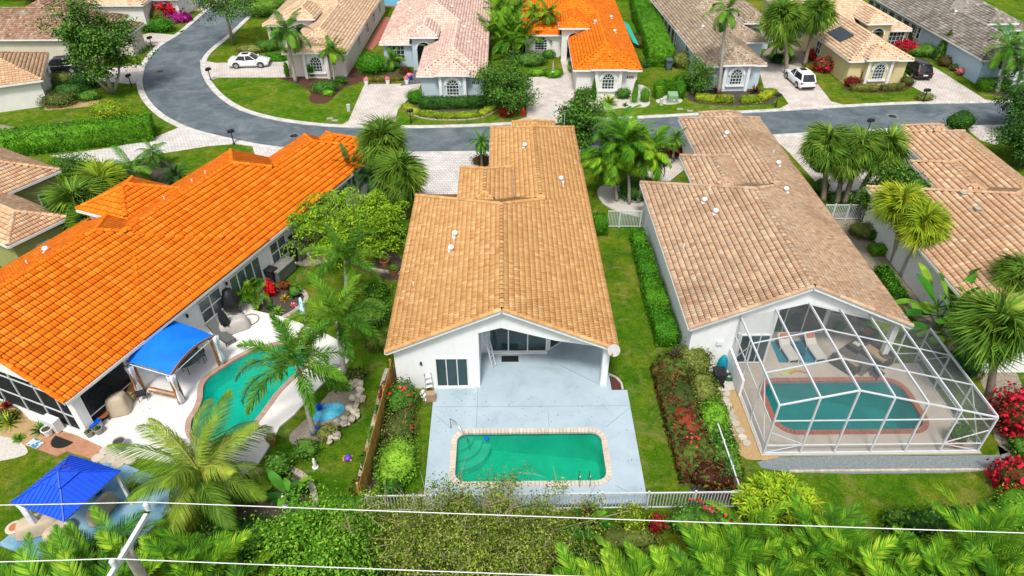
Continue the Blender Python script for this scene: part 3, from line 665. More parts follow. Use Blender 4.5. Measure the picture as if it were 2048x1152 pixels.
def place(anchor_local, anchor_world, rot):
    c, s = math.cos(rot), math.sin(rot); x, y = anchor_local
    return (anchor_world[0] - (c * x - s * y), anchor_world[1] - (s * x + c * y))
def vent(rt, ro, x, y, z, kind='turbine', rz=0):
    b = MB()
    if kind == 'turbine':
        b.tube([(x, y, z - .12), (x, y, z + .16)], .07, 8); b.lathe([(.05, .14), (.17, .18), (.19, .27), (.15, .36), (.04, .40)], 12, (x, y, z)); b.box((x, y, z), (.38, .38, .05))
    elif kind == 'box': b.box((x, y, z + .08), (.36, .36, .26), rz); b.box((x, y, z + .22), (.42, .42, .04), rz)
    else: b.tube([(x, y, z - .1), (x, y, z + .28)], .05, 8)
    b.build('roof_vent', M_white if kind != 'box' else M_concp, rt, False)
def wing_h(ws, x, y): return max(w.h(x, y) for w in ws)

def std_wings(mx=1, gy=28.5, my=16.8, ze=3.1, gx0=-.9, bay=True, port=(-3.0, .7, 18.8)):
    W = [Wing(-6.2, 6.2, 0, my, ze), Wing(gx0, 6.2, my - 6.5, gy, ze, h0=True)]
    W.append(Wing(port[0], port[1], my - 5, port[2], ze + 1.2, h0=True))
    if bay: W.append(Wing(.95, 4.55, gy - 3.4, gy + .55, ze + .28, .5, h0=True))
    if mx < 0:
        for w in W: w.x0, w.x1 = -w.x1, -w.x0
    return W

# ---- the white house with the golden tan roof (middle)
def middle_house():
    loc = (-.16, 27.45); rt = root('house', 'white house with golden tan tile roof and open patio facing the green rectangular pool', 'house', (loc[0], loc[1], 0))
    W = std_wings(); ro = make_roof(rt, W, T_tan, 2, pu=.205)
    B = MB(); y = .38
    # back gable: solid left part, white band above the open patio
    B.wallpoly([(-5.88, 0), (-1.42, 0), (-1.42, 4.0), (-.05, 4.4), (2.85, 3.48), (5.6, 2.95), (5.88, 2.95), (5.88, 3.1 + .456 * .32 - .1), (0, 3.1 + 2.83 - .14), (-5.88, 3.1 + .456 * .32 - .1)], y, y + .3)
    B.prism([(-5.88, y + .3), (-1.42, y + .3), (-1.42, 3.2), (-1.1, 3.2), (-1.1, 16.4), (-5.88, 16.4)], 0, 3.14)
    B.prism([(-1.1, 3.2), (2.6, 3.2), (4.15, 4.6), (5.88, 4.6), (5.88, 28.1), (-.55, 28.1), (-.55, 16.4), (-1.11, 16.4)], 0, 3.135)
    B.wallpoly([(-1.42, 3.1), (5.87, 3.1), (5.87, 3.13), (.0, 5.7), (-1.42, 5.1)], 4.7, 4.85)   # end of the vaulted patio ceiling
    B.wallpoly([(-1.41, 3.1), (2.6, 3.1), (2.6, 4.55), (.0, 5.72), (-1.41, 5.08)], 3.2, 3.35)
    B.box((-1.34, 1.8, 2.3), (.17, 2.9, 4.6))
    B.build('wall', M_wall, rt)
    MB().box((5.68, .55, 1.5), (.36, .36, 3.0)).build('post', M_wall, rt)
    MB().box((-2.78, y - .06, .12), (2.4, .14, .1)).build('door_sill', M_white, rt)
    d = window(rt, -2.78, y - .02, .18, 1.78, 2.15, 0, 3, 1, fw=.05, bar=.05, name='sliding_door')
    for x in (-.15, 1.05, 2.2): pass
    d = window(rt, .92, 3.18, .22, 3.4, 2.35, 0, 3, 1, fw=.06, bar=.07, name='sliding_door', glass=M_glass)
    MB().box((.92, 3.12, .12), (3.5, .16, .18)).build('door_sill', M_white, rt)
    MB().box((.0, 3.19, 3.0), (2.1, .02, .75)).build('transom_pane', M_glass, rt)
    a = math.atan2(1.4, 1.55); window(rt, 3.38, 3.86, .22, 1.7, 2.3, a, 1, 1, fw=.07, name='window')
    MB().box((-4.45, y - .06, 1.95), (.1, .12, .16)).build('wall_lamp', M_black, rt)
    for x, yy, k in ((-2.9, 8.9, 'turbine'), (-3.05, 7.4, 'turbine'), (-2.95, 8.3, 'pipe'), (1.8, 22.0, 'turbine'), (4.3, 17.2, 'turbine'), (4.4, 16.5, 'pipe'), (-5.2, 5.2, 'pipe')): vent(rt, ro, x, yy, wing_h(W, x, yy) + .05, k)
    return rt, W
MID, WM = middle_house()

# ---- the house with the screen cage (right of the middle one)
def cage_house():
    rt = root('house', 'white house with mottled pink and tan tile roof behind the screen cage', 'house', (16.45, 29.2, 0))
    W = std_wings(); ro = make_roof(rt, W, T_mix, 2, pu=.205); B = MB(); y = .38
    B.wallpoly([(-5.88, 0), (-1.35, 0), (-1.35, 4.02), (.1, 4.45), (2.85, 3.62), (5.5, 2.88), (5.88, 2.88), (5.88, 3.15), (0, 5.79), (-5.88, 3.15)], y, y + .3)
    B.prism([(-5.88, y + .3), (-1.35, y + .3), (-1.35, 3.0), (-1.1, 3.0), (-1.1, 16.4), (-5.88, 16.4)], 0, 3.14)
    B.prism([(-1.1, 3.0), (3.1, 3.0), (4.15, 4.6), (5.88, 4.6), (5.88, 28.1), (-.55, 28.1), (-.55, 16.4), (-1.11, 16.4)], 0, 3.135)
    B.wallpoly([(-1.35, 3.1), (5.87, 3.1), (5.87, 3.13), (0, 5.7), (-1.35, 5.1)], 4.7, 4.85); B.wallpoly([(-1.34, 3.1), (3.1, 3.1), (3.1, 4.35), (0, 5.72), (-1.34, 5.1)], 3.0, 3.15); B.box((-1.27, 1.8, 2.3), (.17, 2.6, 4.6))
    B.build('wall', M_wall, rt)
    MB().box((5.7, .56, 1.45), (.34, .34, 2.9)).build('post', M_wall, rt)
    window(rt, -2.2, y - .02, .14, 1.7, 2.15, 0, 3, 1, name='sliding_door', bar=.05)
    window(rt, 1.15, 2.98, .16, 3.6, 2.7, 0, 3, 1, name='sliding_door', glass=glassmat('dark_glass', (.008, .011, .011)), bar=.07)
    window(rt, 3.64, 3.8, .16, 1.5, 2.5, math.atan2(1.6, 1.05), 1, 1, name='window', glass=M_glassg); window(rt, 5.0, 4.57, .3, 1.5, 2.3, 0, 2, 1, name='window', glass=M_glassg)
    for x, yy, k in ((-3.0, 11.2, 'turbine'), (-2.7, 9.5, 'turbine'), (-2.4, 12.4, 'pipe'), (-5.1, 7.2, 'pipe'), (1.5, 22.5, 'turbine'), (4.1, 17.5, 'turbine'), (2.9, 12.5, 'turbine'), (4.6, 20.0, 'pipe')): vent(rt, ro, x, yy, wing_h(W, x, yy) + .05, k)
    MB().box((-4.2, y - .06, 1.7), (.35, .12, .28)).build('meter_box', M_white, rt); MB().box((-3.2, y - .06, 2.3), (.14, .14, .22)).build('wall_lamp', M_white, rt)
    return rt
CAGEH = cage_house()

# ---- the orange roofed house (left)
LROT = R(-22.75)
LLOC = place((6.2, 0), G(130, 805, 3.1), LROT)
def left_house():
    rt = root('house', 'white house with bright orange tile roof beside the kidney shaped pool', 'house', (LLOC[0], LLOC[1], 0), LROT)
    W = [Wing(-7.0, 6.2, 0, 15.8), Wing(-5.1, 6.2, 5, 25.5, h0=True), Wing(-1.28, 6.2, 18, 30.2, h0=True), Wing(-6.1, -1.8, 12.2, 16.9, 4.65, h0=True), Wing(.6, 4.3, 27, 30.8, 3.38, .5, h0=True)]
    ro = make_roof(rt, W, T_orange, True, pu=.36, pv=.40)
    B = MB()
    B.prism([(-6.6, 4.2), (5.88, 4.2), (5.88, 29.8), (-.9, 29.8), (-.9, 25.1), (-4.7, 25.1), (-4.7, 15.4), (-6.6, 15.4)], 0, 3.14)
    B.box((-3.95, 14.55, 3.6), (3.5, 3.9, 2.2))
    B.wallpoly([(-6.6, 3.0), (5.88, 3.0), (5.88, 3.15), (-.4, 5.95), (-6.6, 3.15)], .4, .6)
    B.wallpoly([(-6.6, 3.1), (5.88, 3.1), (-.4, 5.9)], 4.19, 4.3)
    B.box((5.62, .66, 1.5), (.5, .5, 3.0)); B.box((5.66, 3.95, 1.5), (.42, .5, 3.0)); B.box((-5.62, .66, 1.5), (.5, .5, 3.0))
    B.build('wall', M_wall, rt)
    # screened lanai
    fr = MB()
    for x in (4.5, 3.1, 1.4, -.3, -2.0, -3.7): fr.bar((x, .5, 0), (x, .5, 3.0 ), .07)
    for z in (1.15, 2.5): fr.bar((-5.4, .5, z), (5.4, .5, z), .05, .07)
    fr.bar((-5.4, .5, .08), (5.4, .5, .08), .08, .12); fr.bar((5.75, .9, .95), (5.75, 3.7, .95), .05, .07); fr.bar((5.75, .9, .08), (5.75, 3.7, .08), .07, .12)
    fr.build('screen_frame', M_alu, rt)
    MS = screenmat('dark_insect_screen', (.02, .025, .028), .55)
    s = MB(); s.box((0, .52, 1.55), (10.8, .006, 2.9)); s.build('screen', MS, rt); s = MB(); s.box((5.77, 2.3, 1.55), (.006, 2.8, 2.9)); s.build('screen', MS, rt)
    MB().prism([(-5.7, .7), (5.6, .7), (5.6, 4.2), (-5.7, 4.2)], .0, .104).build('lanai_floor', M_concp, rt)
    # right side windows and doors (x = 5.88)
    for yy, w, h, z, c in ((10.1, 1.9, 1.65, .85, 2), (13.3, 2.9, 2.3, .14, 4), (16.7, 1.7, 1.6, .9, 2), (24.6, 1.4, 1.5, 1.0, 2)):
        window(rt, 5.9, yy, z, w, h, R(90), c, 2 if h < 2 else 1, glass=M_glassg, bar=.07)
    for yy in (8.2, 11.6, 19.2): MB().lathe([(.03, 0), (.07, .05), (.09, .2), (.03, .3)], 8, (6.0, yy, 2.15)).build('wall_lamp', M_black, rt)
    for x, yy, k in ((-1.2, 15, 'pipe'), (-1.1, 17.5, 'pipe'), (-1.3, 19, 'pipe'), (-2.3, 3.5, 'turbine'), (-3, 7.5, 'turbine'), (-2.6, 6, 'pipe')): vent(rt, ro, x, yy, wing_h(W, x, yy) + .03, k)
    return rt
LEFTH = left_house()

# ---- the peach roofed house at the right edge
def right_house():
    rt = root('house', 'white house with peach tile roof behind the row of yellow green fan palms', 'house', (33.1, 28.3, 0))
    W = std_wings(port=(-2.6, .9, 18.5), gx0=.1, gy=26.4); ro = make_roof(rt, W, T_mix2, True, pu=.32, pv=.36)
    walls_of(rt, W, M_wall)
    for x, yy in ((-2.2, 12.3), (-2.3, 10.3)): vent(rt, ro, x, yy, wing_h(W, x, yy), 'box')
    return rt
RIGHTH = right_house()

# ---- houses across the street
def street_house(label, m_roof, m_wall, loc, rot, mx, gy=27.0, ze=2.75, W=None, number=None, port=(-3.0, .7, 18.2), my=16.8, trim=None, arch_d=False):
    rt = root('house', label, 'house', (loc[0], loc[1], 0), rot); trim = trim or M_white
    W = W or std_wings(mx, gy, my, ze, port=port); make_roof(rt, W, m_roof, False, fascia=trim)
    walls_of(rt, W, m_wall, skip=(2,))
    f = lambda x: x * mx
    # bay with arched window in the garage wing
    bx = f(2.75); window(rt, bx, gy + .22, .75, 1.35, 1.05, R(180), 4, 3, arch=True, frame=trim, fw=.08)
    b = MB(); n = 12
    for s in (-1, 1): b.box((bx + s * 1.25, gy + .28, 1.5), (.3, .12, 3.0))
    b.box((bx, gy + .28, .62), (2.0, .16, .16)); b.loft([[(bx + r * math.cos(math.pi * i / n), yy, 1.8 + r * math.sin(math.pi * i / n)) for r, yy in ((.72, gy + .2), (.9, gy + .2), (.9, gy + .3), (.72, gy + .3))] for i in range(n + 1)])
    b.build('window_surround', trim, rt)
    # entrance portico
    p = W[2]; pc = (p.x0 + p.x1) / 2; yf = p.y1 - .4
    po = arch_wall(rt, m_wall, p.x0 + .35, p.x1 - .35, yf, p.ze + .05, 1.55, 2.45, trim=trim)
    B = MB()
    for x in (p.x0 + .5, p.x1 - .5): B.box((x, yf - .95, p.ze / 2 + .02), (.28, 1.2, p.ze))
    B.prism([(p.x0 + .36, p.y0 + .4), (p.x1 - .36, p.y0 + .4), (p.x1 - .36, my - .3), (p.x0 + .36, my - .3)], ze - .5, p.ze + .04); B.build('portico_side', m_wall, rt)
    dy = my - .36 + .03
    dm = mat('front_door_grey', (.10, .12, .12), (.08, .09, .09), 3, .5)
    MB().box((pc, dy, 1.25), (1.3, .1, 2.5)).build('door', dm, rt); MB().box((pc, dy + .03, 1.3), (1.75, .06, 2.7)).build('door_frame', mat('dark_bronze', (.05, .06, .06)), rt)
    # front window of the main body beside the portico
    wx = (p.x0 - .35 + -6.2 * 1 + .5) / 2 if mx > 0 else (p.x1 + .35 + 6.2 - .5) / 2
    window(rt, wx, my - .36 + .04, .85, 1.9 if not arch_d else 1.5, 1.65 if not arch_d else .9, R(180), 4, 3, frame=trim, arch=arch_d, single=True)
    # side windows on the wall along the garage wing
    sx = f(5.86)
    for yy in (4.5, 9.0, 13.5, 19.0): window(rt, sx + .03 * mx, yy, .9, 1.3, 1.4, R(90) if mx > 0 else R(-90), 2, 2, frame=trim, single=True)
    if number:
        nx = f(5.1); nb = MB()
        for k in range(4): nb.box((nx + (k - 1.5) * .2, gy - .355, 1.85), (.12, .03, .26))
        nb.build('house_number', M_dark, rt)
    return rt, W
M_pinkw = mat('pale_pink_stucco', (.74, .66, .60), (.66, .58, .53), .8, .85, .2, 60)
M_bluew = mat('pale_blue_grey_stucco', (.46, .56, .60), (.40, .50, .54), .8, .85, .2, 60)
M_whitew = mat('warm_white_stucco', (.78, .76, .71), (.68, .66, .62), .8, .85, .2, 60)
M_lbluew = mat('light_blue_stucco', (.53, .62, .68), (.46, .55, .61), .8, .85, .2, 60)
M_yellow = mat('pale_yellow_stucco', (.68, .58, .30), (.60, .50, .26), .8, .85, .2, 60)
M_skyw = mat('sky_blue_stucco', (.45, .59, .70), (.39, .52, .63), .8, .85, .2, 60)
M_cream = mat('cream_stucco', (.66, .60, .50), (.57, .52, .43), .8, .85, .2, 60)
M_olive = mat('olive_green_stucco', (.36, .36, .13), (.29, .30, .10), .8, .85, .2, 60)
z_ = 2.75
r1 = R(178.2); l1 = place((-6.2, 27.0), G(692, 107, z_), r1)
F1 = street_house('pale pink stucco house with cream beige tile roof behind the white sedan', T_beige, M_pinkw, l1, r1, -1)
r2 = R(179.6); l2 = place((-6.2, 27.0), G(972, 151, z_), r2)
F2 = street_house('pale blue grey house with pale pink tile roof and arched window', T_pink, M_bluew, l2, r2, -1, number=True, port=(-2.7, .6, 18.2))
r3 = R(178.6); l3 = place((-6.2, 28.6), G(1284, 140, z_), r3)
F3 = street_house('white house with bright orange tile roof across the street', T_orange, M_whitew, l3, r3, -1, gy=28.6, number=True, port=(-2.0, 1.6, 18.2), arch_d=True)
r4 = R(182.6); l4 = place((6.2, 27.0), G(1411, 132, z_), r4)
W4 = [Wing(-6.2, 6.2, 0, 14.0, z_), Wing(-.4, 6.2, 8, 27.0, z_, h0=True), Wing(-4.6, -1.3, 9, 16.2, z_ + 1.2, h0=True), Wing(.95, 4.55, 23.6, 27.55, z_ + .28, .5, h0=True), Wing(-3.2, 2.2, 12, 19.5, z_, h0=True)]
F4 = street_house('pale blue house with grey brown tile roof beside the tall palm', T_greyt, M_lbluew, l4, r4, 1, my=14.0, W=W4, number=True)
r5 = R(183.0); l5 = place((6.2, 27.0), G(1700, 122, z_), r5)
F5 = street_house('pale yellow house with cream tile roof and a flat solar panel', T_beige, M_yellow, l5, r5, 1, port=(-3.4, .2, 18.0))
r6 = R(182.4); l6 = place((6.2, 27.0), G(1968, 120, z_), r6)
F6 = street_house('sky blue house with weathered grey tile roof', T_grey, M_skyw, l6, r6, 1)
# small extras on those houses
for rt, W, sx, n in ((F4[0], F4[1], 5.88, 7), (F6[0], F6[1], 5.88, 7)):
    for i in range(n): window(rt, sx + .05, 1.2 + i * 1.9, .3, 1.5, 2.0, R(90), 1, 2, glass=glassmat('porch_screen%d' % i, (.03, .035, .04), .5), single=True, bar=.05)
sp = MB(); W5 = F5[1]; P = [(5.3, 22.3), (5.3, 18.9), (3.9, 18.9), (3.9, 22.3)]
sp.loft([[(x, y, wing_h(W5, x, y) + .12) for x, y in P], [(x, y, wing_h(W5, x, y) + .2) for x, y in P]]); sp.build('solar_panel', mat('solar_black', (.02, .03, .04), (.04, .055, .065), 4, .3), F5[0])
for F, pts in ((F1, ((-1.5, 9.5), (2, 12))), (F2, ((-3.5, 15.5), (-4.2, 20), (-1.8, 10), (3.5, 8))), (F3, ((-4.3, 19.0), (-2.2, 17.2), (-4.5, 13))), (F4, ((4.0, 17.5),)), (F6, ((3.0, 15),))):
    for x, y in pts: vent(F[0], None, x, y, wing_h(F[1], x, y) + .03, 'turbine')
# wreath on the grey door of the orange roofed house
wr = MB(); wr.tube([(.2 * math.cos(a), 0, .2 * math.sin(a)) for a in [2 * math.pi * i / 16 for i in range(17)]], .06, 6)
wr.build('wreath', M_dark, F3[0], False, (.2, 16.8 - .24, 1.75))

def plain_house(label, m_roof, m_wall, loc, rot, W, wins=(), near=False, singles=0, fascia=None):
    rt = root('house', label, 'house', (loc[0], loc[1], 0), rot); make_roof(rt, W, m_roof, near, singles=singles, fascia=fascia); walls_of(rt, W, m_wall)
    for a in wins: window(rt, *a[:6], *a[6:8], single=True)
    return rt
# green house at the left edge
gl = place((0, 0), G(122, 345, 3.1), R(-30))
plain_house('olive green house with mottled pinkish tile roof beside the wide white driveway', T_mix2, M_olive, gl, R(-30), [Wing(-8, 0, -12, 0, 3.3, h0=True), Wing(-4, 6.6, -8.0, -3.9, 3.1, ax='x', h0=True)], [(6.31, -5.9, .9, .9, 1.2, R(90), 2, 3), (-.3, -1.4, .1, 1.5, 2.0, R(90), 1, 1)], True, 120)
u2 = place((0, 0), G(84, 160, 2.75), R(24))
plain_house('white house with peach tile roof on the far side of the clipped hedge', T_mix2, M_whitew, u2, R(24), [Wing(-14, 0, 0, 9.0, 2.75, ax='x', h0=True)], [(-.3, 6, .9, 1.2, 1.2, R(90), 2, 2)])
u1 = G(186, 78, 2.75)
plain_house('cream house with mottled red brown tile roof behind the black SUV', T_redb, M_cream, (u1[0], u1[1]), 0, [Wing(-18, 0, 0, 9.5, 2.75, ax='x', h0=True), Wing(-14.5, -7, 6, 16, 2.75, h0=True), Wing(-2.6, 3.4, 2.0, 6.0, 2.75, ax='x', h0=True)])
u3 = G(285, 10, 2.75)
plain_house('white house with beige tile roof and dark window behind the red bougainvillea', T_beige, M_whitew, (u3[0], u3[1]), 0, [Wing(-12, 0, 0, 12, 2.75, h0=True), Wing(-1.5, 3.5, 3, 12, 2.75, h0=True)], [(-8.2, .33, .3, 1.6, 2.0, 0, 2, 1), (1.2, 3.32, .9, 1.2, 1.2, 0, 2, 2)])
# ================================================================ plants
def Ycross(u, v, y):                # height of a pixel's ray over the plan depth y, and its x
    a = (u - 1024) / FPX; b = (576 - v) / FPX; yy = math.cos(PITCH) + b * math.sin(PITCH); zz = -math.sin(PITCH) + b * math.cos(PITCH)
    c, s = math.cos(YAW), math.sin(YAW); X, Y = c * a - s * yy, s * a + c * yy; t = y / Y
    return X * t, CAMH + zz * t
L_mid = leafmat('green_foliage', [(.025, .085, .012), (.05, .14, .018), (.085, .19, .022), (.13, .24, .03)])
L_dark = leafmat('dark_green_foliage', [(.012, .05, .010), (.025, .085, .014), (.045, .12, .018), (.075, .16, .025)])
L_hedge = leafmat('clipped_hedge_foliage', [(.025, .12, .008), (.05, .18, .010), (.085, .24, .012), (.13, .30, .018)])
L_bright = leafmat('bright_green_foliage', [(.05, .17, .012), (.09, .24, .016), (.14, .31, .02), (.20, .36, .03)])
L_lime = leafmat('lime_foliage', [(.12, .20, .012), (.20, .29, .016), (.28, .36, .02), (.38, .42, .035)])
L_wisp = leafmat('wispy_tree_foliage', [(.07, .12, .014), (.12, .18, .02), (.18, .24, .03), (.26, .30, .06)])
L_olive = leafmat('olive_foliage', [(.06, .085, .02), (.10, .135, .025), (.15, .18, .035), (.21, .22, .06)])
L_fish = leafmat('fishtail_palm_foliage', [(.10, .22, .012), (.14, .27, .014), (.19, .32, .016), (.26, .37, .02)])
L_red = leafmat('red_croton_foliage', [(.06, .022, .012), (.12, .022, .014), (.05, .09, .018), (.19, .03, .018), (.07, .13, .02), (.04, .07, .015)])
L_redb = leafmat('red_bush_foliage', [(.10, .008, .010), (.22, .012, .012), (.05, .06, .015), (.34, .02, .02)])
L_boug = leafmat('bougainvillea_flowers', [(.42, .006, .03), (.62, .012, .04), (.72, .03, .05), (.50, .01, .06)])
L_magenta = leafmat('magenta_flowers', [(.30, .01, .18), (.42, .02, .26), (.5, .03, .3)])
L_hib = leafmat('hibiscus_flowers', [(.60, .03, .02), (.7, .06, .08), (.75, .10, .16)])
L_pink = leafmat('pink_flowers', [(.70, .20, .22), (.75, .30, .30), (.70, .12, .14)])
L_sabal = leafmat('fan_palm_leaf', [(.045, .11, .012), (.085, .17, .016), (.14, .23, .022), (.22, .29, .04)], .3, .45)
L_fany = leafmat('yellow_green_fan_leaf', [(.11, .18, .012), (.19, .27, .014), (.29, .36, .018), (.42, .42, .03)], .3, .6)
L_feath = leafmat('feather_palm_leaf', [(.035, .12, .012), (.06, .18, .014), (.10, .23, .02), (.16, .27, .03)], .3, .6)
L_fox = leafmat('foxtail_palm_leaf', [(.04, .13, .012), (.08, .20, .014), (.14, .27, .02), (.24, .33, .03)], .3, .5)
L_coco = leafmat('coconut_palm_leaf', [(.07, .15, .014), (.11, .20, .018), (.18, .26, .025), (.30, .30, .05)], .3, .6)
L_areca = leafmat('areca_palm_leaf', [(.03, .11, .008), (.07, .19, .010), (.14, .29, .014), (.32, .42, .03)], .3, .5)
L_dkp = leafmat('dark_palm_leaf', [(.015, .055, .010), (.03, .085, .014), (.05, .12, .018)], .25, .6)
L_ban = leafmat('broad_paddle_leaf', [(.025, .12, .012), (.05, .18, .016), (.09, .24, .02), (.20, .30, .03)], .3, .7)
L_drac = leafmat('yellow_striped_dracaena_leaf', [(.12, .26, .012), (.22, .36, .016), (.36, .44, .025), (.48, .48, .05)], .3, .3)
L_dead = leafmat('dry_frond', [(.22, .17, .09), (.30, .24, .13), (.16, .12, .06)], .2, .5)

def leaf_arrays(P, Nn, size, asp=.5, rng=RNG, jit=.55):
    n = len(P); Nn = Nn + rng.normal(0, jit, (n, 3)); Nn /= np.linalg.norm(Nn, axis=1)[:, None] + 1e-9
    T = rng.normal(0, 1, (n, 3)); T -= Nn * (T * Nn).sum(1)[:, None]; T /= np.linalg.norm(T, axis=1)[:, None] + 1e-9
    Bn = np.cross(Nn, T); s = (size * rng.uniform(.65, 1.3, n))[:, None]
    V = np.stack([P - T * s * .5, P + Bn * s * asp * .5 + Nn * s * .06, P + T * s * .5 - Nn * s * .08, P - Bn * s * asp * .5 + Nn * s * .06], 1).reshape(-1, 3)
    Q = np.arange(4 * n).reshape(-1, 4); return V, Q
def lump_fn(seed, k=7, f=2.2):
    r = np.random.default_rng(seed); W = r.normal(0, f, (k, 3)); ph = r.uniform(0, 6.28, k)
    return lambda D: np.cos(D @ W.T + ph).mean(1)
def core_sphere(nu=14, nv=8):
    V = [];
    for j in range(nv + 1):
        a = math.pi * j / nv
        for i in range(nu): b = 2 * math.pi * i / nu; V.append((math.sin(a) * math.cos(b), math.sin(a) * math.sin(b), math.cos(a)))
    Q = [(j * nu + i, j * nu + (i + 1) % nu, (j + 1) * nu + (i + 1) % nu, (j + 1) * nu + i) for j in range(nv) for i in range(nu)]
    return np.array(V), np.array(Q)
CSV, CSQ = core_sphere()
_sd = [100]
def seed(): _sd[0] += 1; return _sd[0]
def bush_mesh(rx, ry, h, m, shape='blob', leaf=.14, dens=1.0, asp=.5, jit=.55, lump=.35):
    sd = seed(); rng = np.random.default_rng(sd)
    if shape == 'box':
        lx, ly = rx * 2, ry * 2; A = np.array([lx * ly, lx * h, lx * h, ly * h, ly * h]); n = int(A.sum() / (leaf * leaf * asp) * 1.1 * dens)
        f = rng.choice(5, n, p=A / A.sum()); U = rng.uniform(-1, 1, n); Vv = rng.uniform(-1, 1, n); d = rng.uniform(-.10, .03, n)
        P = np.zeros((n, 3)); Nn = np.zeros((n, 3)); z01 = (Vv + 1) / 2 * h
        for k, (ax, sg) in enumerate(((2, 1), (1, -1), (1, 1), (0, -1), (0, 1))):
            q = f == k
            if k == 0: P[q] = np.stack([U[q] * rx, Vv[q] * ry, h + d[q]], 1)
            elif ax == 1: P[q] = np.stack([U[q] * rx, sg * (ry + d[q]), z01[q]], 1)
            else: P[q] = np.stack([sg * (rx + d[q]), U[q] * ry, z01[q]], 1)
            Nn[q, ax] = sg
        lf = lump_fn(sd, 9, 1.3); o = lf(P)[:, None] * .07 * np.array([1, 1, 1.2]); P = P + Nn * o
        # rounded edges
        ex = np.maximum(0, np.abs(P[:, 0]) - (rx - .18)); ey = np.maximum(0, np.abs(P[:, 1]) - (ry - .18)); P[:, 2] -= np.where(P[:, 2] > h - .3, .35 * (ex + ey), 0)
        cv = np.array([[sx * (rx - .12), sy * (ry - .12), z] for z in (0, h - .13) for sy in (-1, 1) for sx in (-1, 1)]); cq = np.array([(0, 2, 3, 1), (4, 5, 7, 6), (0, 1, 5, 4), (2, 6, 7, 3), (0, 4, 6, 2), (1, 3, 7, 5)])
    else:
        rz = h * .55; cz = h - rz; a = (rx * ry * rz) ** (2 / 3) * 4 * math.pi; n = int(a / (leaf * leaf * asp) * 1.0 * dens)
        D = rng.normal(0, 1, (n, 3)); D /= np.linalg.norm(D, axis=1)[:, None]; D = D[D[:, 2] > -.75]; n = len(D)
        if shape == 'cone':
            t = rng.uniform(0, 1, n) ** .7; an = rng.uniform(0, 6.28, n); rr = (1 - t) ** .8 * (1 + .05 * np.sin(an * 5)) + .03
            zz = h * (1 - t) if False else h * t; P = np.stack([rx * rr * np.cos(an), ry * rr * np.sin(an), zz], 1) * (1 + rng.uniform(-.06, .02, (n, 1))); Nn = np.stack([np.cos(an), np.sin(an), np.full(n, .4)], 1)
            cv = CSV * np.array([rx * .78, ry * .78, h * .46]); cv[:, 2] += h * .42; s_ = np.clip((h - cv[:, 2]) / h, .02, 1) ** .6; cv[:, 0] *= s_; cv[:, 1] *= s_; cq = CSQ
        else:
            lf = lump_fn(sd, 9, 3.0); L = 1 + lump * lf(D); rad = L * (1 - .28 * rng.uniform(0, 1, n) ** 2.2) * np.where(rng.uniform(0, 1, n) < .16 * min(1, lump / .3), 1 + .22 * rng.uniform(0, 1, n), 1)
            P = D * np.array([rx, ry, rz]) * rad[:, None]; P[:, 2] += cz; P[:, 2] = np.maximum(P[:, 2], .04); Nn = D.copy(); Nn[:, 2] += .35
            cv = CSV * np.array([rx, ry, rz]) * (.78 * (1 + lump * lf(CSV)))[:, None]; cv[:, 2] = np.maximum(cv[:, 2] + cz, 0); cq = CSQ
    V, Q = leaf_arrays(P, Nn, np.full(len(P), leaf), asp, rng, jit)
    return np_mesh('bush', np.concatenate([V, cv]), np.concatenate([Q, cq + len(V)]), m), P
def bush(label, cat, x, y, rx, ry, h, m, shape='blob', leaf=.14, rz=0.0, name='shrub', group=None, dens=1.0, flowers=None, nfl=0, fs=.14, asp=.5, jit=.55, lump=.35, z=0.0):
    me, P = bush_mesh(rx, ry, h, m, shape, leaf, dens, asp, jit, lump)
    if flowers:
        rt = root(name, label, cat, (x, y, z), rz, group); link('foliage', me, rt)
        k = RNG.choice(len(P), min(nfl, len(P)), replace=False); Pf = P[k]; c = np.array([0, 0, h * .4]); d = Pf - c; d /= np.linalg.norm(d, axis=1)[:, None]
        V, Q = leaf_arrays(np.repeat(Pf + d * .07, 3, 0) + RNG.normal(0, fs * .25, (len(k) * 3, 3)), np.repeat(d, 3, 0), np.full(len(k) * 3, fs), .9, RNG, .4)
        tag(link('flowers', np_mesh('flowers', V, Q, flowers), rt), kind='stuff'); return rt
    return tag(link(name, me, None, (x, y, z), rz), label, cat, group)
def bpx(label, cat, u, v, rx, ry, h, m, **kw): p = G(u, v, 0); return bush(label, cat, p.x, p.y, rx, ry, h, m, **kw)   # v = base of the plant's middle
def hedge(label, a, b, w, h, m, **kw):                # clipped hedge between two plan points
    a = Vector(a[:2]); b = Vector(b[:2]); c = (a + b) / 2; d = b - a
    return bush(label, kw.pop('cat', 'hedge'), c.x, c.y, d.length / 2, w / 2, h, m, shape='box', rz=math.atan2(d.y, d.x), name='hedge', **kw)

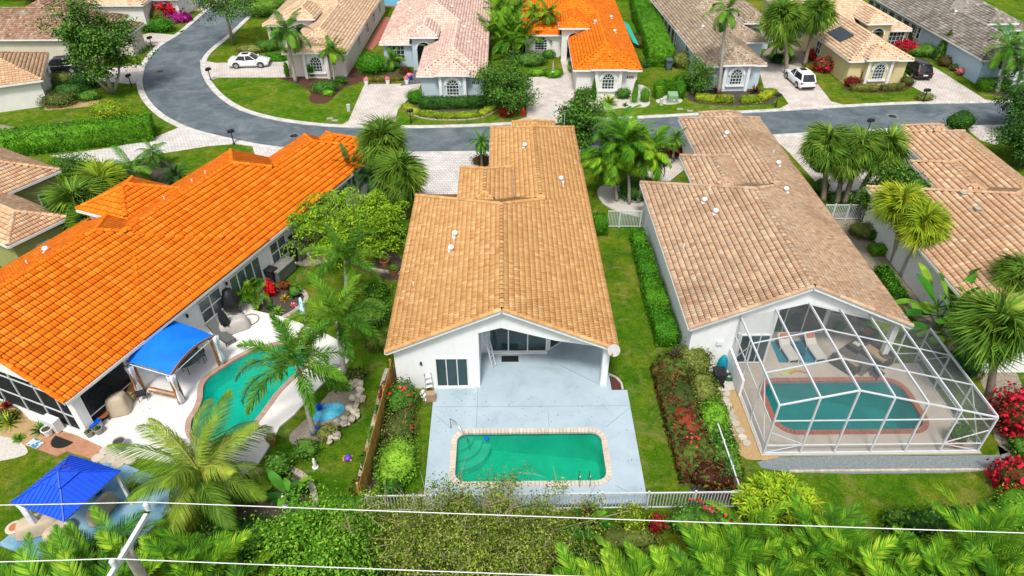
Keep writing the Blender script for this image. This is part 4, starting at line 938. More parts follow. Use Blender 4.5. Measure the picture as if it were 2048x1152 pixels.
# ---- fronds
def strip_mesh(name, items, m, extra=None):
    V = []; Q = []
    for b, d, n, L, w, dr in items:      # base, direction, up normal, length, width, droop
        s = d.cross(n).normalized(); mid = b + d * L * .5 - Vector((0, 0, dr * .25)); tip = b + d * L * .92 - Vector((0, 0, dr)); k = len(V)
        V += [b - s * w * .25, b + s * w * .25, mid + s * w * .5, mid - s * w * .5, tip + s * w * .06, tip - s * w * .06]
        Q += [(k, k + 1, k + 2, k + 3), (k + 3, k + 2, k + 4, k + 5)]
    if extra:
        o = len(V); V += [Vector(p) for p in extra.v]; Q += [tuple(i + o for i in f) for f in extra.f if len(f) == 4]
    return np_mesh(name, np.array([tuple(p) for p in V]), np.array(Q), m)
def feather(L, nl, ll, lw, bend, m, hang=.25, vlift=.0, plum=False, start=.12, sd=1):
    r = random.Random(sd); pts = []; p = Vector((0, 0, 0)); n = 14
    for i in range(n + 1):
        pts.append(p.copy()); a = -bend * ((i + .5) / n) ** 1.4; p = p + Vector((math.cos(a), r.uniform(-.02, .02), math.sin(a))) * (L / n)
    items = []
    def at(t): t = min(.9999, t) * n; i = int(t); return pts[i].lerp(pts[i + 1], t - i), (pts[i + 1] - pts[i]).normalized()
    for k in range(nl):
        t = start + (1 - start) * (k + .5) / nl; q, d = at(t); up = Vector((0, 1, 0)).cross(d) * -1; up = up if up.z > 0 else -up
        prof = math.sin(math.pi * min(1, .16 + .86 * t ** .9)) ** .6
        for sg in (-1, 1):
            ang = R(62 - 32 * t) + r.uniform(-.08, .08); lift = vlift + r.uniform(-.1, .1)
            if plum: lift = r.choice((-.9, -.4, .1, .6, 1.1)) + r.uniform(-.2, .2)
            side = Vector((0, sg, 0)) * math.cos(lift) + up * math.sin(lift); dd = (d * math.cos(ang) + side * math.sin(ang)).normalized()
            items.append((q, dd, up, ll * prof * r.uniform(.88, 1.1), lw, hang * ll * prof * r.uniform(.7, 1.4)))
    ex = MB(); ex.tube(pts, [.03 * L / 3 * (1 - .8 * i / n) + .006 for i in range(n + 1)], 4, False)
    return strip_mesh('frond', items, m, ex)
def fan(Rf, pet, m, ns=26, spread=290, sd=1, droop=.35):
    r = random.Random(sd); base = Vector((pet, 0, 0)); items = []
    for k in range(ns):
        a = R(-spread / 2 + spread * (k + .5) / ns); d = Vector((math.cos(a), math.sin(a), .12 - .25 * abs(math.sin(a)))).normalized()
        items.append((base, d, Vector((0, 0, 1)), Rf * (1 - .22 * (abs(a) / 2.6) ** 2) * r.uniform(.9, 1.08), Rf * .085, Rf * droop * r.uniform(.5, 1.3)))
    ex = MB(); ex.tube([(0, 0, 0), (pet * .5, 0, .04), (pet, 0, 0)], [.03, .02, .015], 4, False)
    return strip_mesh('frond', items, m, ex)
def paddle(L, w, m, sd=1, bend=.8, pet=.6):
    r = random.Random(sd); n = 10; V = []; Q = []; p = Vector((0, 0, 0)); pts = []
    for i in range(n + 1): pts.append(p.copy()); a = -bend * (i / n) ** 1.5; p = p + Vector((math.cos(a), 0, math.sin(a))) * (L / n)
    for i, q in enumerate(pts):
        t = i / n; ww = w * math.sin(math.pi * min(1, max(0, t * .95 + .04))) ** .6; k = .25
        V += [q + Vector((0, -ww / 2, k * ww / 2)), q, q + Vector((0, ww / 2, k * ww / 2))]
    for i in range(n):
        if r.random() < .12: continue
        o = i * 3; Q += [(o, o + 1, o + 4, o + 3), (o + 1, o + 2, o + 5, o + 4)]
    for v in V: v.x += pet * .98
    ex = MB(); ex.tube([(0, 0, 0), (pet, 0, 0)], [.04, .025], 4, False); o = len(V); V += [Vector(p) for p in ex.v]; Q += [tuple(i + o for i in f) for f in ex.f if len(f) == 4]
    return np_mesh('leaf', np.array([tuple(p) for p in V]), np.array(Q), m)
FR = {}
def fronds(kind):
    if kind in FR: return FR[kind]
    mk = {'sabal': lambda i: fan(1.05, .9, L_sabal, 34, 300, i, .85), 'fany': lambda i: fan(1.0, .7, L_fany, 32, 300, i, .6),
          'coconut': lambda i: feather(4.3, 64, .9, .042, (.9, 1.35, 1.8)[i % 3], L_coco, .55, -.1, sd=i), 'foxtail': lambda i: feather(2.8, 110, .56, .034, (1.0, 1.5, 1.9)[i % 3], L_fox, .12, 0, True, .14, sd=i),
          'queen': lambda i: feather(2.7, 62, .68, .036, (1.1, 1.6, 2.0)[i % 3], L_feath, .5, .1, sd=i), 'mont': lambda i: feather(2.1, 46, .66, .045, (.9, 1.4, 1.8)[i % 3], L_areca, .45, .15, sd=i),
          'areca': lambda i: feather(2.1, 38, .56, .034, (.8, 1.25, 1.7)[i % 3], L_areca, .18, .45, sd=i), 'pygmy': lambda i: feather(1.15, 40, .22, .022, (.9, 1.4, 1.9)[i % 3], L_feath, .2, .1, sd=i),
          'dark': lambda i: feather(1.7, 44, .34, .028, (.9, 1.3, 1.7)[i % 3], L_dkp, .15, .2, sd=i), 'bird': lambda i: paddle(1.7, .55, L_ban, i, (.5, .9, 1.3)[i % 3], 1.1), 'banana': lambda i: paddle(1.5, .5, L_ban, i, 1.1, .3),
          'drac': lambda i: feather(.01, 1, .1, .1, 1, L_drac, sd=i)}[kind]
    FR[kind] = [mk(i) for i in range(3)]; return FR[kind]
def crown(rt, kind, c, n, scale, el0=78, el1=-35, rseed=1, up=0.0):
    r = random.Random(rseed); fr = fronds(kind)
    for i in range(n):
        t = (i + .5) / n; el = el0 + (el1 - el0) * t ** .85 + r.uniform(-7, 7); az = i * 137.5 + r.uniform(-14, 14)
        bend = 0 if el > 50 else (1 if el > 5 else 2)
        Mx = Matrix.Translation(c) @ Matrix.Rotation(R(az), 4, 'Z') @ Matrix.Rotation(-R(el), 4, 'Y') @ Matrix.Rotation(R(r.uniform(-1, 1) * (55 if kind in ('sabal', 'fany') else 25)), 4, 'X') @ Matrix.Scale(scale * r.uniform(.85, 1.12), 4)
        link('frond' if kind not in ('bird', 'banana') else 'leaf', fr[bend], rt, M=Mx)
def trunk_mb(top, h, r0, r1, lean=0.0, rings=0):
    b = MB(); n = 10; pts = []; rad = []
    for i in range(n + 1):
        t = i / n; pts.append((top[0] * t ** 1.3, top[1] * t ** 1.3, h * t)); rad.append(r0 + (r1 - r0) * t + (.25 * r0 * (1 - t) ** 6) + (.012 if i % 2 else 0))
    return b.tube(pts, rad, 9)
PK = {  # kind: (fronds, n, r0, r1, el0, el1, trunk material)
 'sabal': ('sabal', 64, .2, .17, 82, -55, 'M_trunk'), 'fany': ('fany', 42, .16, .12, 80, -38, 'M_trunkg'), 'coconut': ('coconut', 30, .22, .16, 82, -28, 'M_trunkg'), 'foxtail': ('foxtail', 15, .15, .09, 84, -12, 'M_trunkg'),
 'queen': ('queen', 17, .18, .13, 80, -30, 'M_trunkg'), 'mont': ('mont', 16, .12, .08, 80, -25, 'M_trunkg'), 'pygmy': ('pygmy', 30, .09, .08, 80, -40, 'M_trunk'), 'dark': ('dark', 24, .12, .1, 80, -25, 'M_trunk')}
def palm(label, kind, base, h, scale=1.0, top=(0, 0), group=None, n=None, name='palm_tree', cat='palm tree'):
    f, nn, r0, r1, e0, e1, tm = PK[kind]; rt = root(name, label, cat, (base[0], base[1], 0), 0, group); sd = seed()
    trunk_mb(top, h, r0, r1).build('trunk', globals()[tm], rt, True)
    if kind == 'foxtail': MB().tube([(top[0], top[1], h - .75), (top[0], top[1], h - .4), (top[0], top[1], h + .1)], [.1, .11, .05], 8).build('crownshaft', mat('green_crownshaft', (.20, .27, .12), (.28, .33, .18), 4), rt, True)
    crown(rt, f, (top[0], top[1], h), n or nn, scale, e0, e1, sd); return rt
def palm_px(label, kind, bu, bv, cu, cv, scale=1.0, **kw):
    b = G(bu, bv, 0); x, z = Ycross(cu, cv, b.y); return palm(label, kind, (b.x, b.y), max(.3, z), scale, (x - b.x, 0), **kw)
def palm_c(label, kind, cu, cv, h, scale=1.0, **kw): b = G(cu, cv, h); return palm(label, kind, (b.x, b.y), h, scale, **kw)
def dead_fronds(rt, kind, c, n, scale, r):
    if 'dead' not in FR: FR['dead'] = [feather(1.7, 26, .45, .04, 2.2, L_dead, .5, -.5, sd=i) for i in range(2)]
    for i in range(n): link('dry_frond', FR['dead'][i % 2], rt, M=Matrix.Translation(c) @ Matrix.Rotation(r.uniform(0, 6.28), 4, 'Z') @ Matrix.Rotation(R(r.uniform(-5, 35)), 4, 'Y') @ Matrix.Scale(scale, 4))
def clump(label, kind, x, y, stems, hs, scale, spread=.5, nfr=7, name='palm_clump', cat='palm', group=None, z0=0):
    rt = root(name, label, cat, (x, y, 0), 0, group); r = random.Random(seed()); b = MB()
    for i in range(stems):
        a = i * 2.4 + r.uniform(-.4, .4); d = spread * math.sqrt((i + .5) / stems); px, py = d * math.cos(a), d * math.sin(a); h = hs * r.uniform(.65, 1.1); tx, ty = px * 1.7, py * 1.7
        b.tube([(px, py, 0), ((px + tx) / 2, (py + ty) / 2, h * .5), (tx, ty, h)], [.06, .045, .035], 6); crown(rt, kind, (tx, ty, h), nfr, scale * r.uniform(.8, 1.1), 82, 2, r.randint(1, 9999))
        if kind == 'areca' and nfr == 6 and r.random() < .35: dead_fronds(rt, kind, (tx, ty, h), 1, scale, r)
    b.build('stem', mat('areca_cane', (.22, .26, .08), (.30, .28, .10), 4), rt, True); return rt
def rosette(label, cat, x, y, m, n=26, L=.8, w=.09, el=(75, 5), z=0.0, group=None, name='plant', droop=.25):
    r = random.Random(seed()); it = []
    for i in range(n):
        e = R(el[0] + (el[1] - el[0]) * (i / n)); a = i * 2.39996 + r.uniform(-.2, .2); d = Vector((math.cos(a) * math.cos(e), math.sin(a) * math.cos(e), math.sin(e))); up = Vector((-math.cos(a) * math.sin(e), -math.sin(a) * math.sin(e), math.cos(e)))
        it.append((Vector((0, 0, .05)), d, up, L * r.uniform(.8, 1.1), w, droop * L * r.uniform(.4, 1.2)))
    return tag(link(name, strip_mesh(name, it, m), None, (x, y, z)), label, cat, group)

# ---- broadleaf trees
def tree(label, x, y, h, rx, ry, cz, rz, m, ncl=60, per=70, leaf=.2, clr=.75, stems=1, r0=.16, bark=None, twigs=0, spread=.3, name='tree', hollow=.35, asp=.5):
    rt = root(name, label, 'tree', (x, y, 0)); sd = seed(); rng = np.random.default_rng(sd); r = random.Random(sd); bark = bark or M_bark
    C = []
    while len(C) < ncl:
        d = rng.normal(0, 1, 3); d /= np.linalg.norm(d); q = hollow + (1 - hollow) * rng.uniform(0, 1) ** .6
        p = d * q * np.array([rx, ry, rz]) * (1 + .25 * rng.normal()); p[2] += cz
        if p[2] > cz - rz * .9: C.append(p)
    C = np.array(C); B = MB(); st = []
    for s in range(stems):
        a = 2 * math.pi * s / max(1, stems) + .5; bx, by = (spread * math.cos(a), spread * math.sin(a)) if stems > 1 else (0, 0); fx, fy = bx * 3.2, by * 3.2; fz = cz - rz * .55
        B.tube([(bx * .12, by * .12, 0), ((bx + fx) / 2 + r.uniform(-.1, .1), (by + fy) / 2, fz * .55), (fx, fy, fz)], [r0 * 1.25, r0 * .9, r0 * .75], 7); st.append((fx, fy, fz))
    for c in C[:min(len(C), 46)]:
        s = min(st, key=lambda q: (q[0] - c[0]) ** 2 + (q[1] - c[1]) ** 2); mid = ((s[0] * .55 + c[0] * .45), (s[1] * .55 + c[1] * .45), s[2] + (c[2] - s[2]) * .6)
        B.tube([s, mid, tuple(c)], [r0 * .42, r0 * .22, .02], 5, False)
    for i in range(twigs):
        c = C[rng.integers(len(C))]; d = Vector(tuple(rng.normal(0, 1, 3) + np.array([0, 0, .5]))).normalized(); p0 = Vector(tuple(c)); p1 = p0 + d * r.uniform(.5, 1.3); B.tube([p0, (p0 + p1) / 2 + Vector((r.uniform(-.1, .1),) * 3), p1], [.022, .014, .006], 4, False)
    B.build('trunk', bark, rt, True)
    P = np.repeat(C, per, 0) + np.clip(rng.normal(0, 1, (ncl * per, 3)), -1.9, 1.9) * clr * np.array([.55, .55, .4]) * np.repeat(rng.uniform(.6, 1.2, ncl), per)[:, None]
    Nn = P - np.array([0, 0, cz - rz]); Nn /= np.linalg.norm(Nn, axis=1)[:, None]; Nn[:, 2] += .5
    V, Q = leaf_arrays(P, Nn, np.full(len(P), leaf), asp, rng, .7); link('crown', np_mesh('crown', V, Q, m), rt); return rt
def tree_px(label, bu, bv, m, h, rx, rz, **kw): b = G(bu, bv, 0); return tree(label, b.x, b.y, h, rx, kw.pop('ry', rx), h - rz, rz, m, **kw)
# ================================================================ planting
# -- left yard
palm_px('foxtail palm on the lawn just behind the white pool deck', 'foxtail', 697, 618, 690, 520, 1.05)
palm_px('foxtail palm beside the right end of the kidney shaped pool', 'foxtail', 690, 752, 674, 640, 1.15)
palm_px('foxtail palm by the limestone rock pile leaning over the turquoise pool', 'foxtail', 628, 868, 592, 728, 1.2)
palm_px('coconut palm with long arching fronds beside the white deck', 'coconut', 404, 1010, 398, 945, .95)
# fishtail clump
fb = G(700, 505); rt = root('fishtail_palm', 'dense lime green fishtail palm clump between the orange and the tan roofs', 'palm', (fb.x, fb.y, 0))
B = MB(); r_ = random.Random(5); PP = []; NN = []
for i in range(74):
    a = i * 2.4; d = math.sqrt((i + .5) / 74); x, y = 4.1 * d * math.cos(a) + r_.uniform(-.3, .3), 2.9 * d * math.sin(a) + r_.uniform(-.3, .3); h = 4.3 - 1.9 * d * d + r_.uniform(-1.1, .9); R0 = r_.uniform(.55, 1.0); tl = r_.uniform(-.4, .4)
    if i < 16: B.tube([(x * .25, y * .25, 0), (x * .6, y * .6, h * .6), (x, y, h)], [.07, .06, .03], 6)
    for k in range(170):
        rr = r_.uniform(0, 1) ** .6; an = r_.uniform(0, 6.28); px = x + rr * R0 * math.cos(an); py = y + rr * R0 * math.sin(an); pz = h - .8 * R0 * rr * rr + tl * (px - x) + r_.uniform(-.12, .08)
        PP.append((px, py, max(.3, pz))); NN.append((.7 * rr * math.cos(an), .7 * rr * math.sin(an), 1))
for k in range(2600): 
    an = r_.uniform(0, 6.28); rr = r_.uniform(.5, 1); PP.append((3.4 * rr * math.cos(an), 2.5 * rr * math.sin(an), r_.uniform(.3, 3.4))); NN.append((math.cos(an), math.sin(an), .4))
V, Q = leaf_arrays(np.array(PP), np.array(NN, dtype=float), np.full(len(PP), .21), .42, RNG, .4)
link('foliage', np_mesh('foliage', V, Q, L_fish), rt); B.build('stem', M_trunkg, rt, True)
palm_c('fan palm with a wide round head beside the street end of the orange roof', 'sabal', 765, 285, 5.0, 1.12)
palm_c('low broad fan palm at the corner of the paver driveway by the tan roof', 'sabal', 800, 352, 3.6, 1.2)
palm_c('dark green date palm next to the orange roof edge', 'dark', 700, 335, 3.0, 1.15)
palm_c('dark green date palm half hidden under the wide fan palm head', 'dark', 742, 352, 2.6, 1.0)
p = G(500, 605); clump('yellow green areca palm in the planter against the white wall', 'areca', p.x, p.y, 7, .8, .72, .35, 7)
palm_c('young fan palm nearest the orange roof corner tower', 'fany', 205, 372, 2.8, 1.35)
palm_c('fan palm with yellowing skirt beside the olive green house', 'sabal', 160, 412, 2.6, 1.3)
palm_c('small fan palm between the olive green house and the orange tower roof', 'sabal', 188, 448, 2.0, 1.15)
palm_c('feather palm with upright fronds in the bed by the white driveway', 'queen', 262, 340, 1.8, .9)
palm_c('small feather palm at the driveway edge of the left bed', 'queen', 306, 305, 1.5, .55)
palm_c('low dark palm in the bed beside the grass strip', 'dark', 352, 352, 1.0, .95)
tree_px('small pale trunked tree by the corner of the olive green house', 160, 372, L_mid, 3.0, 1.5, 1.2, ncl=40, per=90, leaf=.16, stems=3, r0=.06, spread=.15)
# -- between the middle house and the cage house
for i, (bu, bv, cu, cv, s, lab) in enumerate(((1233, 402, 1222, 318, 1.0, 'shortest yellow green feather palm in the curved white gravel bed'), (1258, 408, 1252, 285, 1.1, 'tallest yellow green feather palm in the curved white gravel bed'), (1276, 405, 1302, 305, 1.05, 'leaning yellow green feather palm in the curved white gravel bed'))): palm_px(lab, 'mont', bu, bv, cu, cv, s * 1.15, n=32)
palm_c('drooping dark green feather palm beside the street behind the gravel bed palms', 'queen', 1238, 258, 4.0, 1.0, n=24)
palm_c('small date palm beside the street end of the mottled pink roof', 'pygmy', 1352, 276, 2.4, 1.1)
palm_c('small date palm beside the flag at the tan roof', 'pygmy', 962, 284, 2.6, 1.15)
bpx('low green and red shrub under the small palm by the tan roof', 'shrub', 966, 328, 1.0, .8, .9, L_red)
bpx('red leaved shrub by the street end of the mottled pink roof', 'shrub', 1350, 310, 1.5, 1.0, 1.1, L_redb)
bpx('round clipped bush at the street corner of the tan roof', 'shrub', 1176, 330, 1.1, 1.0, 1.5, L_hedge, leaf=.1, lump=.1)
bpx('dark shrub mass under the gravel bed palms against the white wall', 'shrub', 1275, 392, 1.9, 1.6, 1.5, L_dark)
bpx('low green shrub at the lawn edge beside the gravel bed', 'shrub', 1205, 345, .9, 1.1, .8, L_mid)
hedge('clipped hedge block at the white gate beside the tan roof', G(1185, 462), G(1213, 462), 1.6, 1.3, L_hedge, leaf=.1)
for y0, y1, w, l in ((41.2, 43.0, 1.0, 'short clipped bush first in the row along the long white wall'), (37.4, 41.0, 1.2, 'clipped hedge second in the row along the long white wall'), (33.9, 37.1, 1.35, 'clipped hedge third in the row along the long white wall'), (31.0, 33.6, 1.4, 'clipped hedge fourth in the row along the long white wall')):
    hedge(l, (9.75, y0), (9.75, y1), w, 1.15, L_hedge, leaf=.12)
# croton bed between the middle lawn and the picket fence
for i, (u, v, rx, ry, h, m, l) in enumerate(((1345, 752, .95, 1.5, 1.05, L_red, 'reddish croton at the far end of the bed by the lawn'), (1356, 805, 1.05, 1.5, 1.0, L_red, 'reddish croton second along the bed by the lawn'), (1370, 858, 1.1, 1.3, 1.0, L_red, 'reddish croton third along the bed by the lawn'), (1392, 915, 1.2, 1.2, 1.0, L_red, 'reddish croton fourth along the bed by the lawn'), (1425, 962, 1.4, 1.0, 1.05, L_red, 'reddish croton at the white fence end of the bed'),
    (1382, 735, 1.0, 1.2, 1.5, L_olive, 'loose yellow green shrub against the corner of the white house'), (1402, 792, .85, 1.1, 1.3, L_olive, 'loose yellow green shrub beside the black bin'), (1424, 848, .9, 1.1, 1.3, L_bright, 'bright green shrub at the end of the picket fence'), (1446, 900, .8, 1.1, .9, L_mid, 'green shrub inside the picket fence among the crotons'), (1440, 950, .8, .8, 1.0, L_dark, 'dark green shrub by the fence corner among the crotons'))):
    bpx(l, 'shrub', u, v, rx, ry, h, m, dens=1.1, lump=.6, leaf=.22 if m is L_red else .16, asp=.4)
hedge('loose mass of low crotons filling the bed along the lawn', G(1336, 742), G(1400, 968), 2.1, .8, L_red, leaf=.26, asp=.4, dens=1.3, cat='shrub'); hedge('loose green foliage filling the bed along the picket fence', G(1398, 760), G(1452, 968), 1.6, .8, L_mid, leaf=.17, cat='shrub')
rt = bpx('red flowering croton among the dark shrubs near the white fence', 'shrub', 1378, 905, .5, .5, 1.1, L_red, flowers=L_hib, nfl=30, fs=.12)
# bottom right yard
for i, (u, v, s) in enumerate(((1520, 955, 1.0), (1560, 1000, 1.15), (1530, 1035, 1.0))): pass
gd = G(1545, 1042); rt = root('dracaena_bush', 'yellow striped dracaena bush beside the corner of the picket fence', 'shrub', (gd.x, gd.y, 0)); r_ = random.Random(9); it = []
for i in range(70):
    a = i * 2.4; q = math.sqrt((i + .5) / 70); x, y = 1.9 * q * math.cos(a), 1.6 * q * math.sin(a); z = 2.3 - 1.5 * q * q + r_.uniform(-.2, .2)
    for k in range(22):
        e = R(78 - 85 * k / 22 + r_.uniform(-8, 8)); b = k * 2.4; d = Vector((math.cos(b) * math.cos(e), math.sin(b) * math.cos(e), math.sin(e))); it.append((Vector((x, y, z)), d, Vector((-math.cos(b) * math.sin(e), -math.sin(b) * math.sin(e), math.cos(e))), r_.uniform(.4, .6), .085, .12))
link('foliage', strip_mesh('foliage', it, L_drac), rt); B = MB()
for i in range(14): a = i * 2.4; q = math.sqrt((i + .5) / 14); B.tube([(.5 * q * math.cos(a), .5 * q * math.sin(a), 0), (1.7 * q * math.cos(a), 1.4 * q * math.sin(a), 2.1 - 1.4 * q * q)], [.05, .03], 6)
B.build('stem', M_trunk, rt, True)
bpx('broad glossy green hedge bush in the lawn below the screen cage', 'hedge', 1880, 1060, 2.9, .9, 1.35, L_mid, name='hedge', leaf=.2)
bpx('small green bush at the end of the glossy hedge', 'shrub', 1790, 1050, .7, .6, .9, L_mid, leaf=.18)
b1 = bpx('tall red bougainvillea beside the leaning fan palm trunk', 'bougainvillea', 2040, 860, 1.9, 1.6, 2.6, L_redb, name='bougainvillea', flowers=L_boug, nfl=420, fs=.2)
b1 = bpx('red bougainvillea at the corner of the grey gravel strip', 'bougainvillea', 2030, 975, 1.3, 1.1, 1.6, L_redb, name='bougainvillea', flowers=L_boug, nfl=260, fs=.18)
bpx('loose light green shrub below the corner bougainvillea', 'shrub', 2030, 1035, 1.3, 1.2, 1.5, L_bright, dens=.7, leaf=.12)
bpx('dark green bush between the two bougainvilleas', 'shrub', 2046, 905, 1.0, .9, 1.0, L_mid)
# right strip between cage house and peach roof
for bu, bv, cu, cv, s, l in ((1645, 404, 1652, 290, 1.05, 'fan palm with the leftmost trunk of the group on the paver driveway'), (1672, 408, 1690, 314, 1.0, 'slender fan palm second in the group on the paver driveway'), (1688, 408, 1720, 297, 1.0, 'leaning fan palm third in the group on the paver driveway'), (1708, 408, 1768, 302, 1.1, 'strongly leaning thick fan palm of the group on the paver driveway')): palm_px(l, 'sabal', bu, bv, cu, cv, s, n=54)
for bu, bv, cu, cv, s, l in ((1785, 525, 1800, 408, 1.12, 'yellow green fan palm nearest the green tree by the peach roof'), (1803, 552, 1845, 450, 1.15, 'yellow green fan palm in the middle of the row by the peach roof'), (1828, 548, 1870, 495, 1.15, 'yellow green fan palm beside the bird of paradise clump'), (1800, 500, 1820, 425, 1.0, 'yellow green fan palm close against the peach roof')): palm_px(l, 'fany', bu, bv, cu, cv, s, n=46)
tree_px('dense green tree at the corner of the peach roof', 1772, 445, L_mid, 4.6, 1.9, 2.1, ncl=110, per=120, leaf=.22, stems=2, r0=.1)
b = G(1895, 668); clump('bird of paradise clump with big paddle leaves beside the peach roof', 'bird', b.x, b.y, 9, 1.0, 1.15, 1.0, 6, name='bird_of_paradise', cat='plant')
b = G(1960, 660); clump('second bird of paradise clump behind the round headed fan palm', 'bird', b.x, b.y, 5, .9, .95, .7, 6, name='bird_of_paradise', cat='plant')
bpx('mixed low shrubs under the bird of paradise', 'shrub', 1850, 690, 1.1, 1.3, .9, L_olive); bpx('dark shrub beside the cage corner', 'shrub', 1925, 735, 1.3, 1.2, .8, L_dark)
palm_px('fan palm with thick leaning trunk beside the red bougainvillea', 'sabal', 1972, 805, 1990, 655, 1.15, n=56)
palm_c('fan palm in front of the peach roof at the frame edge', 'sabal', 2040, 560, 4.2, .95)
hedge('clipped hedge row in the sandy strip beside the mottled pink roof', G(1758, 545), G(1800, 610), 1.0, .8, L_hedge, leaf=.11)
hedge('short clipped hedge by the sandy strip at the fan palm trunks', G(1738, 508), G(1775, 506), .9, .75, L_hedge, leaf=.11)
bpx('loose grey green shrub behind the white gate in the sandy strip', 'shrub', 1722, 470, 1.1, .9, 1.1, L_olive); bpx('small dark shrub with a red flower beside the sandy strip', 'shrub', 1752, 480, .7, .6, 1.0, L_dark)
hedge('low dark hedge behind the leaning fan palm trunks', G(1655, 405), G(1728, 403), .8, .9, L_dark, leaf=.12)
bpx('airy shrub at the paver edge beside the mottled pink roof', 'shrub', 1640, 385, .8, .8, 1.4, L_mid, dens=.5)
# -- left of the middle house
for u, v, rx, ry, h, m, f, n, l in ((806, 815, .9, 1.2, 1.6, L_mid, L_hib, 26, 'hibiscus bush with pink flowers against the white gable wall'), (803, 868, .95, 1.5, 1.2, L_olive, L_hib, 5, 'sparse olive bush in the middle of the row along the wooden fence'), (795, 935, 1.1, 1.8, 1.25, L_bright, None, 0, 'bright green bush in the row along the wooden fence'), (785, 985, .7, .6, .9, L_mid, None, 0, 'small green bush at the white fence end of the wooden fence')): bpx(l, 'shrub', u, v, rx, ry, h, m, flowers=f, nfl=n, leaf=.13)
for i, (u, v, l) in enumerate(((772, 790, 'dark red cordyline behind the wooden fence near the roof corner'), (765, 830, 'leafy green plant behind the middle of the wooden fence'), (750, 880, 'leafy plant with yellow flowers behind the wooden fence'), (738, 930, 'leafy dark green plant behind the lower wooden fence'), (720, 985, 'dark bromeliad at the lower end of the stone border'))): bpx(l, 'plant', u, v, .4, .75, .65, (L_redb, L_mid, L_mid, L_dark, L_red)[i], name='plant', leaf=.2)
bpx('round green bush at the curved border of the soil bed', 'shrub', 562, 945, .75, .7, 1.3, L_mid, leaf=.16)
b = G(590, 1010); clump('small banana plant in the curved soil bed', 'banana', b.x, b.y, 2, .5, 1.0, .2, 6, name='banana_plant', cat='plant')
bpx('low leafy ground plants inside the curved soil bed', 'plant', 520, 975, .9, .6, .45, L_bright, name='plant', leaf=.2); bpx('green leafy plants at the edge of the curved soil bed', 'plant', 490, 1000, .7, .6, .5, L_mid, name='plant', leaf=.2)
for u, v, rx, h, m, l in ((680, 770, .7, .7, L_mid, 'low green shrub at the foot of the middle foxtail palm'), (715, 755, .6, .5, L_olive, 'dry grassy tuft right of the middle foxtail palm'), (615, 905, .7, .7, L_mid, 'green shrub at the foot of the leaning foxtail palm'), (655, 870, .6, .6, L_olive, 'olive tuft between the leaning foxtail palm and the rocks'), (742, 640, 1.5, 1.4, L_mid, 'loose green shrub by the roof eave behind the foxtail palm'), (755, 590, 1.0, .8, L_bright, 'low bright shrub on the lawn along the tan roof eave'), (755, 690, .8, .8, L_olive, 'loose shrub along the eave of the tan roof')): bpx(l, 'shrub', u, v, rx, rx, h, m)
# planter plants by the deck
for u, v, m, n, L, l in ((557, 625, L_bright, 30, .55, 'green bromeliad in the planter beside the deck'), (540, 618, L_ban, 22, .5, 'dark green bromeliad in the planter beside the deck'), (570, 600, leafmat('orange_green_croton', [(.40, .18, .02), (.30, .26, .03), (.12, .2, .02)]), 26, .5, 'orange and green croton in the planter'), (588, 612, L_pink, 20, .3, 'pink rosette in the planter beside the stone border')): q = G(u, v); rosette(l, 'plant', q.x, q.y, m, n, L)
bpx('bright red cordyline in the planter beside the deck', 'shrub', 543, 592, .45, .45, 1.3, leafmat('bright_red_leaves', [(.45, .01, .015), (.6, .015, .02), (.3, .01, .01)]), leaf=.3, dens=.8, asp=.3); bpx('small red flowered plant behind the planter', 'plant', 570, 578, .4, .3, .7, L_redb, leaf=.2, name='plant'); bpx('broad leaved green plant at the back of the planter', 'plant', 592, 590, .5, .5, .8, L_mid, leaf=.3, name='plant')
for u, v, m, L, l in ((20, 850, L_lime, 1.0, 'lime green spider plant by the screened porch'), (85, 862, L_mid, .8, 'dark green spiky plant beside the white pot'), (38, 880, L_bright, .5, 'small green rosette in the tan gravel'), (15, 815, L_redb, .6, 'red tipped bromeliad against the porch screen'), (30, 832, L_redb, .5, 'red bromeliad among the porch plants')): q = G(u, v); rosette(l, 'plant', q.x, q.y, m, 34, L, .07)
bpx('low mixed plants along the porch screen', 'plant', 5, 840, 1.0, .6, .5, L_olive, name='plant')
# -- front gardens across the street
bpx('big rounded green bush between the pink and the blue grey houses', 'shrub', 745, 145, 1.9, 1.6, 2.3, L_hedge, leaf=.14, lump=.2)
bpx('low rounded bush in the mulch bed beside the slim palm', 'shrub', 650, 182, 1.7, 1.2, 1.1, L_mid); bpx('small yellow green bush at the tip of the mulch bed', 'shrub', 657, 190, .7, .6, .6, L_bright); bpx('small round bush under the slim palm at the pink house corner', 'shrub', 682, 168, .8, .7, .9, L_mid)
bpx('upright clipped shrub before the arched window of the pink house', 'shrub', 626, 155, .7, .6, 2.0, L_hedge, leaf=.12, lump=.1); bpx('narrow upright shrub beside the pink house wall', 'shrub', 576, 155, .35, .35, 1.9, L_hedge, leaf=.12, lump=.1)
hedge('low hedge behind the white sedan', G(535, 122), G(570, 122), .9, .9, L_hedge); bpx('dark shrubs beside the white sedan', 'shrub', 535, 100, 2.0, 1.2, 1.3, L_mid); bpx('olive shrub mound in the lawn behind the white sedan', 'shrub', 500, 105, 1.8, .9, 1.0, L_olive)
hedge('long low croton edging before the entrance of the blue grey house', G(728, 164), G(806, 160), .6, .5, leafmat('orange_green_hedge', [(.18, .09, .02), (.12, .16, .02), (.20, .2, .03), (.26, .10, .02)])); bpx('red leaved shrub at the portico of the blue grey house', 'shrub', 812, 148, .8, .6, .9, L_red)
hedge('dark green hedge under the arched window of the blue grey house', G(840, 216), G(985, 213), 1.3, 1.1, L_dark, leaf=.13); bpx('bright green bush at the garage corner of the blue grey house', 'shrub', 830, 206, .95, .8, 1.5, L_hedge, leaf=.12)
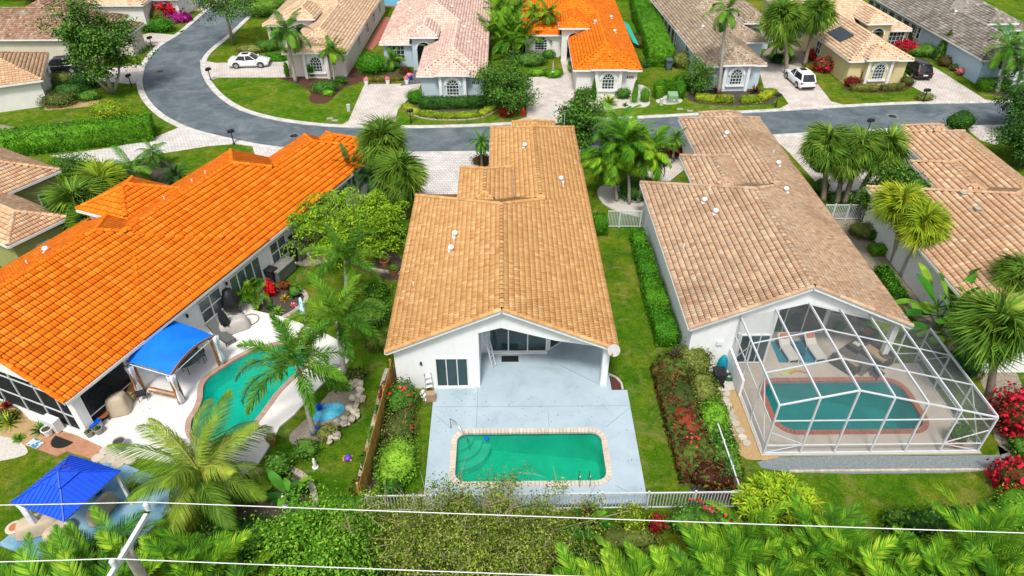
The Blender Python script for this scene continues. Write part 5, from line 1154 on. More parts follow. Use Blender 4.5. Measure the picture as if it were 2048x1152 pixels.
for i, (a, b) in enumerate((((808, 214), (835, 230)), ((835, 230), (885, 236)), ((885, 236), (960, 233)), ((960, 233), (1000, 212)))): hedge('yellow green low border hedge curving round the bed of the blue grey house', G(*a), G(*b), 1.0, .5, L_lime, group='yellow green border hedges', leaf=.12)
bpx('dark red shrub beside the arched window of the blue grey house', 'shrub', 866, 195, .5, .5, 1.5, L_redb); bpx('dark red round bush under the small street tree', 'shrub', 1012, 232, .9, .8, .9, L_redb)
bpx('airy green shrub at the right corner of the blue grey house', 'shrub', 955, 190, 1.0, .8, 1.6, L_mid, dens=.5)
tree_px('small drooping tree between the blue grey house and its neighbour driveway', 1013, 218, L_mid, 4.6, 2.5, 2.0, ncl=110, per=130, leaf=.22, r0=.1)
tree_px('slender street tree by the lamp post', 1162, 288, L_mid, 4.7, 1.8, 2.1, ncl=95, per=140, leaf=.22, r0=.08)
tree_px('large multi trunk tree beside the clipped hedge and the road bend', 226, 188, L_mid, 9.3, 3.3, 3.6, ncl=120, per=150, leaf=.30, stems=4, r0=.14, clr=1.0, bark=mat('pale_bark', (.46, .42, .36), (.32, .29, .25), 5, .9), spread=.55)
tree_px('tree overhanging the road at the bend before the pink house', 467, 90, L_mid, 8.4, 4.2, 2.6, ncl=70, per=90, leaf=.27, r0=.2, clr=1.0)
for u, v, rx, h, m, l in ((140, 195, 1.9, 1.5, L_dark, 'dark rounded shrub beside the garage wall of the peach roofed house'), (118, 208, 2.2, 1.3, L_olive, 'olive rounded shrub at the corner of the peach roofed house'), (175, 175, 1.7, 1.9, L_dark, 'tall dark shrub behind the black SUV'), (180, 198, 1.4, .9, L_mid, 'low green shrub beside the big multi trunk tree'), (120, 165, 1.8, 1.1, L_olive, 'low olive hedge along the black SUV driveway')): bpx(l, 'shrub', u, v, rx, rx * .8, h, m)
bpx('yellow green upright bush behind the long clipped hedge', 'shrub', 224, 238, 1.9, 1.3, 1.9, L_lime, leaf=.18)
hedge('long tall clipped hedge along the white driveway', G(-90, 318), G(312, 272), 2.6, 1.9, L_hedge, leaf=.17)
for u, v, rx, h, m, f, l in ((326, 62, 1.9, 1.8, L_hedge, None, 'round clipped bush at the road bend before the white house'), (312, 40, 2.0, 1.7, L_red, None, 'reddish shrub beside the white house wall'), (338, 34, 2.2, 2.6, L_redb, L_boug, 'crimson bougainvillea at the top of the road bend'), (355, 42, 1.8, .9, L_mid, L_magenta, 'low magenta flower bush at the road bend'), (298, 62, 1.2, .9, L_mid, None, 'low green bush left of the round clipped bush')): bpx(l, 'shrub', u, v, rx, rx * .8, h, m, flowers=f, nfl=500, fs=.28, leaf=.18)
palm_px('queen palm beside the pink house with long drooping fronds', 'queen', 592, 165, 572, 62, 1.15, n=20)
palm_px('slim palm with yellow green crown before the arched window of the pink house', 'mont', 669, 162, 664, 100, .95)
palm_px('little palm before the entrance of the blue grey house', 'mont', 785, 140, 784, 118, .75)
for i, (u, v, l) in enumerate(((1000, 100, 'large areca palm clump left of the orange roofed house entrance'), (1040, 112, 'large areca palm clump beside the arched window of the orange roofed house'), (1015, 60, 'tall areca palm clump between the pink tile roof and the orange roof'))): b = G(u, v); clump(l, 'areca', b.x, b.y, 9, 2.6, 1.25, 1.3, 8)
palm_px('twin crown palm before the orange roof left of its portico', 'mont', 1078, 105, 1068, 22, .8); palm_px('twin crown palm before the portico of the orange roof', 'mont', 1094, 108, 1097, 25, .85)
bpx('dark shrubs beside the entrance walk of the orange roofed house', 'shrub', 1062, 128, 1.9, 1.6, 1.3, L_dark); bpx('low yellow green shrub beside the round planter', 'shrub', 1072, 150, 1.2, .8, .7, L_bright); bpx('round shrub by the arched window beside the portico', 'shrub', 1098, 115, .9, .8, 1.0, L_mid); bpx('yellow green shrubs along the garage wall beside the walk', 'shrub', 1143, 140, .5, 1.3, 1.0, L_lime)
bpx('round clipped planter bush with a pale statue', 'shrub', 1106, 153, 1.15, 1.0, .9, L_hedge, leaf=.11, lump=.06)
for u, v, r, h, s, l in ((1157, 203, .55, 1.5, 'blob', 'rounded topiary at the driveway corner of the orange roofed house'), (1186, 202, .5, 2.4, 'cone', 'tall cone topiary left of the arched window'), (1268, 205, .5, 2.4, 'cone', 'tall cone topiary right of the arched window'), (1289, 203, .6, 1.6, 'blob', 'rounded topiary at the lawn corner of the orange roofed house')): bpx(l, 'topiary', u, v, r, r, h, L_hedge, shape=s, leaf=.1, lump=.06, name='topiary')
bpx('dark green bush left of the yellow agave', 'shrub', 1172, 195, .7, .6, 1.0, L_dark); bpx('dark green bush right of the yellow agave', 'shrub', 1246, 196, .9, .7, 1.1, L_dark); hedge('dark red cordyline row under the arched window of the orange roofed house', G(1195, 185), G(1240, 184), .7, 1.3, L_redb)
q = G(1217, 208); rosette('large yellow green agave in the white gravel bed', 'plant', q.x, q.y, L_lime, 40, 1.6, .16); q = G(1250, 212); rosette('small round cactus plant in the white gravel bed', 'plant', q.x, q.y, L_mid, 30, .5)
# horseshoe hedge round the transformer
c = G(1340, 200); P_ = [];
for a in range(0, 181, 20): pass
hs = []
for i in range(9):
    a0, a1 = R(-25 + 230 * i / 9), R(-25 + 230 * (i + 1) / 9); hs.append(((c.x + 1.25 * math.cos(a0), c.y + .9 + 1.1 * math.sin(a0)), (c.x + 1.25 * math.cos(a1), c.y + .9 + 1.1 * math.sin(a1))))
rt = root('hedge', 'horseshoe shaped clipped hedge round the green transformer box', 'hedge', (c.x, c.y + .9, 0))
for a, b in hs:
    me, _ = bush_mesh(.5, .42, 1.4, L_hedge, 'box', .11); m_ = ((a[0] + b[0]) / 2 - c.x, (a[1] + b[1]) / 2 - c.y - .9); link('foliage', me, rt, (m_[0], m_[1], 0), math.atan2(b[1] - a[1], b[0] - a[0]))
hedge('tall clipped hedge block between the orange and the grey brown roofs', G(1320, 135), G(1286, 40), 2.9, 2.3, L_hedge, leaf=.15); hedge('far section of the tall clipped hedge beside the orange roof', G(1280, 48), G(1262, -40), 2.0, 2.6, L_hedge, leaf=.17)
bpx('shrub beside the blue grey bin', 'shrub', 1366, 135, 1.5, 1.2, 1.8, L_olive); bpx('red and green shrubs beside the orange roof wall', 'shrub', 1274, 90, .9, 1.8, 1.3, L_red); bpx('low green shrub between the orange house and the clipped hedge', 'shrub', 1284, 135, .8, .8, 1.1, L_mid)
tree_px('rounded small tree before the pale blue house', 1386, 186, L_mid, 3.8, 1.7, 1.8, ncl=60, per=90, leaf=.18, r0=.1); bpx('rounded bush beside the small tree before the pale blue house', 'shrub', 1362, 175, 1.2, 1.0, 1.5, L_bright)
for i, (a, b) in enumerate((((1390, 200), (1430, 204)), ((1430, 204), (1465, 205)), ((1480, 206), (1520, 203)), ((1520, 203), (1545, 188)))): hedge('yellow green low hedge before the arched window of the pale blue house', G(*a), G(*b), 1.0, .7, L_lime, group='yellow green hedges of the pale blue house', leaf=.12)
for u, l in ((1432, 'dark bronze bromeliad left of the arched window of the pale blue house'), (1510, 'dark bronze bromeliad right of the arched window of the pale blue house')): q = G(u, 186); rosette(l, 'plant', q.x, q.y, L_red, 40, 1.3, .14)
palm_px('very tall slender palm before the pale blue house', 'queen', 1436, 188, 1452, 22, 1.0, n=16)
for bu, bv, cu, cv, s, l in ((1572, 148, 1566, 38, 1.35, 'fan palm with full crown between the pale blue and the yellow houses'), (1608, 132, 1634, 28, 1.25, 'fan palm with bare trunk at the corner of the yellow house')): palm_px(l, 'sabal', bu, bv, cu, cv, s, n=56)
palm_px('young feather palm under the fan palms by the white SUV', 'mont', 1568, 130, 1572, 88, 1.1); bpx('dark shrubs under the fan palms beside the white SUV', 'shrub', 1560, 125, 1.8, 1.2, 1.1, L_dark)
bpx('bright red bush at the side of the yellow house', 'shrub', 1645, 142, 1.3, 1.1, 1.5, L_redb, flowers=L_boug, nfl=90, fs=.2); bpx('dark red shrub against the yellow side wall', 'shrub', 1622, 118, .9, .9, 1.2, L_redb)
hedge('green clipped hedge under the arched window of the yellow house', G(1712, 166), G(1800, 162), 1.1, 1.5, L_hedge, leaf=.13); bpx('dark red bush at the corner of the yellow house', 'shrub', 1702, 172, 1.0, .9, 1.1, L_redb)
hedge('low yellow topped hedge left half before the yellow house', G(1700, 182), G(1752, 182), .8, .7, L_olive, leaf=.12); hedge('low yellow topped hedge right half before the yellow house', G(1760, 182), G(1805, 179), .8, .7, L_olive, leaf=.12); bpx('reddish bush beside the parked black SUV', 'shrub', 1812, 170, .8, .8, 1.0, L_red)
bpx('red flowered bush between the yellow and the sky blue houses', 'shrub', 1806, 108, 1.4, 1.0, 1.6, L_redb, flowers=L_boug, nfl=300, fs=.22); bpx('green hedge bush behind the red flowered bush', 'shrub', 1850, 112, 2.4, 1.2, 1.4, L_mid); bpx('green hedge left of the red flowered bush by the yellow house entrance', 'shrub', 1788, 95, 1.4, .9, 1.2, L_mid); bpx('tall upright conical shrub beside the sky blue wall', 'shrub', 1880, 122, 1.3, 1.2, 3.6, L_mid, shape='cone', leaf=.18); bpx('brownish shrub in the dark bed along the sky blue wall', 'shrub', 1892, 132, 1.2, .9, 1.2, L_red); bpx('small bush third along the sky blue wall', 'shrub', 1910, 142, .7, .6, .9, L_olive); bpx('silvery small bush along the sky blue wall', 'shrub', 1922, 150, .8, .6, .9, L_pink, dens=.4)
hedge('clipped hedge block at the corner of the sky blue house', G(1955, 180), G(2010, 178), 1.4, 1.2, L_hedge, leaf=.13); bpx('round yellow green bush at the driveway mouth of the yellow house', 'shrub', 1848, 200, 1.0, .7, .8, L_olive)
palm_px('queen palm with pale trunk before the sky blue house', 'queen', 1992, 186, 2018, 95, 1.2, n=20); palm_px('shorter queen palm right of the pale trunk palm', 'queen', 2030, 190, 2046, 118, .9)
tree_px('dark tree over the road at the right frame edge', 2046, 268, L_dark, 5.6, 3.0, 2.5, ncl=120, per=120, leaf=.22, r0=.14); tree_px('second dark tree behind the peach roof at the frame edge', 2040, 330, L_dark, 4.8, 2.5, 2.1, ncl=110, per=110, leaf=.22, r0=.12); bpx('leafy sprigs behind the ridge of the peach roof', 'shrub', 1915, 262, 1.6, .8, 2.2, L_mid, dens=.4)
for u, v, rx, h, l in ((60, 18, 4.0, 4.0, 'dark background tree mass behind the red brown roof'), (20, 10, 3.6, 4.5, 'dark background palm like tree at the corner behind the red brown roof')): b = G(u, v); tree(l, b.x, b.y + 4, h, rx, rx, h - 1.8, 1.9, L_dark, ncl=60, per=90, leaf=.3, clr=1.1)
bpx('dark shrubs beside the cream beige roof', 'shrub', 530, 30, 3.0, 2.5, 2.6, L_mid, leaf=.22); bpx('green shrub mass at the left end of the red brown roofed house', 'shrub', 6, 105, 1.6, 1.2, 2.4, L_mid, leaf=.2)
# -- foreground: wispy tree, bright tree, areca row
b = G(960, 1085, 2.8); tree('wispy olive tree with thin bare twigs before the white fence', b.x, b.y, 5.0, 5.0, 2.7, 2.8, 2.2, L_wisp, ncl=430, per=80, leaf=.12, clr=.55, stems=3, r0=.08, twigs=520, bark=mat('pale_twig', (.36, .30, .20), (.26, .21, .13), 5, .9), hollow=.05)
b = G(635, 1092, 2.2); tree('bright green bushy tree beside the wispy tree', b.x, b.y, 3.9, 2.7, 2.0, 2.2, 1.9, L_bright, ncl=150, per=120, leaf=.15, clr=.8, stems=3, r0=.08, hollow=.2)
bpx('green leafy bush under the power lines left of the bright tree', 'shrub', 490, 1100, 2.2, 1.3, 1.6, L_dark, leaf=.18); bpx('lime bush below the end of the wooden fence', 'shrub', 690, 1035, 1.3, .8, 1.4, L_bright, leaf=.12, dens=.7)
bpx('hibiscus bush with red flowers along the white fence', 'shrub', 1395, 1060, 1.7, .8, 1.6, L_mid, flowers=L_hib, nfl=22, fs=.2); bpx('dark red leaved plant below the white fence', 'shrub', 1310, 1060, .4, .4, 1.2, L_redb, leaf=.2); bpx('yellow green shrub climbing over the white fence', 'shrub', 1262, 1055, .8, .6, 1.5, L_lime, leaf=.13, dens=.7); bpx('bushy shrub behind the white fence with reddish leaves', 'shrub', 1175, 1050, .6, .5, 1.2, L_red); bpx('olive undergrowth along the outside of the white fence', 'shrub', 1250, 1085, 1.6, .6, .7, L_olive, dens=.7)
b = G(1180, 1075); clump('small banana like plant outside the white fence', 'banana', b.x, b.y, 2, .4, .9, .2, 5, name='banana_plant', cat='plant')
r_ = random.Random(12)
def areca_at(l, u, v, h, sc_=1.05, g=None): b = G(u, v, h); return clump(l, 'areca', b.x, b.y, 4, h, sc_ * 1.18, .55, 6, group=g)
for row, (v, h) in enumerate(((1140, 3.0), (1180, 3.1), (1225, 3.2))):
    for j in range(16):
        u = (30 + 140 * j + 70 * (row % 2)) + r_.uniform(-22, 22)
        if 520 < u < 1190 - 40 * row or u > 2080: continue
        areca_at('areca palm clump in the dense palm row under the power lines', u, v + r_.uniform(-10, 10) + (46 if u < 500 else 44), h * r_.uniform(.85, 1.05), 1.05 * r_.uniform(.9, 1.15), 'areca palms under the power lines')
areca_at('tall areca palm with arching fronds below the glossy hedge', 1960, 1105, 3.2, 1.25); areca_at('areca palm beside the hibiscus at the white fence', 1490, 1105, 3.0, 1.0); areca_at('areca palm rising beside the striped dracaena', 1650, 1120, 2.8, 1.0); areca_at('areca palm overlapping the gazebo slab', 190, 1118, 2.6, .9)
for k in range(34):
    u, v = r_.uniform(0, 2048), r_.uniform(1150, 1300)
    if 560 < u < 1150: v += 40
    b = G(u, v); bush('dark undergrowth between the areca palms', 'shrub', b.x, b.y, 1.3, 1.0, 1.7, L_dark, leaf=.2, group='undergrowth under the power lines', dens=.8)

# fallen leaves on the ground, decks and drives
rng_ = np.random.default_rng(77); P_ = []
def litter(n, x0, x1, y0, y1, z): P_.append(np.stack([rng_.uniform(x0, x1, n // 2), rng_.uniform(y0, y1, n // 2), np.full(n // 2, z)], 1))
litter(260, -3.9, 6.6, 20.1, 27.4, .112); litter(900, -13, -6.8, 20, 44, .02); litter(700, 6.9, 9.0, 20, 46, .02); litter(1500, -30, 30, 6, 19.5, .02); litter(400, 12, 24, 19.5, 22.3, .02); litter(500, -42, -4, 60, 84, .035); litter(500, 4, 52, 62, 80, .035); litter(160, -20, -9, 24, 33, .112); litter(300, 22.5, 29, 24, 45, .03)
P_ = np.concatenate(P_)
for x0, x1, y0, y1 in ((-3.1, 5.5, 20.8, 25.0), (-18.0, -11.5, 23.5, 32.0)): P_ = P_[~((P_[:, 0] > x0) & (P_[:, 0] < x1) & (P_[:, 1] > y0) & (P_[:, 1] < y1))]
V, Q = leaf_arrays(P_, np.tile([0., 0., 1.], (len(P_), 1)), np.full(len(P_), .085), .5, rng_, .25); V[:, 2] = np.maximum(V[:, 2], np.repeat(P_[:, 2], 4) - .004)
tag(link('leaf_litter', np_mesh('leaf_litter', V, Q, mat('dry_leaf', (.16, .11, .05), (.09, .06, .03), 9, .9))), 'scattered dry brown leaves on lawns, decks and driveways', 'leaves', kind='stuff')
# ================================================================ things
def lbl(o, l, c, g=None): return tag(o, l, c, g)
# ---- screen cage
def cage():
    X = [13.08, 14.93, 16.66, 18.5, 20.27, 22.05, 24.02]; Y0, Y1 = 22.86, 29.52; YS = [Y0, 25.08, 27.3, Y1]; zt = lambda x: 4.57 - .262 * abs(x - 16.66)
    ox, oy = 18.5, 26.2; rt = root('screen_cage', 'white aluminium pool screen cage with a gabled frame', 'screen enclosure', (ox, oy, 0))
    S = lambda p: (p[0] - ox, p[1] - oy, p[2])
    def bar(n, a, b, w=.09, h=None): MB().bar(S(a), S(b), w, h).build(n, M_alu, rt)
    for x in X: bar('post', (x, Y0, .1), (x, Y0, zt(x) - .02), .085); bar('roof_beam', (x, Y0, zt(x)), (x, Y1, zt(x)), .07, .12)
    for j, y in enumerate(YS[:3]):
        for a, b in zip(X[:-1], X[1:]): bar('purlin', (a + .03, y, zt(a)), (b - .03, y, zt(b)), .045 if j else .085, .06)
    for z in (.73, 2.53): bar('rail', (X[0], Y0 - .004, z), (X[-1], Y0 - .004, z), .05, .055)
    for x in (X[0], X[-1]):
        for y in YS[1:]: bar('post', (x + .002, y, .1), (x + .002, y, zt(x) - .03), .08)
        for z in ((.73, 2.2) if x == X[0] else (.73, 1.75)): bar('rail', (x - .003, Y0, z), (x - .003, Y1, z), .05, .06)
        bar('sill', (x, Y0, .13), (x, Y1, .13), .08, .1)
        for a, b in ((YS[0], YS[1]), (YS[3], YS[2])): bar('brace', (x, a, .2), (x, b, zt(x) - .1), .05)
    bar('sill', (X[0], Y0, .13), (X[-1], Y0, .13), .1, .12)
    for a, b, s in ((X[0], X[1], 1), (X[-1], X[-2], 1)): bar('brace', (a, Y0 + .01, 1.7), (b, Y0 + .01, .78), .045); bar('brace', (a, Y0 + .012, .15), (b, Y0 + .012, .72), .045)
    bar('rail', (22.6, Y1 + .005, .75), (X[-1], Y1 + .005, .75), .05); bar('post', (22.75, Y1, .1), (22.75, Y1, 2.8), .08)
    MS = screenmat('cage_screen', (.20, .23, .23), .2); MS2 = screenmat('cage_side_screen', (.16, .18, .18), .42)
    for a, b in zip(X[:-1], X[1:]):
        for c, d in zip(YS[:-1], YS[1:]):
            m = MB(); m.add([S((a, c, zt(a) - .05)), S((b, c, zt(b) - .05)), S((b, d, zt(b) - .05)), S((a, d, zt(a) - .05))], [(0, 1, 2, 3)]); m.build('screen', MS, rt)
        m = MB(); m.add([S((a, Y0 + .02, .1)), S((b, Y0 + .02, .1)), S((b, Y0 + .02, zt(b) - .05)), S((a, Y0 + .02, zt(a) - .05))], [(0, 1, 2, 3)]); m.build('screen', MS, rt)
    for x in (X[0], X[-1]):
        for c, d in zip(YS[:-1], YS[1:]): m = MB(); m.add([S((x, c, .1)), S((x, d, .1)), S((x, d, zt(x) - .05)), S((x, c, zt(x) - .05))], [(0, 1, 2, 3)]); m.build('screen', MS2 if x == X[-1] else MS, rt)
    MB().box(S((12.98, 28.2, .7)), (.12, 2.6, 1.2)).build('knee_wall', M_wall, rt)
cage()
D = .104
def lounger(l, x, y, rz, m_f, m_c, pillow=None, back=R(35), z=D, group=None):
    rt = root('chaise_lounge', l, 'lounger', (x, y, z), rz, group)
    f = MB(); 
    for s in (-.3, .3): f.bar((-.95, s, .3), (.35, s, .3), .05); f.bar((.35, s, .3), (.35 + .75 * math.cos(back), s, .3 + .75 * math.sin(back)), .05)
    f.build('frame', m_f, rt)
    for a in (-.85, .3):
        for s in (-.3, .3): MB().bar((a, s, 0), (a, s, .3), .045).build('leg', m_f, rt)
    c = MB(); c.box((-.3, 0, .34), (1.3, .6, .07)); c.build('seat', m_c, rt); c = MB(); d = Vector((math.cos(back), 0, math.sin(back))); c.bar(Vector((.35, 0, .35)), Vector((.35, 0, .35)) + d * .78, .6, .07, up=(0, 0, 1)); c.build('backrest', m_c, rt)
    if pillow: p = Vector((.35, 0, .42)) + d * .5; MB().bar(p - d * .16, p + d * .16, .45, .12).build('pillow', pillow, rt)
    return rt
M_cloth = mat('off_white_cushion', (.62, .60, .54), (.54, .52, .47), 3); M_coral = mat('coral_cushion', (.55, .16, .10), (.45, .13, .08), 3); M_rug = stripemat('turquoise_striped_rug', (.0, .22, .30), (.0, .14, .22), .12); M_rattan = mat('dark_rattan', (.06, .05, .045), (.10, .085, .07), 12, .8, .5, 40); M_rugb = mat('grey_brown_rug', (.16, .14, .125), (.12, .105, .095), 6, .9)
q = [G(u, v, .1) for u, v in ((1541, 684), (1625, 680), (1650, 725), (1558, 725))]; m = MB(); m.loft([[(p.x, p.y, .1) for p in q[::-1]], [(p.x, p.y, .118) for p in q[::-1]]]); tag(m.build('rug', M_rug), 'turquoise striped rug under the two loungers', 'rug')
for u, v, l in ((1575, 702, 'white lounger with coral pillow beside the sliding door on the turquoise rug'), (1628, 700, 'white lounger with coral pillow on the turquoise rug facing the sofa set')): p = G(u, v, .3); lounger(l, p.x, p.y, R(97), M_white, M_cloth, M_coral, z=.118)
p = G(1597, 700, .3); rt = root('side_table', 'small blue side table between the two loungers', 'table', (p.x, p.y, .118)); MB().box((0, 0, .42), (.5, .9, .05)).build('table_top', M_tealp, rt)
for sx in (-.2, .2):
    for sy in (-.4, .4): MB().bar((sx, sy, 0), (sx, sy, .4), .04).build('leg', M_dark, rt)
p = G(1715, 715, .1); tag(MB().box((0, 0, .008), (2.6, 2.1, .016)).build('rug', M_rugb, None, False, (p.x, p.y, .1), R(35)), 'grey brown rug under the sofa set', 'rug')
def sofa(l, x, y, rz, w, m_f, m_c, cat='sofa', name='patio_sofa'):
    rt = root(name, l, cat, (x, y, .12), rz); MB().box((0, 0, .17), (w, .8, .3)).build('base', m_f, rt); MB().box((0, .36, .48), (w, .12, .6)).build('backrest', m_f, rt)
    for s in (-1, 1): MB().box((s * (w / 2 - .05), -.03, .4), (.1, .7, .3)).build('armrest', m_f, rt)
    n = max(1, int(w / .7))
    for i in range(n): MB().box(((i - (n - 1) / 2) * (w - .2) / n, -.03, .38), ((w - .25) / n, .62, .12)).build('cushion', m_c, rt)
M_bc = mat('tan_cushion', (.42, .30, .18), (.34, .24, .15), 3)
for u, v, rz, w, l in ((1735, 672, 215, 1.0, 'rust cushioned armchair at the house end of the sofa set'), (1752, 712, 300, 1.7, 'dark rattan sofa with tan cushions beside the potted plant'), (1690, 730, 125, 1.5, 'dark rattan bench with a tan cushion at the lounger end of the sofa set')): p = G(u, v, .3); sofa(l, p.x, p.y, R(rz), w, M_rattan, M_bc if w > 1.2 else M_coral)
p = G(1712, 695, .3); rt = root('coffee_table', 'low dark coffee table in the middle of the sofa set', 'table', (p.x, p.y, .12), R(35)); MB().box((0, 0, .36), (.8, .8, .05)).build('table_top', M_rattan, rt); MB().box((0, 0, .17), (.6, .6, .33)).build('base', M_rattan, rt); MB().box((.05, .05, .42), (.3, .4, .06)).build('tray', M_cloth, rt)
def pot(l, u, v, r, h, m, plant=None, pl=None, z=D, PLm=None, ph=.5, cat='pot', group=None):
    p = G(u, v, z); rt = root('plant_pot', l, cat, (p.x, p.y, z), 0, group); MB().lathe([(r * .7, 0), (r * .95, h * .75), (r * 1.05, h * .85), (r * 1.05, h), (r * .9, h), (r * .86, h * .86)], 16).build('pot', m, rt, False); MB().lathe([(r * .86, 0), (r * .84, .02)], 14, (0, 0, h * .86)).build('soil', M_soil, rt)
    if plant == 'rosette':
        it = []; r_ = random.Random(seed())
        for i in range(22): e = R(80 - 70 * i / 22); a = i * 2.4; it.append((Vector((0, 0, h * .9)), Vector((math.cos(a) * math.cos(e), math.sin(a) * math.cos(e), math.sin(e))), Vector((-math.cos(a) * math.sin(e), -math.sin(a) * math.sin(e), math.cos(e))), ph * r_.uniform(.8, 1.1), .07, .1))
        link('plant', strip_mesh('plant', it, PLm or L_mid), rt)
    elif plant == 'bush': me, _ = bush_mesh(r * 1.2, r * 1.2, ph, PLm or L_mid, leaf=.1); link('plant', me, rt, (0, 0, h * .85))
    return rt
M_greyp = mat('grey_pot', (.30, .30, .29), (.22, .22, .21), 4, .8)
pot('large brown pot beside the sofa set inside the cage', 1768, 722, .38, .6, mat('brown_pot', (.20, .14, .10), None, 4)); pot('terracotta pot with a leafy plant in the front corner of the cage', 1908, 888, .42, .55, M_terr, 'bush', ph=1.0, PLm=L_mid)
pot('grey pot with a green plant by the cage house door', 1672, 668, .3, .4, M_greyp, 'bush', ph=.7, PLm=L_mid); pot('blue flowered plant in a pot behind the sofa set', 1722, 650, .3, .5, M_greyp, 'bush', ph=.8, PLm=leafmat('blue_green_leaves', [(.0, .12, .2), (.02, .2, .25), (.05, .14, .1)]))
for l, m, a in (('lime pool noodle lying on the tan deck', mat('lime_foam', (.45, .60, .02)), 0), ('orange pool noodle lying on the tan deck', mat('orange_foam', (.70, .22, .08)), 1)):
    pts = [G(u, v, .14) for u, v in (((1562, 750), (1574, 743), (1588, 740), (1600, 743)) if a == 0 else ((1581, 748), (1592, 742), (1606, 744), (1622, 749)))]; c = pts[1]; tag(MB().tube([(p.x - c.x, p.y - c.y, .14 + .05 * a) for p in pts], .05, 8).build('pool_noodle', m, None, True, (c.x, c.y, 0)), l, 'pool noodle')
p = G(1752, 755, .1); rt = root('folding_chair', 'dark folding chair at the edge of the caged pool', 'chair', (p.x, p.y, .1), R(20)); MB().box((0, 0, .42), (.5, .5, .04)).build('seat', M_dark, rt); MB().box((0, .24, .68), (.5, .04, .45), 0, R(-12)).build('backrest', M_dark, rt)
for sx in (-.22, .22):
    for sy in (-.22, .22): MB().bar((sx, sy, 0), (sx, sy, .42), .03).build('leg', M_dark, rt)
tag(MB().box((0, 0, .6), (1.4, .08, 1.0)).build('wall_art', M_dark, None, False, (19.6, 33.72, 1.4)), 'dark panel on the back wall of the cage house patio', 'panel') if False else None

# ---- fences
def picket_run(l, a, b, h, n, m, z=0.0, posts=(), w=.035, cat='fence', rails=(.12, -.06)):
    a = Vector((a[0], a[1], 0)); b = Vector((b[0], b[1], 0)); d = b - a; L = d.length; rt = root('fence', l, cat, (a.x, a.y, z), math.atan2(d.y, d.x))
    MB().box((L / 2, 0, rails[0]), (L, .05, .05)).build('rail', m, rt); MB().box((L / 2, 0, h + rails[1]), (L, .06, .06)).build('rail', m, rt)
    pm = MB().box((0, 0, (h - .12) / 2 + .06), (w, w * .7, h - .14)).mesh('picket', m); 
    for i in range(n): link('picket', pm, rt, ((i + .5) * L / n, -.034 if w > .06 else 0, 0))
    for t in posts: MB().box((L * t, 0, (h + .05) / 2), (.09, .09, h + .05)).build('post', m, rt)
    return rt
picket_run('long white picket fence between the green pool and the foreground trees', (-6.45, 19.75), (10.95, 19.75), 1.25, 118, M_alu, posts=(0, .125, .25, .375, .5, .625, .75, .875, 1))
picket_run('white picket fence running between the croton bed and the stepping stones', (11.0, 19.8), (10.95, 24.7), .95, 26, M_alu, posts=(0, .33, .66, 1), w=.07)
a, b = G(1213, 455), G(1291, 455); picket_run('white gate fence between the tan roof and the long white wall', (a.x, a.y), (b.x, b.y), 1.5, 26, M_alu, posts=(.32, .85), cat='gate')
a, b = G(1668, 440), G(1722, 440); a.x -= 1.0; picket_run('white gate fence behind the leaning fan palm trunks', (a.x, a.y), (b.x, b.y), 1.4, 24, M_alu, posts=(.25, .6, 1), cat='gate')
a, b = Vector((-6.75, 20.1, 0)), Vector((-6.3, 28.4, 0)); d = b - a; rt = root('fence', 'golden wooden privacy fence beside the hibiscus bushes', 'fence', (a.x, a.y, 0), math.atan2(d.y, d.x)); L = d.length
pl = MB().wallpoly([(-.066, 0), (.066, 0), (.066, 1.66), (.03, 1.75), (-.03, 1.75), (-.066, 1.66)], -.012, .012).mesh('plank', M_woodf); n = 58
for i in range(n): link('plank', pl, rt, ((i + .5) * L / n, random.uniform(-.01, .01), random.uniform(-.03, .01)))
for z in (.4, 1.4): MB().box((L / 2, .05, z), (L, .05, .09)).build('rail', M_woodf, rt)
for i in range(5): MB().box((L * i / 4, .11, .85), (.1, .1, 1.7)).build('post', M_woodf, rt)

# ---- borders and stones
def border(l, pts, w=.22, h=.16, step=.5, m=None, name='stone_border'):
    pts = [Vector((p[0], p[1], 0)) for p in pts]; rt = root(name, l, 'border', pts[0]); o = pts[0]; L = [0]
    for p, q in zip(pts[:-1], pts[1:]): L.append(L[-1] + (q - p).length)
    n = max(1, int(L[-1] / step))
    def at(s):
        for i in range(len(pts) - 1):
            if s <= L[i + 1] + 1e-6: return pts[i].lerp(pts[i + 1], (s - L[i]) / (L[i + 1] - L[i]))
        return pts[-1]
    for i in range(n): p, q = at(L[-1] * (i + .03) / n), at(L[-1] * (i + .97) / n); MB().bar(p - o + Vector((0, 0, h / 2)), q - o + Vector((0, 0, h / 2)), w, h).build('kerb_stone', m or M_curbb, rt)
border('stone border between the left lawn and the wooden fence plants', catmull(GP([(713, 985), (735, 900), (752, 830), (765, 770), (775, 740)]), 4))
border('curved pale stone border round the soil bed with the banana plant', catmull(GP([(500, 955), (540, 938), (580, 940), (612, 958), (628, 985), (632, 1010), (630, 1035)]), 4), .3)
border('curved stone border of the planter beside the deck', catmull(GP([(566, 638), (585, 628), (605, 612), (614, 600), (610, 588), (600, 582)]), 4), .3)
border('short stone border below the fishtail palm', catmull(GP([(730, 530), (700, 505), (705, 490)]), 3)); border('stone border under the terracotta pots', catmull(GP([(740, 540), (770, 545), (800, 548)]), 3))
border('pale kerb of the curved white gravel bed', catmull(GP([(1222, 368), (1200, 376), (1196, 390), (1212, 412), (1255, 430)]), 4), .12, .1, .6, M_kerb)
border('thin kerb round the yellow green border hedge', catmull(GP([(805, 205), (812, 222), (840, 236), (890, 241), (960, 237), (1002, 216)]), 4), .14, .1, .9)
border('thin kerb of the small mulch bed by the white patio post', catmull(GP([(1216, 749), (1232, 756), (1244, 770), (1245, 780)]), 3), .1, .1, .4, M_kerb)
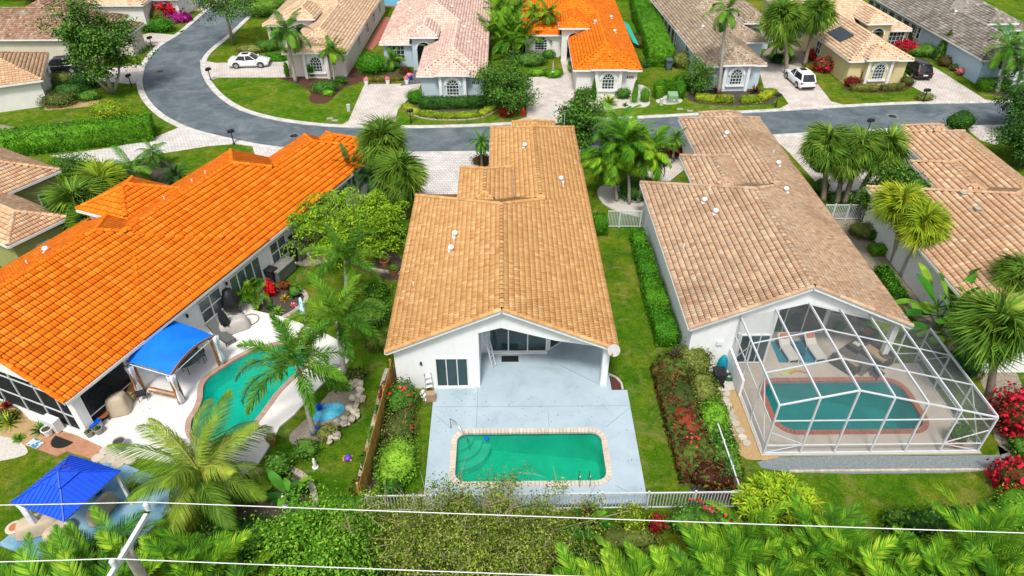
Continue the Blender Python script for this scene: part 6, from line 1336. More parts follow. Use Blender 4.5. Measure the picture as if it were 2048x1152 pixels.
border('pale stone edge below the grey gravel strip', GP([(1578, 944), (1780, 942), (2000, 940)]), .12, .1, .25, M_step)
def rock(x, y, z, s, m, sd):
    rng = np.random.default_rng(sd); me = bpy.data.meshes.new('rock'); bm = bmesh.new(); bmesh.ops.create_icosphere(bm, subdivisions=1, radius=1)
    for v in bm.verts: v.co = Vector((v.co.x * s * rng.uniform(.75, 1.2), v.co.y * s * rng.uniform(.7, 1.1), v.co.z * s * rng.uniform(.5, .8)))
    bm.to_mesh(me); bm.free(); me.materials.append(m); return me
rocks = [rock(0, 0, 0, 1, M_stone, i) for i in range(6)]
path = catmull(GP([(660, 888), (668, 868), (690, 848), (710, 825), (718, 800), (712, 780), (695, 775)]), 8); r_ = random.Random(3); k = 0
for i in range(44):
    p = path[min(len(path) - 1, int(i / 44 * len(path)))]; s = r_.uniform(.16, .28); o = link('rock', rocks[i % 6], None, (p[0] + r_.uniform(-.35, .35), p[1] + r_.uniform(-.3, .3), .1 + r_.uniform(0, .22)), r_.uniform(0, 6)); o.scale = (s, s, s); tag(o, 'pale limestone rock in the curved rock pile beside the pond', 'rock', 'rocks round the little pond')
p = G(655, 825); tag(MB().prism(ellipse(0, 0, .95, .6, 18, .4), -.02, .06).build('garden_pond', mat('pond_blue', (.02, .30, .55), (.15, .55, .65), 3, .15), None, False, (p.x, p.y, 0)), 'little bright blue pond inside the curved rock pile', 'pond')
for l, u, v, s in (('spiky blue glass ornament at the edge of the rock pile', 633, 868, .3), ('blue glass ornament standing in the little pond', 640, 822, .28)):
    p = G(u, v); B = MB(); r_ = random.Random(8)
    for i in range(22): a = i * 2.4; e = R(85 - 3.6 * i); B.tube([(0, 0, .03), (s * .6 * math.cos(a) * math.cos(e), s * .6 * math.sin(a) * math.cos(e), .1 + s * .9 * math.sin(e)), (s * 1.3 * math.cos(a) * math.cos(e), s * 1.3 * math.sin(a) * math.cos(e), .08 + s * 1.6 * math.sin(e))], [.035, .03, .012], 5)
    tag(B.build('glass_ornament', M_bluep, None, True, (p.x, p.y, .05)), l, 'ornament')
def stones(pts, l, g, r, m): 
    for i, (u, v) in enumerate(pts): p = G(u, v); tag(MB().prism(ellipse(0, 0, r, r * random.uniform(.85, 1), 14, random.random()), -.04, .06 + random.uniform(0, .012)).build('stepping_stone', m, None, False, (p.x, p.y, .03 if u > 1000 else .06)), l, 'stepping stone', g)
stones([(1452, 789), (1450, 801), (1455, 812), (1460, 824), (1465, 836), (1471, 849), (1480, 863), (1484, 876), (1493, 888), (1438, 812), (1442, 826), (1446, 837), (1452, 850), (1457, 862), (1461, 873)], 'round pale stepping stone on the tan gravel beside the cage', 'stepping stones by the cage', .24, M_step)
stones([(213, 903), (227, 908), (197, 918), (228, 920), (250, 917), (237, 931), (212, 921), (262, 922)], 'round pale stepping stone between the brick path and the coconut palm', 'stepping stones by the brick path', .3, M_step)

# ---- blue pergola canopy
def pergola():
    BR, FRr, FL, BL = Vector((-19.0, 30.9)), Vector((-16.5, 29.9)), Vector((-17.75, 26.75)), Vector((-20.3, 27.5)); c = (BR + FL) / 2; rt = root('pergola', 'wooden pergola with an arched bright blue canopy and white curtains', 'pergola', (c.x, c.y, D))
    S = lambda p, z: Vector((p.x - c.x, p.y - c.y, z)); n = 12; m = 8; rings = []
    for j in range(m + 1):
        t = j / m; row = []
        for i in range(n + 1): s = i / n; p = FL.lerp(FRr, s).lerp(BL.lerp(BR, s), t); row.append(S(p, 2.15 + .42 * math.sin(math.pi * s) + .28 * math.sin(math.pi * min(1, t * .62)) + .012 * math.sin(9 * s + 5 * t)))
        rings.append(row)
    b = MB(); b.loft(rings, False); b.build('canopy', M_canvas, rt, True)
    for t, nm in ((0, 'arch_beam'), (1, 'arch_beam')):
        row = [p - Vector((0, 0, .07)) for p in rings[0 if t == 0 else -1]]; q = MB()
        for a, bb in zip(row[:-1], row[1:]): q.bar(a, bb, .05, .14)
        q.build(nm, M_teak, rt)
    MB().bar(S(FL, 2.05), S(FRr, 2.05), .035).build('curtain_rod', M_white, rt); MB().bar(S(FL, 2.05), S(BL, 2.3), .035).build('curtain_rod', M_white, rt)
    for p in (FL, FRr, BL, BR):
        d = (c - p).normalized() * .1; pp = p + d
        for s in (-.18, .18):
            tv = (FRr - FL).normalized() * s; MB().box(S(pp + tv, 1.05), (.09, .09, 2.1), -.4).build('post', M_teak, rt)
        for z in (.25, .55, .85): tv = (FRr - FL).normalized() * .18; MB().bar(S(pp - tv, z), S(pp + tv, z), .04, .07).build('slat', M_teak, rt)
        q = MB(); rr = random.Random(int(abs(p.x * 10)))
        pr = [(.20, 2.1), (.16, 1.7), (.12, 1.35), (.07, 1.1), (.12, .8), (.17, .4), (.15, .12)]
        q.loft([[S(p, z) + Vector((r0 * (1 + .25 * math.sin(4 * a)) * math.cos(a), r0 * (1 + .25 * math.sin(4 * a)) * math.sin(a), 0)) for a in [2 * math.pi * k / 16 for k in range(16)]] for r0, z in pr[::-1]]); q.build('curtain', mat('white_curtain', (.72, .73, .76), (.62, .64, .68), 4, .8), rt, True)
    for a, bb in ((FL, BL),): 
        for z in (.42, .75): MB().bar(S(a, z), S(a.lerp(bb, .75), z), .05, .1).build('rail', M_teak, rt)
pergola()
def chair(l, x, y, rz, m, z=D, group=None):
    rt = root('patio_chair', l, 'chair', (x, y, z), rz, group); MB().box((0, 0, .43), (.46, .46, .04)).build('seat', m, rt); MB().box((0, .22, .68), (.46, .03, .42), 0, R(-10)).build('backrest', m, rt)
    for sx in (-.2, .2):
        for sy in (-.2, .2): MB().bar((sx * 1.1, sy * 1.1, 0), (sx, sy, .43), .025).build('leg', m, rt)
p = G(385, 725, .5); rt = root('dining_table', 'oval glass dining table under the blue canopy', 'table', (p.x, p.y, D), R(60)); MB().prism(ellipse(0, 0, .9, .5, 20), .7, .72).build('table_top', glassmat('table_glass', (.08, .11, .10), .1), rt)
for sx in (-.55, .55):
    for sy in (-.28, .28): MB().bar((sx, sy, 0), (sx, sy, .7), .03).build('leg', M_dark, rt)
for u, v, rz, l in ((388, 700, 20, 'black patio chair behind the glass dining table'), (402, 712, -60, 'black patio chair at the deck end of the glass dining table'), (285, 790, 200, 'black patio chair before the pergola bench')): p = G(u, v, .4); chair(l, p.x, p.y, R(rz), M_dark)
p = G(268, 782, .4); rt = root('leaning_board', 'orange wooden board leaning on the white wall', 'board', (p.x, p.y, D), R(55)); MB().box((0, 0, .55), (.9, .06, 1.2), 0, R(-22)).build('board', M_teak, rt)
p = G(262, 800, .2); bush('small dry brown bush by the leaning board', 'plant', p.x, p.y, .28, .28, .8, L_dead, z=D, name='plant', leaf=.12)
# covered furniture and porch items
def covered(l, x, y, rz, w, d, h, m, z=D, top=.75, cat='cover', name='covered_furniture'):
    rng = random.Random(seed()); b = MB(); ring = []
    for t, s in ((0, 1.0), (.08, 1.02), (.5, .93), (.82, .86), (.95, top), (1.0, top * .6)):
        ring.append([(w / 2 * s * math.copysign(abs(math.cos(a)) ** .5, math.cos(a)) + rng.uniform(-.02, .02), d / 2 * s * math.copysign(abs(math.sin(a)) ** .5, math.sin(a)) + rng.uniform(-.02, .02), h * t * (1 + .08 * math.cos(a + 1))) for a in [2 * math.pi * k / 24 for k in range(24)]])
    b.loft(ring); return tag(b.build(name, m, None, True, (x, y, z), rz), l, cat)
p = G(240, 815, .3); covered('beige covered chair beside the porch screen', p.x, p.y, R(15), 1.15, 1.05, 1.15, M_cover)
p = G(468, 652, .3); covered('grey beige covered patio furniture by the wall behind the lounger', p.x, p.y, R(30), 1.9, 1.1, .75, mat('grey_beige_cover', (.50, .46, .43), (.42, .39, .36), 3, .85))
p = G(445, 672, .3); lounger('dark grey wicker lounger beside the blue canopy', p.x, p.y, R(140), M_dark, mat('grey_wicker', (.13, .14, .13), (.09, .1, .09), 14, .8))
p = G(465, 622, .3); rt = root('hanging_egg_chair', 'black covered hanging egg chair against the white wall', 'chair', (p.x, p.y, D)); b = MB(); b.lathe([(.1, .35), (.45, .45), (.58, .9), (.52, 1.45), (.3, 1.85), (.05, 1.98)], 16); b.build('cover', M_black, rt, True); MB().tube([(.7, -.3, .02), (.75, -.3, 1.0), (.5, -.2, 1.9), (0, 0, 2.1)], .025, 6).build('stand', M_dark, rt, True); MB().tube([(.55 * math.cos(a) + .2, .55 * math.sin(a) - .3, .03) for a in [2 * math.pi * k / 20 for k in range(21)]], .022, 6).build('base_ring', M_dark, rt, True)
p = G(500, 640, .1); rt = root('egg_chair_stand', 'round dark metal stand with a ring base beside the areca palm', 'stand', (p.x, p.y, D)); MB().tube([(.55 * math.cos(a), .55 * math.sin(a), .03) for a in [2 * math.pi * k / 24 for k in range(25)]], .022, 6).build('base_ring', M_dark, rt, True); MB().tube([(-.5, .2, .03), (-.8, .5, .7), (-.7, .45, 1.6), (-.3, .2, 1.9)], .025, 6).build('arm', M_dark, rt, True)
def umbrella(l, u, v, m, h=2.2, r=.2, tilt=0.0):
    p = G(u, v, .1); rt = root('closed_umbrella', l, 'umbrella', (p.x, p.y, D)); T = lambda z: (-tilt * z, 0, z); MB().tube([T(0), T(h)], .025, 8).build('pole', M_white if m is not M_black else M_dark, rt, True); MB().lathe([(.22, 0), (.2, .06), (.05, .09)], 14).build('base', M_dark, rt); b = MB()
    b.loft([[(-tilt * z + rr * (1 + .2 * math.sin(6 * a)) * math.cos(a), rr * (1 + .2 * math.sin(6 * a)) * math.sin(a), z) for a in [2 * math.pi * k / 18 for k in range(18)]] for rr, z in ((r, .75), (r * 1.05, 1.0), (r * .8, 1.5), (r * .35, 1.95), (.02, h))]); b.build('canopy', m, rt, True)
umbrella('closed black patio umbrella beside the dark lounger', 461, 667, M_black, 2.2, .24, .12); umbrella('closed blue and white beach umbrella in the lawn by the planter', 611, 645, mat('blue_white_canvas', (.02, .45, .65), (.6, .8, .85), 3.5, .7, lo=.45, hi=.5), 1.9, .15)
p = G(205, 800, .3); rt = root('barbecue_grill', 'grey barbecue grill behind the porch screen', 'grill', (p.x, p.y, D), R(67)); MB().box((0, 0, .45), (1.2, .55, .8)).build('cabinet', M_greyplastic, rt); b = MB(); b.loft([[(x, .26 * math.cos(a), .86 + .34 * math.sin(a)) for a in [math.pi * k / 8 for k in range(9)]] for x in (-.4, .4)]); b.build('hood', mat('dark_steel', (.12, .12, .125), None, 4, .35, metal=.6), rt)
p = G(188, 852, .2); rt = root('storage_box', 'clear plastic storage box with bright blue lid by the porch post', 'box', (p.x, p.y, D), R(60)); MB().box((0, 0, .22), (.55, .75, .42)).build('tub', mat('clear_plastic', (.45, .47, .46), None, 3, .3), rt); MB().box((0, 0, .46), (.62, .82, .07)).build('lid', M_bluep, rt)
p = G(205, 832, .4); rt = root('fire_bowl', 'round copper fire bowl on dark legs beside the covered chair', 'fire pit', (p.x, p.y, D)); MB().lathe([(.12, .3), (.3, .38), (.36, .5), (.33, .5), (.2, .44)], 16).build('bowl', mat('copper', (.50, .18, .06), None, 3, .5), rt)
for a in range(3): MB().bar((.3 * math.cos(a * 2.1), .3 * math.sin(a * 2.1), 0), (.22 * math.cos(a * 2.1), .22 * math.sin(a * 2.1), .38), .03).build('leg', M_dark, rt)
for u, v, r, h, m, pl_, l in ((181, 872, .2, .36, M_greyp, 'rosette', 'smaller grey pot with succulents by the porch post'), (199, 866, .24, .4, M_greyp, 'rosette', 'larger grey pot with succulents beside the storage box'), (244, 895, .3, .5, mat('blue_grey_pot', (.28, .32, .34), None, 3), None, 'big blue grey pot with gravel on the white deck'), (98, 868, .26, .42, M_white, None, 'white urn beside the porch corner'), (272, 990, .32, .5, M_tealp, 'bush', 'teal glazed pot with leafy plant on the blue slab'), (545, 885, .26, .34, M_terr, 'bush', 'terracotta pot with a plant at the deck corner'),): pot(l, u, v, r, h, m, pl_, ph=.3, PLm=L_olive)
for u, v, l in ((733, 526, 'terracotta pot first in the row under the fishtail palm'), (770, 530, 'terracotta pot second in the row under the fishtail palm'), (788, 548, 'terracotta pot at the eave end of the row under the fishtail palm'), (617, 490, 'terracotta pot behind the grey cabinet')): pot(l, u, v, .33, .45, M_terr, 'bush' if u > 780 else None, z=.02, ph=.4, PLm=L_mid)
p = G(130, 880); tag(MB().prism([(.62 * math.cos(R(a)), .62 * math.sin(R(a))) for a in range(0, 181, 15)], 0, .02).build('doormat', M_rubber, None, False, (p.x, p.y, .08), R(158)), 'black half round doormat before the porch door', 'doormat')
p = G(108, 852, .3); rt = root('utility_cabinet', 'white utility cabinet against the porch screen', 'cabinet', (p.x, p.y, D), LROT); MB().box((0, 0, .4), (.9, .4, .8)).build('body', M_white, rt); MB().box((0, -.21, .42), (.8, .02, .6)).build('door', M_alu, rt)
tag(MB().box((0, 0, .03), (.75, .45, .05)).build('photo_board', mat('photo_print', (.03, .16, .34), (.55, .62, .66), 3, .3, lo=.45, hi=.5), None, False, (G(72, 890).x, G(72, 890).y, .08), R(-25)), 'dark framed picture board lying at the brick path corner', 'board')
# items along the orange roofed house wall
def bin_(l, u, v, m, rz=0, z=D, wheels=True, s=1.0):
    p = G(u, v, z); rt = root('wheelie_bin', l, 'bin', (p.x, p.y, z), rz); rt.scale = (s, s, s); b = MB(); b.loft([[(-.24, -.26, .05), (.24, -.26, .05), (.24, .26, .05), (-.24, .26, .05)], [(-.30, -.34, .95), (.30, -.34, .95), (.30, .34, .95), (-.30, .34, .95)]]); b.build('body', m, rt); b = MB(); b.box((0, .02, 1.0), (.66, .76, .07)); b.box((0, .42, .95), (.5, .06, .05)); b.build('lid', m, rt)
    for sx in (-.27, .27): MB().tube([(sx - .03, .3, .11), (sx + .03, .3, .11)], .11, 10).build('wheel', M_rubber, rt)
bin_('black wheeled bin beside the grey deck box', 546, 562, M_black, LROT + R(90)); bin_('black wheeled bin behind the grey deck box', 591, 520, M_black, LROT + R(90)); bin_('black wheeled bin beside the green hose reel', 1434, 768, M_black, R(180), .03); bin_('blue grey wheeled bin beside the tall clipped hedge', 1336, 138, mat('blue_grey_plastic', (.10, .15, .17), None, 3, .5), R(180), .02, s=1.15)
p = G(566, 545, .3); rt = root('deck_box', 'large grey resin deck box against the white wall', 'deck box', (p.x, p.y, D), LROT); MB().box((0, 0, .42), (.85, 1.75, .8)).build('body', M_greyplastic, rt); MB().box((0, 0, .86), (.92, 1.85, .1)).build('lid', mat('grey_resin_lid', (.22, .22, .20), None, 3, .6), rt)
p = G(598, 508, .4); rt = root('storage_cabinet', 'tall grey storage cabinet beside the aluminium ladder', 'cabinet', (p.x, p.y, D), LROT); MB().box((0, 0, .9), (.8, .75, 1.8)).build('body', M_greyplastic, rt); MB().box((0, 0, 1.84), (.9, .85, .08)).build('top', M_black, rt)
def ladder(l, a, b, w=.4, n=7, m=None):
    a, b = Vector(a), Vector(b); rt = root('ladder', l, 'ladder', a); d = b - a; s = Vector((-d.y, d.x, 0)); s = (s.normalized() if s.length > .05 else Vector((1, 0, 0))) * w / 2
    for k in (-1, 1): MB().bar(s * k, d + s * k, .04, .07).build('rail', m or M_alu, rt)
    for i in range(n): q = d * (i + .7) / n; MB().bar(q - s, q + s, .03).build('rung', m or M_alu, rt)
p = G(588, 520, .1); ladder('aluminium ladder leaning beside the grey cabinet', (p.x, p.y, D), (p.x - .35, p.y + .25, 1.9)); ladder('aluminium ladder leaning on the patio side wall', (-.62, 29.3, .1), (-1.2, 29.6, 3.3), .35, 10)
p = G(638, 505, .1); rt = root('traffic_cone', 'orange traffic cone with white band beside the fishtail palm', 'cone', (p.x, p.y, .05)); MB().box((0, 0, .02), (.4, .4, .04)).build('base', M_black, rt); MB().lathe([(.16, .04), (.03, .75)], 12).build('cone', mat('cone_orange', (.75, .12, .02)), rt, True); MB().lathe([(.125, .3), (.09, .48)], 12).build('band', M_white, rt, True)
for u, v, m, r, h, l in ((618, 512, M_white, .2, .35, 'white bucket on the round stone patio'), (641, 512, M_black, .2, .3, 'black bucket with a white lid on the round stone patio'), (664, 512, M_white, .22, .3, 'white bucket tipped at the lawn edge')): p = G(u, v); rt = root('bucket', l, 'bucket', (p.x, p.y, .05)); MB().lathe([(r * .8, 0), (r, h), (r * .95, h), (r * .8, h * .9)], 14).build('body', m, rt); MB().tube([(r * math.cos(a), 0, h + r * .6 * math.sin(a)) for a in [math.pi * k / 8 for k in range(9)]], .01, 4).build('handle', M_dark, rt)
p = G(630, 515); tag(MB().prism(ellipse(0, 0, 1.7, 1.0, 22, .3), -.05, .05).build('patio', M_sand, None, False, (p.x, p.y, 0)), kind='structure')
p = G(595, 683, .1); rt = root('rock_fountain', 'pale carved rock spillway at the end of the kidney shaped pool', 'fountain', (p.x, p.y, D)); me = rock(0, 0, 0, 1, M_stone, 44); o = link('boulder', me, rt); o.scale = (.65, .4, .35); tag(o); o2 = link('boulder', me, rt, (.3, .2, .2), 1.0); o2.scale = (.3, .25, .25)
# lawn ornaments
p = G(696, 918); rt = root('turtle_ornament', 'purple and yellow turtle ornament on the left lawn', 'ornament', (p.x, p.y, 0)); MB().lathe([(.2, .05), (.19, .14), (.1, .22), (.02, .24)], 14).build('shell', mat('purple_glaze', (.16, .06, .55), None, 3, .3), rt, True)
for a in (35, 145, 215, 325, 180): MB().lathe([(.05, 0), (.07, .05), (.03, .1)], 8, (.23 * math.cos(R(a)), .23 * math.sin(R(a)), .02)).build('foot', mat('orange_yellow_glaze', (.65, .30, .03)), rt, True)
def statue(l, u, v, h, m, z=0.0):
    p = G(u, v, z); rt = root('statue', l, 'statue', (p.x, p.y, z)); MB().lathe([(.16, 0), (.16, .08), (.1, .12)], 12).build('plinth', m, rt); MB().lathe([(.09, .1), (.11, h * .3), (.07, h * .5), (.1, h * .68), (.05, h * .8), (.07, h * .9), (.02, h)], 12).build('figure', m, rt, True)
statue('slim white bird statue on the left lawn', 631, 935, .7, M_white); statue('white heron statue in the curved soil bed', 571, 1012, .8, M_white); statue('pale stone statue on the round clipped planter', 1106, 144, 1.3, M_stone, .85)
p = G(600, 900); rosette('bluish rosette succulent on the left lawn edge', 'plant', p.x, p.y, leafmat('blue_grey_leaf', [(.10, .16, .16), (.16, .24, .24), (.2, .28, .28)]), 30, .4, .07); p = G(640, 900); rosette('small green spiky plant on the left lawn', 'plant', p.x, p.y, L_bright, 22, .4, .05)
p = G(672, 735, .1); rt = root('dog_statue', 'small grey cat statue lying on the white deck', 'statue', (p.x, p.y, D)); MB().tube([(-.28, 0, .1), (-.1, 0, .14), (.15, 0, .15), (.28, .03, .2)], [.06, .11, .1, .07], 10).build('body', M_greyp, rt, True); MB().lathe([(.03, .2), (.08, .26), (.07, .33), (.02, .36)], 10, (.32, .04, 0)).build('head', M_greyp, rt, True)

# ---- blue gazebo
def gazebo():
    P = [Vector((-20.3, 21.35)), Vector((-17.55, 20.4)), Vector((-18.8, 17.75)), Vector((-21.6, 18.75))]; c = sum(P, Vector((0, 0))) / 4; rt = root('gazebo', 'white gazebo with a bright blue ribbed metal roof', 'gazebo', (c.x, c.y, .09))
    S = lambda p, z: Vector((p.x - c.x, p.y - c.y, z)); zb, zm, zt = 2.3, 2.98, 3.05
    for k, (t0, z0, t1, z1, nm) in enumerate(((1.0, zb, .28, zm, 'roof_panel'), (.36, zm + .02, .0, zt + .28, 'top_panel'))):
        for i in range(4):
            a, b = P[i], P[(i + 1) % 4]; A, Bq = c + (a - c) * t0, c + (b - c) * t0; C, Dq = c + (b - c) * t1, c + (a - c) * t1
            m = MB(); m.add([S(A, z0), S(Bq, z0), S(C, z1), S(Dq, z1)] + [S(A, z0 - .03), S(Bq, z0 - .03), S(C, z1 - .03), S(Dq, z1 - .03)], [(3, 2, 1, 0), (4, 5, 6, 7), (0, 1, 5, 4)]); o = m.build(nm, M_blueroof, rt)
            e = (Bq - A); L = e.length; n = int(L / (.2 if k == 0 else .3)); inw = ((C + Dq) / 2 - (A + Bq) / 2)
            for j in range(1, n):
                s = j / n; p0 = A.lerp(Bq, s); k1 = min(1, min(s, 1 - s) * 2 / max(1e-3, (1 - t1 / t0))); p1 = p0 + inw * k1; MB().bar(S(p0, z0 + .015), S(p1, z0 + (z1 - z0) * k1 + .015), .025, .035).build('roof_rib', M_blueroof, o)
            MB().bar(S(A, z0 + .02), S(Dq, z1 + .02), .05, .05).build('hip_cap', M_blueroof, o)
    for p in P: q = c + (p - c) * .9; MB().box(S(q, 1.12), (.14, .14, 2.3)).build('post', M_white, rt)
    for i in range(4): MB().bar(S(c + (P[i] - c) * .92, 2.22), S(c + (P[(i + 1) % 4] - c) * .92, 2.22), .08, .14).build('beam', M_white, rt)
    q = c + (P[3] - c) * .85; b = MB(); b.loft([[S(q, z) + Vector((r0 * (1 + .2 * math.sin(5 * a)) * math.cos(a), r0 * (1 + .2 * math.sin(5 * a)) * math.sin(a), 0)) for a in [2 * math.pi * k / 16 for k in range(16)]] for r0, z in ((.14, .3), (.17, .8), (.1, 1.2), (.2, 2.15))]); b.build('curtain', MATS['white_curtain'], rt, True)
gazebo()
for u, v, rz, w, d, h, l in ((80, 1050, 20, 2.0, 1.0, .7, 'beige covered sofa under the open side of the blue gazebo'), (118, 1065, 60, 1.3, .9, .65, 'beige covered chair at the front corner of the blue gazebo'), (205, 1020, 70, 1.6, .6, .8, 'beige covered lounger beside the blue gazebo')): p = G(u, v, .3); covered(l, p.x, p.y, R(rz), w, d, h, M_cover, z=.09)
p = G(33, 1062, .1); rt = root('fire_bowl', 'terracotta topped round table at the gazebo slab corner', 'table', (p.x, p.y, .09)); MB().lathe([(.32, 0), (.34, .25), (.36, .3)], 16).build('base', M_stone, rt); MB().lathe([(.2, .3), (.2, .34)], 14).build('inset', M_terr, rt)
pot('dark teal pot by the gazebo post', 195, 985, .28, .4, M_tealp, 'bush', ph=.5, PLm=L_mid, z=.09)

# ---- middle house small things
p = G(1020, 718, .1); tag(MB().box((0, 0, .012), (1.0, .5, .024)).build('doormat', M_rubber, None, False, (p.x, p.y, .102)), 'black doormat before the patio sliding door', 'doormat')
rt = root('satellite_dish', 'white satellite dish on the white patio post', 'satellite dish', (5.75, 27.3, 3.05)); b = MB(); b.lathe([(.02, 0), (.25, .02), (.42, .09), (.47, .14), (.45, .15), (.24, .05)], 20); o = b.build('dish', mat('dish_grey', (.42, .42, .40), (.34, .34, .33), 4, .6), rt, True); o.rotation_euler = (R(38), R(-12), 0); o.location = (0, -.15, .28); o.scale = (.72, .72, .72); MB().tube([(0, 0, -.2), (0, 0, .2), (0, -.12, .3)], .03, 8).build('mast', M_greyp, rt, True); MB().tube([(0, -.2, .12), (-.15, -.55, .35)], .015, 6).build('feed_arm', M_greyp, rt); MB().lathe([(.05, 0), (.06, .1), (.03, .16)], 8, (-.16, -.58, .33)).build('feed_horn', mat('orange_cap', (.65, .25, .05)), rt, True)
def stepladder(l, u, v, rz, h=1.1):
    p = G(u, v, .1); rt = root('step_ladder', l, 'ladder', (p.x, p.y, .1), rz)
    for s in (-.2, .2): MB().bar((s, -.3, 0), (s * .9, 0, h), .035).build('rail', M_greyp, rt); MB().bar((s, .35, 0), (s * .9, .02, h), .03).build('rear_leg', M_greyp, rt)
    for i in range(3): MB().box((0, -.3 + .1 * (i + 1), h * (i + 1) / 4), (.38, .16, .03)).build('step', M_white, rt)
stepladder('grey folding step ladder against the white gable wall', 858, 775, R(15)); stepladder('white folding stool beside the cardboard box', 846, 800, R(70), .8)
p = G(862, 800, .1); tag(MB().box((0, 0, .28), (.5, .35, .55)).build('cardboard_box', mat('cardboard', (.40, .26, .16), (.33, .21, .13), 3), None, False, (p.x, p.y, .1), R(8)), 'brown cardboard box at the corner of the pale blue deck', 'box')
# right house: hose and covers
p = G(1441, 745, .1); rt = root('hose_reel', 'green garden hose heap with a blue green cover against the white wall', 'hose', (p.x, p.y, .03)); b = MB(); b.lathe([(.3, 0), (.32, .5), (.26, 1.0), (.12, 1.35), (.03, 1.42)], 14); b.build('cover', mat('blue_green_tarp', (.0, .26, .20), (.0, .18, .40), 2.5, .5), rt, True)
for k in range(4): MB().tube([(.35 + (.27 - .02 * k) * math.cos(a), -.4 + (.27 - .02 * k) * math.sin(a), .04 + .06 * k + .02 * math.sin(3 * a)) for a in [2 * math.pi * i / 20 for i in range(21)]], .03, 6).build('hose_loop', mat('green_hose', (.01, .12, .04), None, 3, .4), rt, True)

# ---- street things
def mailbox(l, u, v, rz=0.0, s=1.0):
    p = G(u, v); rt = root('mailbox', l, 'mailbox', (p.x, p.y, 0), rz); rt.scale = (s, s, s); MB().tube([(0, 0, 0), (0, 0, 1.15)], .05, 8).build('post', M_dark, rt, True); MB().lathe([(.14, 0), (.12, .1), (.06, .14)], 10).build('base', M_dark, rt)
    b = MB(); b.loft([[(x, y, z + 1.15) for y, z in ((-.12, 0), (.12, 0), (.12, .16), (.08, .24), (0, .27), (-.08, .24), (-.12, .16))] for x in (-.32, .32)]); b.build('box', M_dark, rt); MB().box((.1, .22, 1.3), (.4, .16, .12)).build('newspaper_tube', M_dark, rt); MB().box((.1, -.15, 1.38), (.04, .02, .2)).build('flag', M_dark, rt)
for u, v, rz, l in ((305, 96, 60, 'black mailbox on the grass tip near the top of the road bend'), (264, 174, 80, 'black mailbox beside the big multi trunk tree'), (422, 161, 60, 'black mailbox at the driveway of the white sedan'), (468, 288, 30, 'black mailbox on the grass tip beside the orange roof'), (822, 246, 0, 'black mailbox before the yellow green border hedge'), (1551, 214, 0, 'black mailbox at the driveway of the white SUV'), (1846, 204, 0, 'black mailbox beside the yellow house driveway'), (1734, 266, 10, 'black mailbox on the near kerb behind the leaning fan palms'), (2012, 252, 0, 'black mailbox under the dark tree at the near kerb')): mailbox(l, u, v, R(rz))
p = G(1126, 304); rt = root('street_lamp', 'slim grey street lamp behind the tan roof', 'street lamp', (p.x, p.y, 0)); hz = Ycross(1130, 222, p.y)[1]; MB().tube([(0, 0, 0), (0, 0, hz)], [.07, .045], 8).build('pole', M_greyp, rt, True); MB().lathe([(.08, 0), (.2, .3), (.18, .36), (.06, .42)], 12, (0, 0, hz)).build('lantern', M_dark, rt, True); MB().lathe([(.12, 0), (.16, .22)], 12, (0, 0, hz + .06)).build('glass', M_cloth, rt)
p = G(1046, 232); rt = root('fire_hydrant', 'red fire hydrant on the grass beside the paver driveway', 'hydrant', (p.x, p.y, 0)); MB().lathe([(.2, 0), (.2, .06), (.14, .08), (.14, .6), (.18, .62), (.18, .66), (.13, .74), (.05, .84)], 14).build('barrel', M_red, rt)
for s in (-1, 1): MB().tube([(0, 0, .45), (s * .26, 0, .45)], .08, 8).build('outlet', M_red, rt)
p = G(1344, 203); rt = root('transformer_box', 'green electrical transformer box inside the horseshoe hedge', 'transformer', (p.x, p.y, 0)); gm = mat('transformer_green', (.22, .36, .20), (.18, .31, .17), 2, .5); MB().box((0, 0, .05), (1.3, 1.1, .12)).build('pad', M_concp, rt); MB().loft([[(-.5, -.4, .1), (.5, -.4, .1), (.5, .4, .1), (-.5, .4, .1)], [(-.5, -.4, .75), (.5, -.4, .75), (.5, .4, .95), (-.5, .4, .95)]]).build('cabinet', gm, rt); MB().box((0, -.41, .42), (.9, .02, .55)).build('door', gm, rt); MB().box((.1, -.425, .3), (.2, .01, .12)).build('label_plate', M_white, rt)
for u, v, l in ((698, 222, 'pale green cable pedestal on the lawn before the pink house'), (467, 320, 'pale green cable pedestal behind the orange roof ridge'), (1322, 210, 'small white marker post by the transformer hedge')): p = G(u, v); rt = root('utility_pedestal', l, 'utility box', (p.x, p.y, 0)); MB().box((0, 0, .3), (.3, .3, .6)).build('body', mat('pale_green_plastic', (.48, .56, .48), None, 3, .5), rt); MB().box((0, 0, .64), (.34, .34, .1)).build('cap', MATS['pale_green_plastic'], rt)
for u, v, l in ((588, 272, 'round manhole cover in the road before the orange roof'), (1785, 233, 'round manhole cover in the road before the yellow house'), (320, 143, 'round manhole cover in the road bend')): p = G(u, v); rt = root('manhole_cover', l, 'manhole cover', (p.x, p.y, .012)); MB().prism(ellipse(0, 0, .42, .42, 20), 0, .008).build('cover', M_dark, rt); MB().lathe([(.46, 0), (.46, .006), (.42, .006), (.42, 0)], 20).build('rim', M_concp, rt)
for u, v, l in ((660, 237, 'small concrete valve cover left of the pale pavers'), (670, 241, 'small concrete valve cover at the kerb by the pale pavers'), (1360, 218, 'concrete meter cover on the lawn before the pale blue house'), (1380, 222, 'white valve cover near the kerb before the pale blue house'), (1640, 219, 'pale valve cover on the strip before the yellow house'), (487, 311, 'meter cover on the grass tip beside the orange roof')): p = G(u, v); tag(MB().box((0, 0, .015), (.6, .4, .03)).build('valve_cover', M_concp, None, False, (p.x, p.y, 0)), l, 'valve cover')
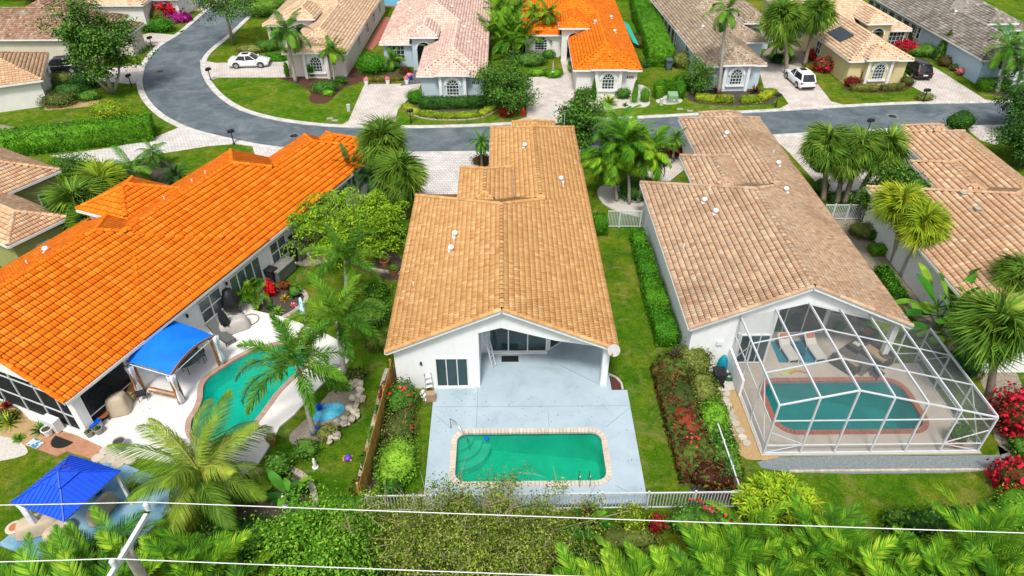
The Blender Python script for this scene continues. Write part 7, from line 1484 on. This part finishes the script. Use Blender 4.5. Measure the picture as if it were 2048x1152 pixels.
for u, v, l in ((733, 170, 'white urn with pink flowers at the lawn end of the croton edging'), (776, 169, 'white urn with pink flowers in the middle of the croton edging'), (814, 168, 'white urn with pink flowers beside the dark walk')): pot(l, u, v, .24, .55, M_white, 'bush', z=.03, ph=.45, PLm=L_pink)
pot('blue pot with flowers beside the dark walk', 820, 160, .3, .5, M_bluep, 'bush', z=.03, ph=.4, PLm=L_pink); pot('small dark pot on the paver walk of the orange roofed house', 1122, 118, .2, .35, M_dark, z=.03)
p = G(1000, 300); rt = root('flag', 'small flag on a white pole beside the tan roof', 'flag', (p.x, p.y, 0)); hz = Ycross(1001, 258, p.y)[1]; MB().tube([(0, 0, 0), (0, 0, hz)], .03, 6).build('pole', M_white, rt); b = MB(); b.loft([[(-x, .05 * math.sin(6 * x), hz - .05 - .1 * x - z) for z in (0, .5)] for x in [i * .12 for i in range(8)]], False); b.build('cloth', mat('flag_cloth', (.10, .13, .40), (.55, .5, .5), 5, .8), rt)
b = G(785, 6); rt = root('swimming_pool', 'small blue pool between the pink house and the blue grey house', 'pool', (b.x, b.y, 0)); MB().box((0, 0, .05), (5.6, 4.6, .1)).build('deck', M_copingt, rt); MB().box((0, 0, .07), (4.4, 3.4, .08)).build('water', mat('far_pool_water', (.03, .30, .42), None, 1, .1), rt)
p, q = G(1246, 42, 2.35), G(1266, 84, 2.35); rt = root('awning', 'teal awning along the side eave of the orange roofed house', 'awning', (p.x, p.y, 0)); d = q - p; MB().loft([[(0, 0, 2.35), (.75, 0, 2.0), (.75, 0, 1.95), (0, 0, 2.3)], [(d.x, d.y, 2.35), (d.x + .75, d.y, 2.0), (d.x + .75, d.y, 1.95), (d.x, d.y, 2.3)]]).build('canopy', mat('teal_awning', (.02, .42, .30), None, 3, .7), rt)
for t in (.05, .95): MB().bar((d.x * t + .7, d.y * t, 1.98), (d.x * t - .35, d.y * t, 1.6), .04).build('bracket', M_alu, rt)

# ---- vehicles
def car(l, x, y, heading, paint, suv=False, L=4.6, W=1.84, sunroof=False, cat='car'):
    rt = root('parked_car', l, cat, (x, y, .025), heading); H = 1.66 if suv else 1.45; belt = .98 if suv else .90; hood = .98 if suv else .86; tr = belt if suv else .98
    def sec(xx, w, z0, z1, n=3): return [(xx, -w, z0 + .08), (xx, -w * .92, z0), (xx, w * .92, z0), (xx, w, z0 + .08), (xx, w * 1.0, z0 + .35), (xx, w * .985, z1 - .08), (xx, w * .9, z1), (xx, -w * .9, z1), (xx, -w * .985, z1 - .08), (xx, -w, z0 + .35)]
    hw = W / 2; b = MB(); xs = [(-L / 2, .80, .36, .72), (-L / 2 + .06, .92, .28, tr - .12), (-L / 2 + .35, .98, .24, tr), (-L * .25, 1, .22, belt), (0, 1, .22, belt), (L * .2, 1, .22, belt - .01), (L * .3, .99, .23, hood), (L / 2 - .35, .95, .25, hood - .1), (L / 2 - .08, .86, .28, hood - .26), (L / 2, .74, .36, .58)]
    b.loft([sec(xx, hw * w, z0, z1) for xx, w, z0, z1 in xs]); b.build('body', paint, rt, True)
    xf, xr, tf, tb = (L * .24, -L * .46, L * .06, -L * .36) if suv else (L * .22, -L * .33, L * .06, -L * .2)
    def cab(z, s, xa, xb): w = hw * s; return [(xa, -w * .86, z), (xa + .06, 0, z), (xa, w * .86, z), ((xa + xb) / 2, w, z), (xb, w * .86, z), (xb - .05, 0, z), (xb, -w * .86, z), ((xa + xb) / 2, -w, z)]
    g = MB(); g.loft([cab(belt - .04, .95, xf, xr), cab(H - .09, .78, tf, tb)]); g.build('windows', glassmat('car_glass', (.008, .010, .012), .08) if 'car_glass' not in bpy.data.materials else bpy.data.materials['car_glass'], rt, False)
    r = MB(); r.loft([cab(H - .1, .80, tf + .04, tb - .04), cab(H - .03, .76, tf - .06, tb + .04), cab(H, .6, tf - .25, tb + .25)]); r.build('roof', paint, rt, True)
    for s in (-1, 1):
        for xa, xb in ((xf, tf), (-L * .04, -L * .05), (xr, tb)): MB().bar((xa, s * hw * (.83 if xa != -L * .04 else .955), belt - .04), (xb, s * hw * (.69 if xa != -L * .04 else .79), H - .08), .07 if xa != xr else .13, .05).build('pillar', paint, rt)
        MB().box((xf - .1, s * (hw + .07), belt + .05), (.14, .2, .13)).build('mirror', paint, rt)
        MB().box((L / 2 - .2, s * hw * .68, hood - .24), (.26, .38, .13), s * -.25).build('headlight', mat('headlamp', (.6, .62, .64), None, 3, .1), rt); MB().box((-L / 2 + .1, s * hw * .72, tr - .18), (.16, .4, .14), s * .2).build('tail_light', mat('tail_red', (.35, .01, .012), None, 3, .2), rt)
        for xx in (L * .31, -L * .29):
            t = MB(); t.tube([(xx, s * (hw - .22), .33), (xx, s * (hw + .01), .33)], .33, 16); o = t.build('wheel', M_rubber, rt, False); MB().lathe([(.2, 0), (.22, .012), (.05, .03)], 10).build('rim', mat('alloy', (.5, .5, .52), None, 3, .3, metal=.8), o, False); ri = o.children[0]; ri.location = (xx, s * (hw + .012), .33); ri.rotation_euler = (-s * R(90), 0, 0)
            MB().tube([(xx + .39 * math.cos(a), s * (hw + .004), .33 + .39 * math.sin(a)) for a in [math.pi * k / 10 for k in range(11)]], .035, 5).build('wheel_arch', M_rubber, rt)
    MB().box((-L / 2 - .005, 0, .62), (.02, .5, .13)).build('number_plate', M_white, rt); MB().box((-L / 2 + .02, 0, .36), (.12, W * .8, .16)).build('rear_bumper', M_rubber if suv else paint, rt); MB().box((L / 2 - .03, 0, .42), (.1, W * .55, .2)).build('grille', M_black, rt)
    if sunroof: MB().box((tf - .55, 0, H + .002), (.75, .7, .015)).build('sunroof', M_black, rt)
    return rt
P_white = mat('white_car_paint', (.78, .80, .82), (.74, .76, .78), 1, .18, spec=.6); P_black = mat('black_car_paint', (.006, .007, .009), (.010, .011, .013), 1, .12, spec=.7)
def car_px(l, rear, front, paint, **kw): a, b = G(*rear), G(*front); c = (a + b) / 2; return car(l, c.x, c.y, math.atan2(b.y - a.y, b.x - a.x), paint, **kw)
car_px('white sedan parked on the pale pavers before the pink house', (463, 133), (538, 131), P_white, sunroof=True)
car_px('black SUV parked beside the big multi trunk tree', (160, 141), (85, 147), P_black, suv=True, L=4.8, cat='SUV')
car_px('white SUV parked in the driveway of the pale blue house', (1613, 181), (1582, 153), P_white, suv=True, L=4.7, sunroof=True, cat='SUV')
car_px('black SUV parked in the driveway beside the yellow house', (1844, 160), (1812, 135), P_black, suv=True, L=4.8, cat='SUV')
car_px('dark car parked behind the fan palm group on the pavers', (1652, 348), (1618, 300), P_black, suv=True, cat='car')

# ---- power line
zt = 11.0; a, b = G(290, 1005, zt), G(222, 1118, zt); pc = (a + b) / 2 + Vector((-.1, -.55, 0))
rt = root('utility_pole', 'weathered wooden utility pole with a white cross arm', 'utility pole', (pc.x, pc.y, 0)); S = lambda p, z: Vector((p.x - pc.x, p.y - pc.y, z))
MB().tube([(0, .25, 0), (0, .25, 10.2), (0, .25, 10.55)], [.2, .15, .14], 12).build('pole', M_concp, rt, True)
dv = (b - a).normalized(); MB().bar(S(a + dv * .15, zt - .38), S(b + dv * 1.6, zt - .38), .12, .14).build('cross_arm', M_alu, rt); MB().bar(S(a + dv * 1.0, zt - .4), Vector((0, .25, 10.0)), .05).build('brace', M_alu, rt)
for p in (a, b): MB().lathe([(.05, -.36), (.09, -.3), (.06, -.26), (.10, -.2), (.065, -.15), (.10, -.09), (.05, -.02), (.03, 0)], 12, S(p, zt)).build('insulator', M_alu, rt, True)
for k, (p, e1, e2, l) in enumerate(((a, (-220, 1013), (2300, 1075), 'white power line strung past the blue gazebo roof'), (b, (-220, 1128), (1700, 1172), 'white power line strung below the first one over the palms'))):
    q1, q2 = G(*e1, zt), G(*e2, zt); B = MB(); pts = []
    for s, t in ((q1, p), (p, q2)):
        for i in range(12): f = i / 12; v = s.lerp(t, f); pts.append((v.x - p.x, v.y - p.y, -.12 * 4 * f * (1 - f) * .3))
    pts.append((q2.x - p.x, q2.y - p.y, 0)); B.tube(pts, .015, 6); tag(B.build('power_cable', M_cable, None, True, (p.x, p.y, zt + .02)), l, 'cable')
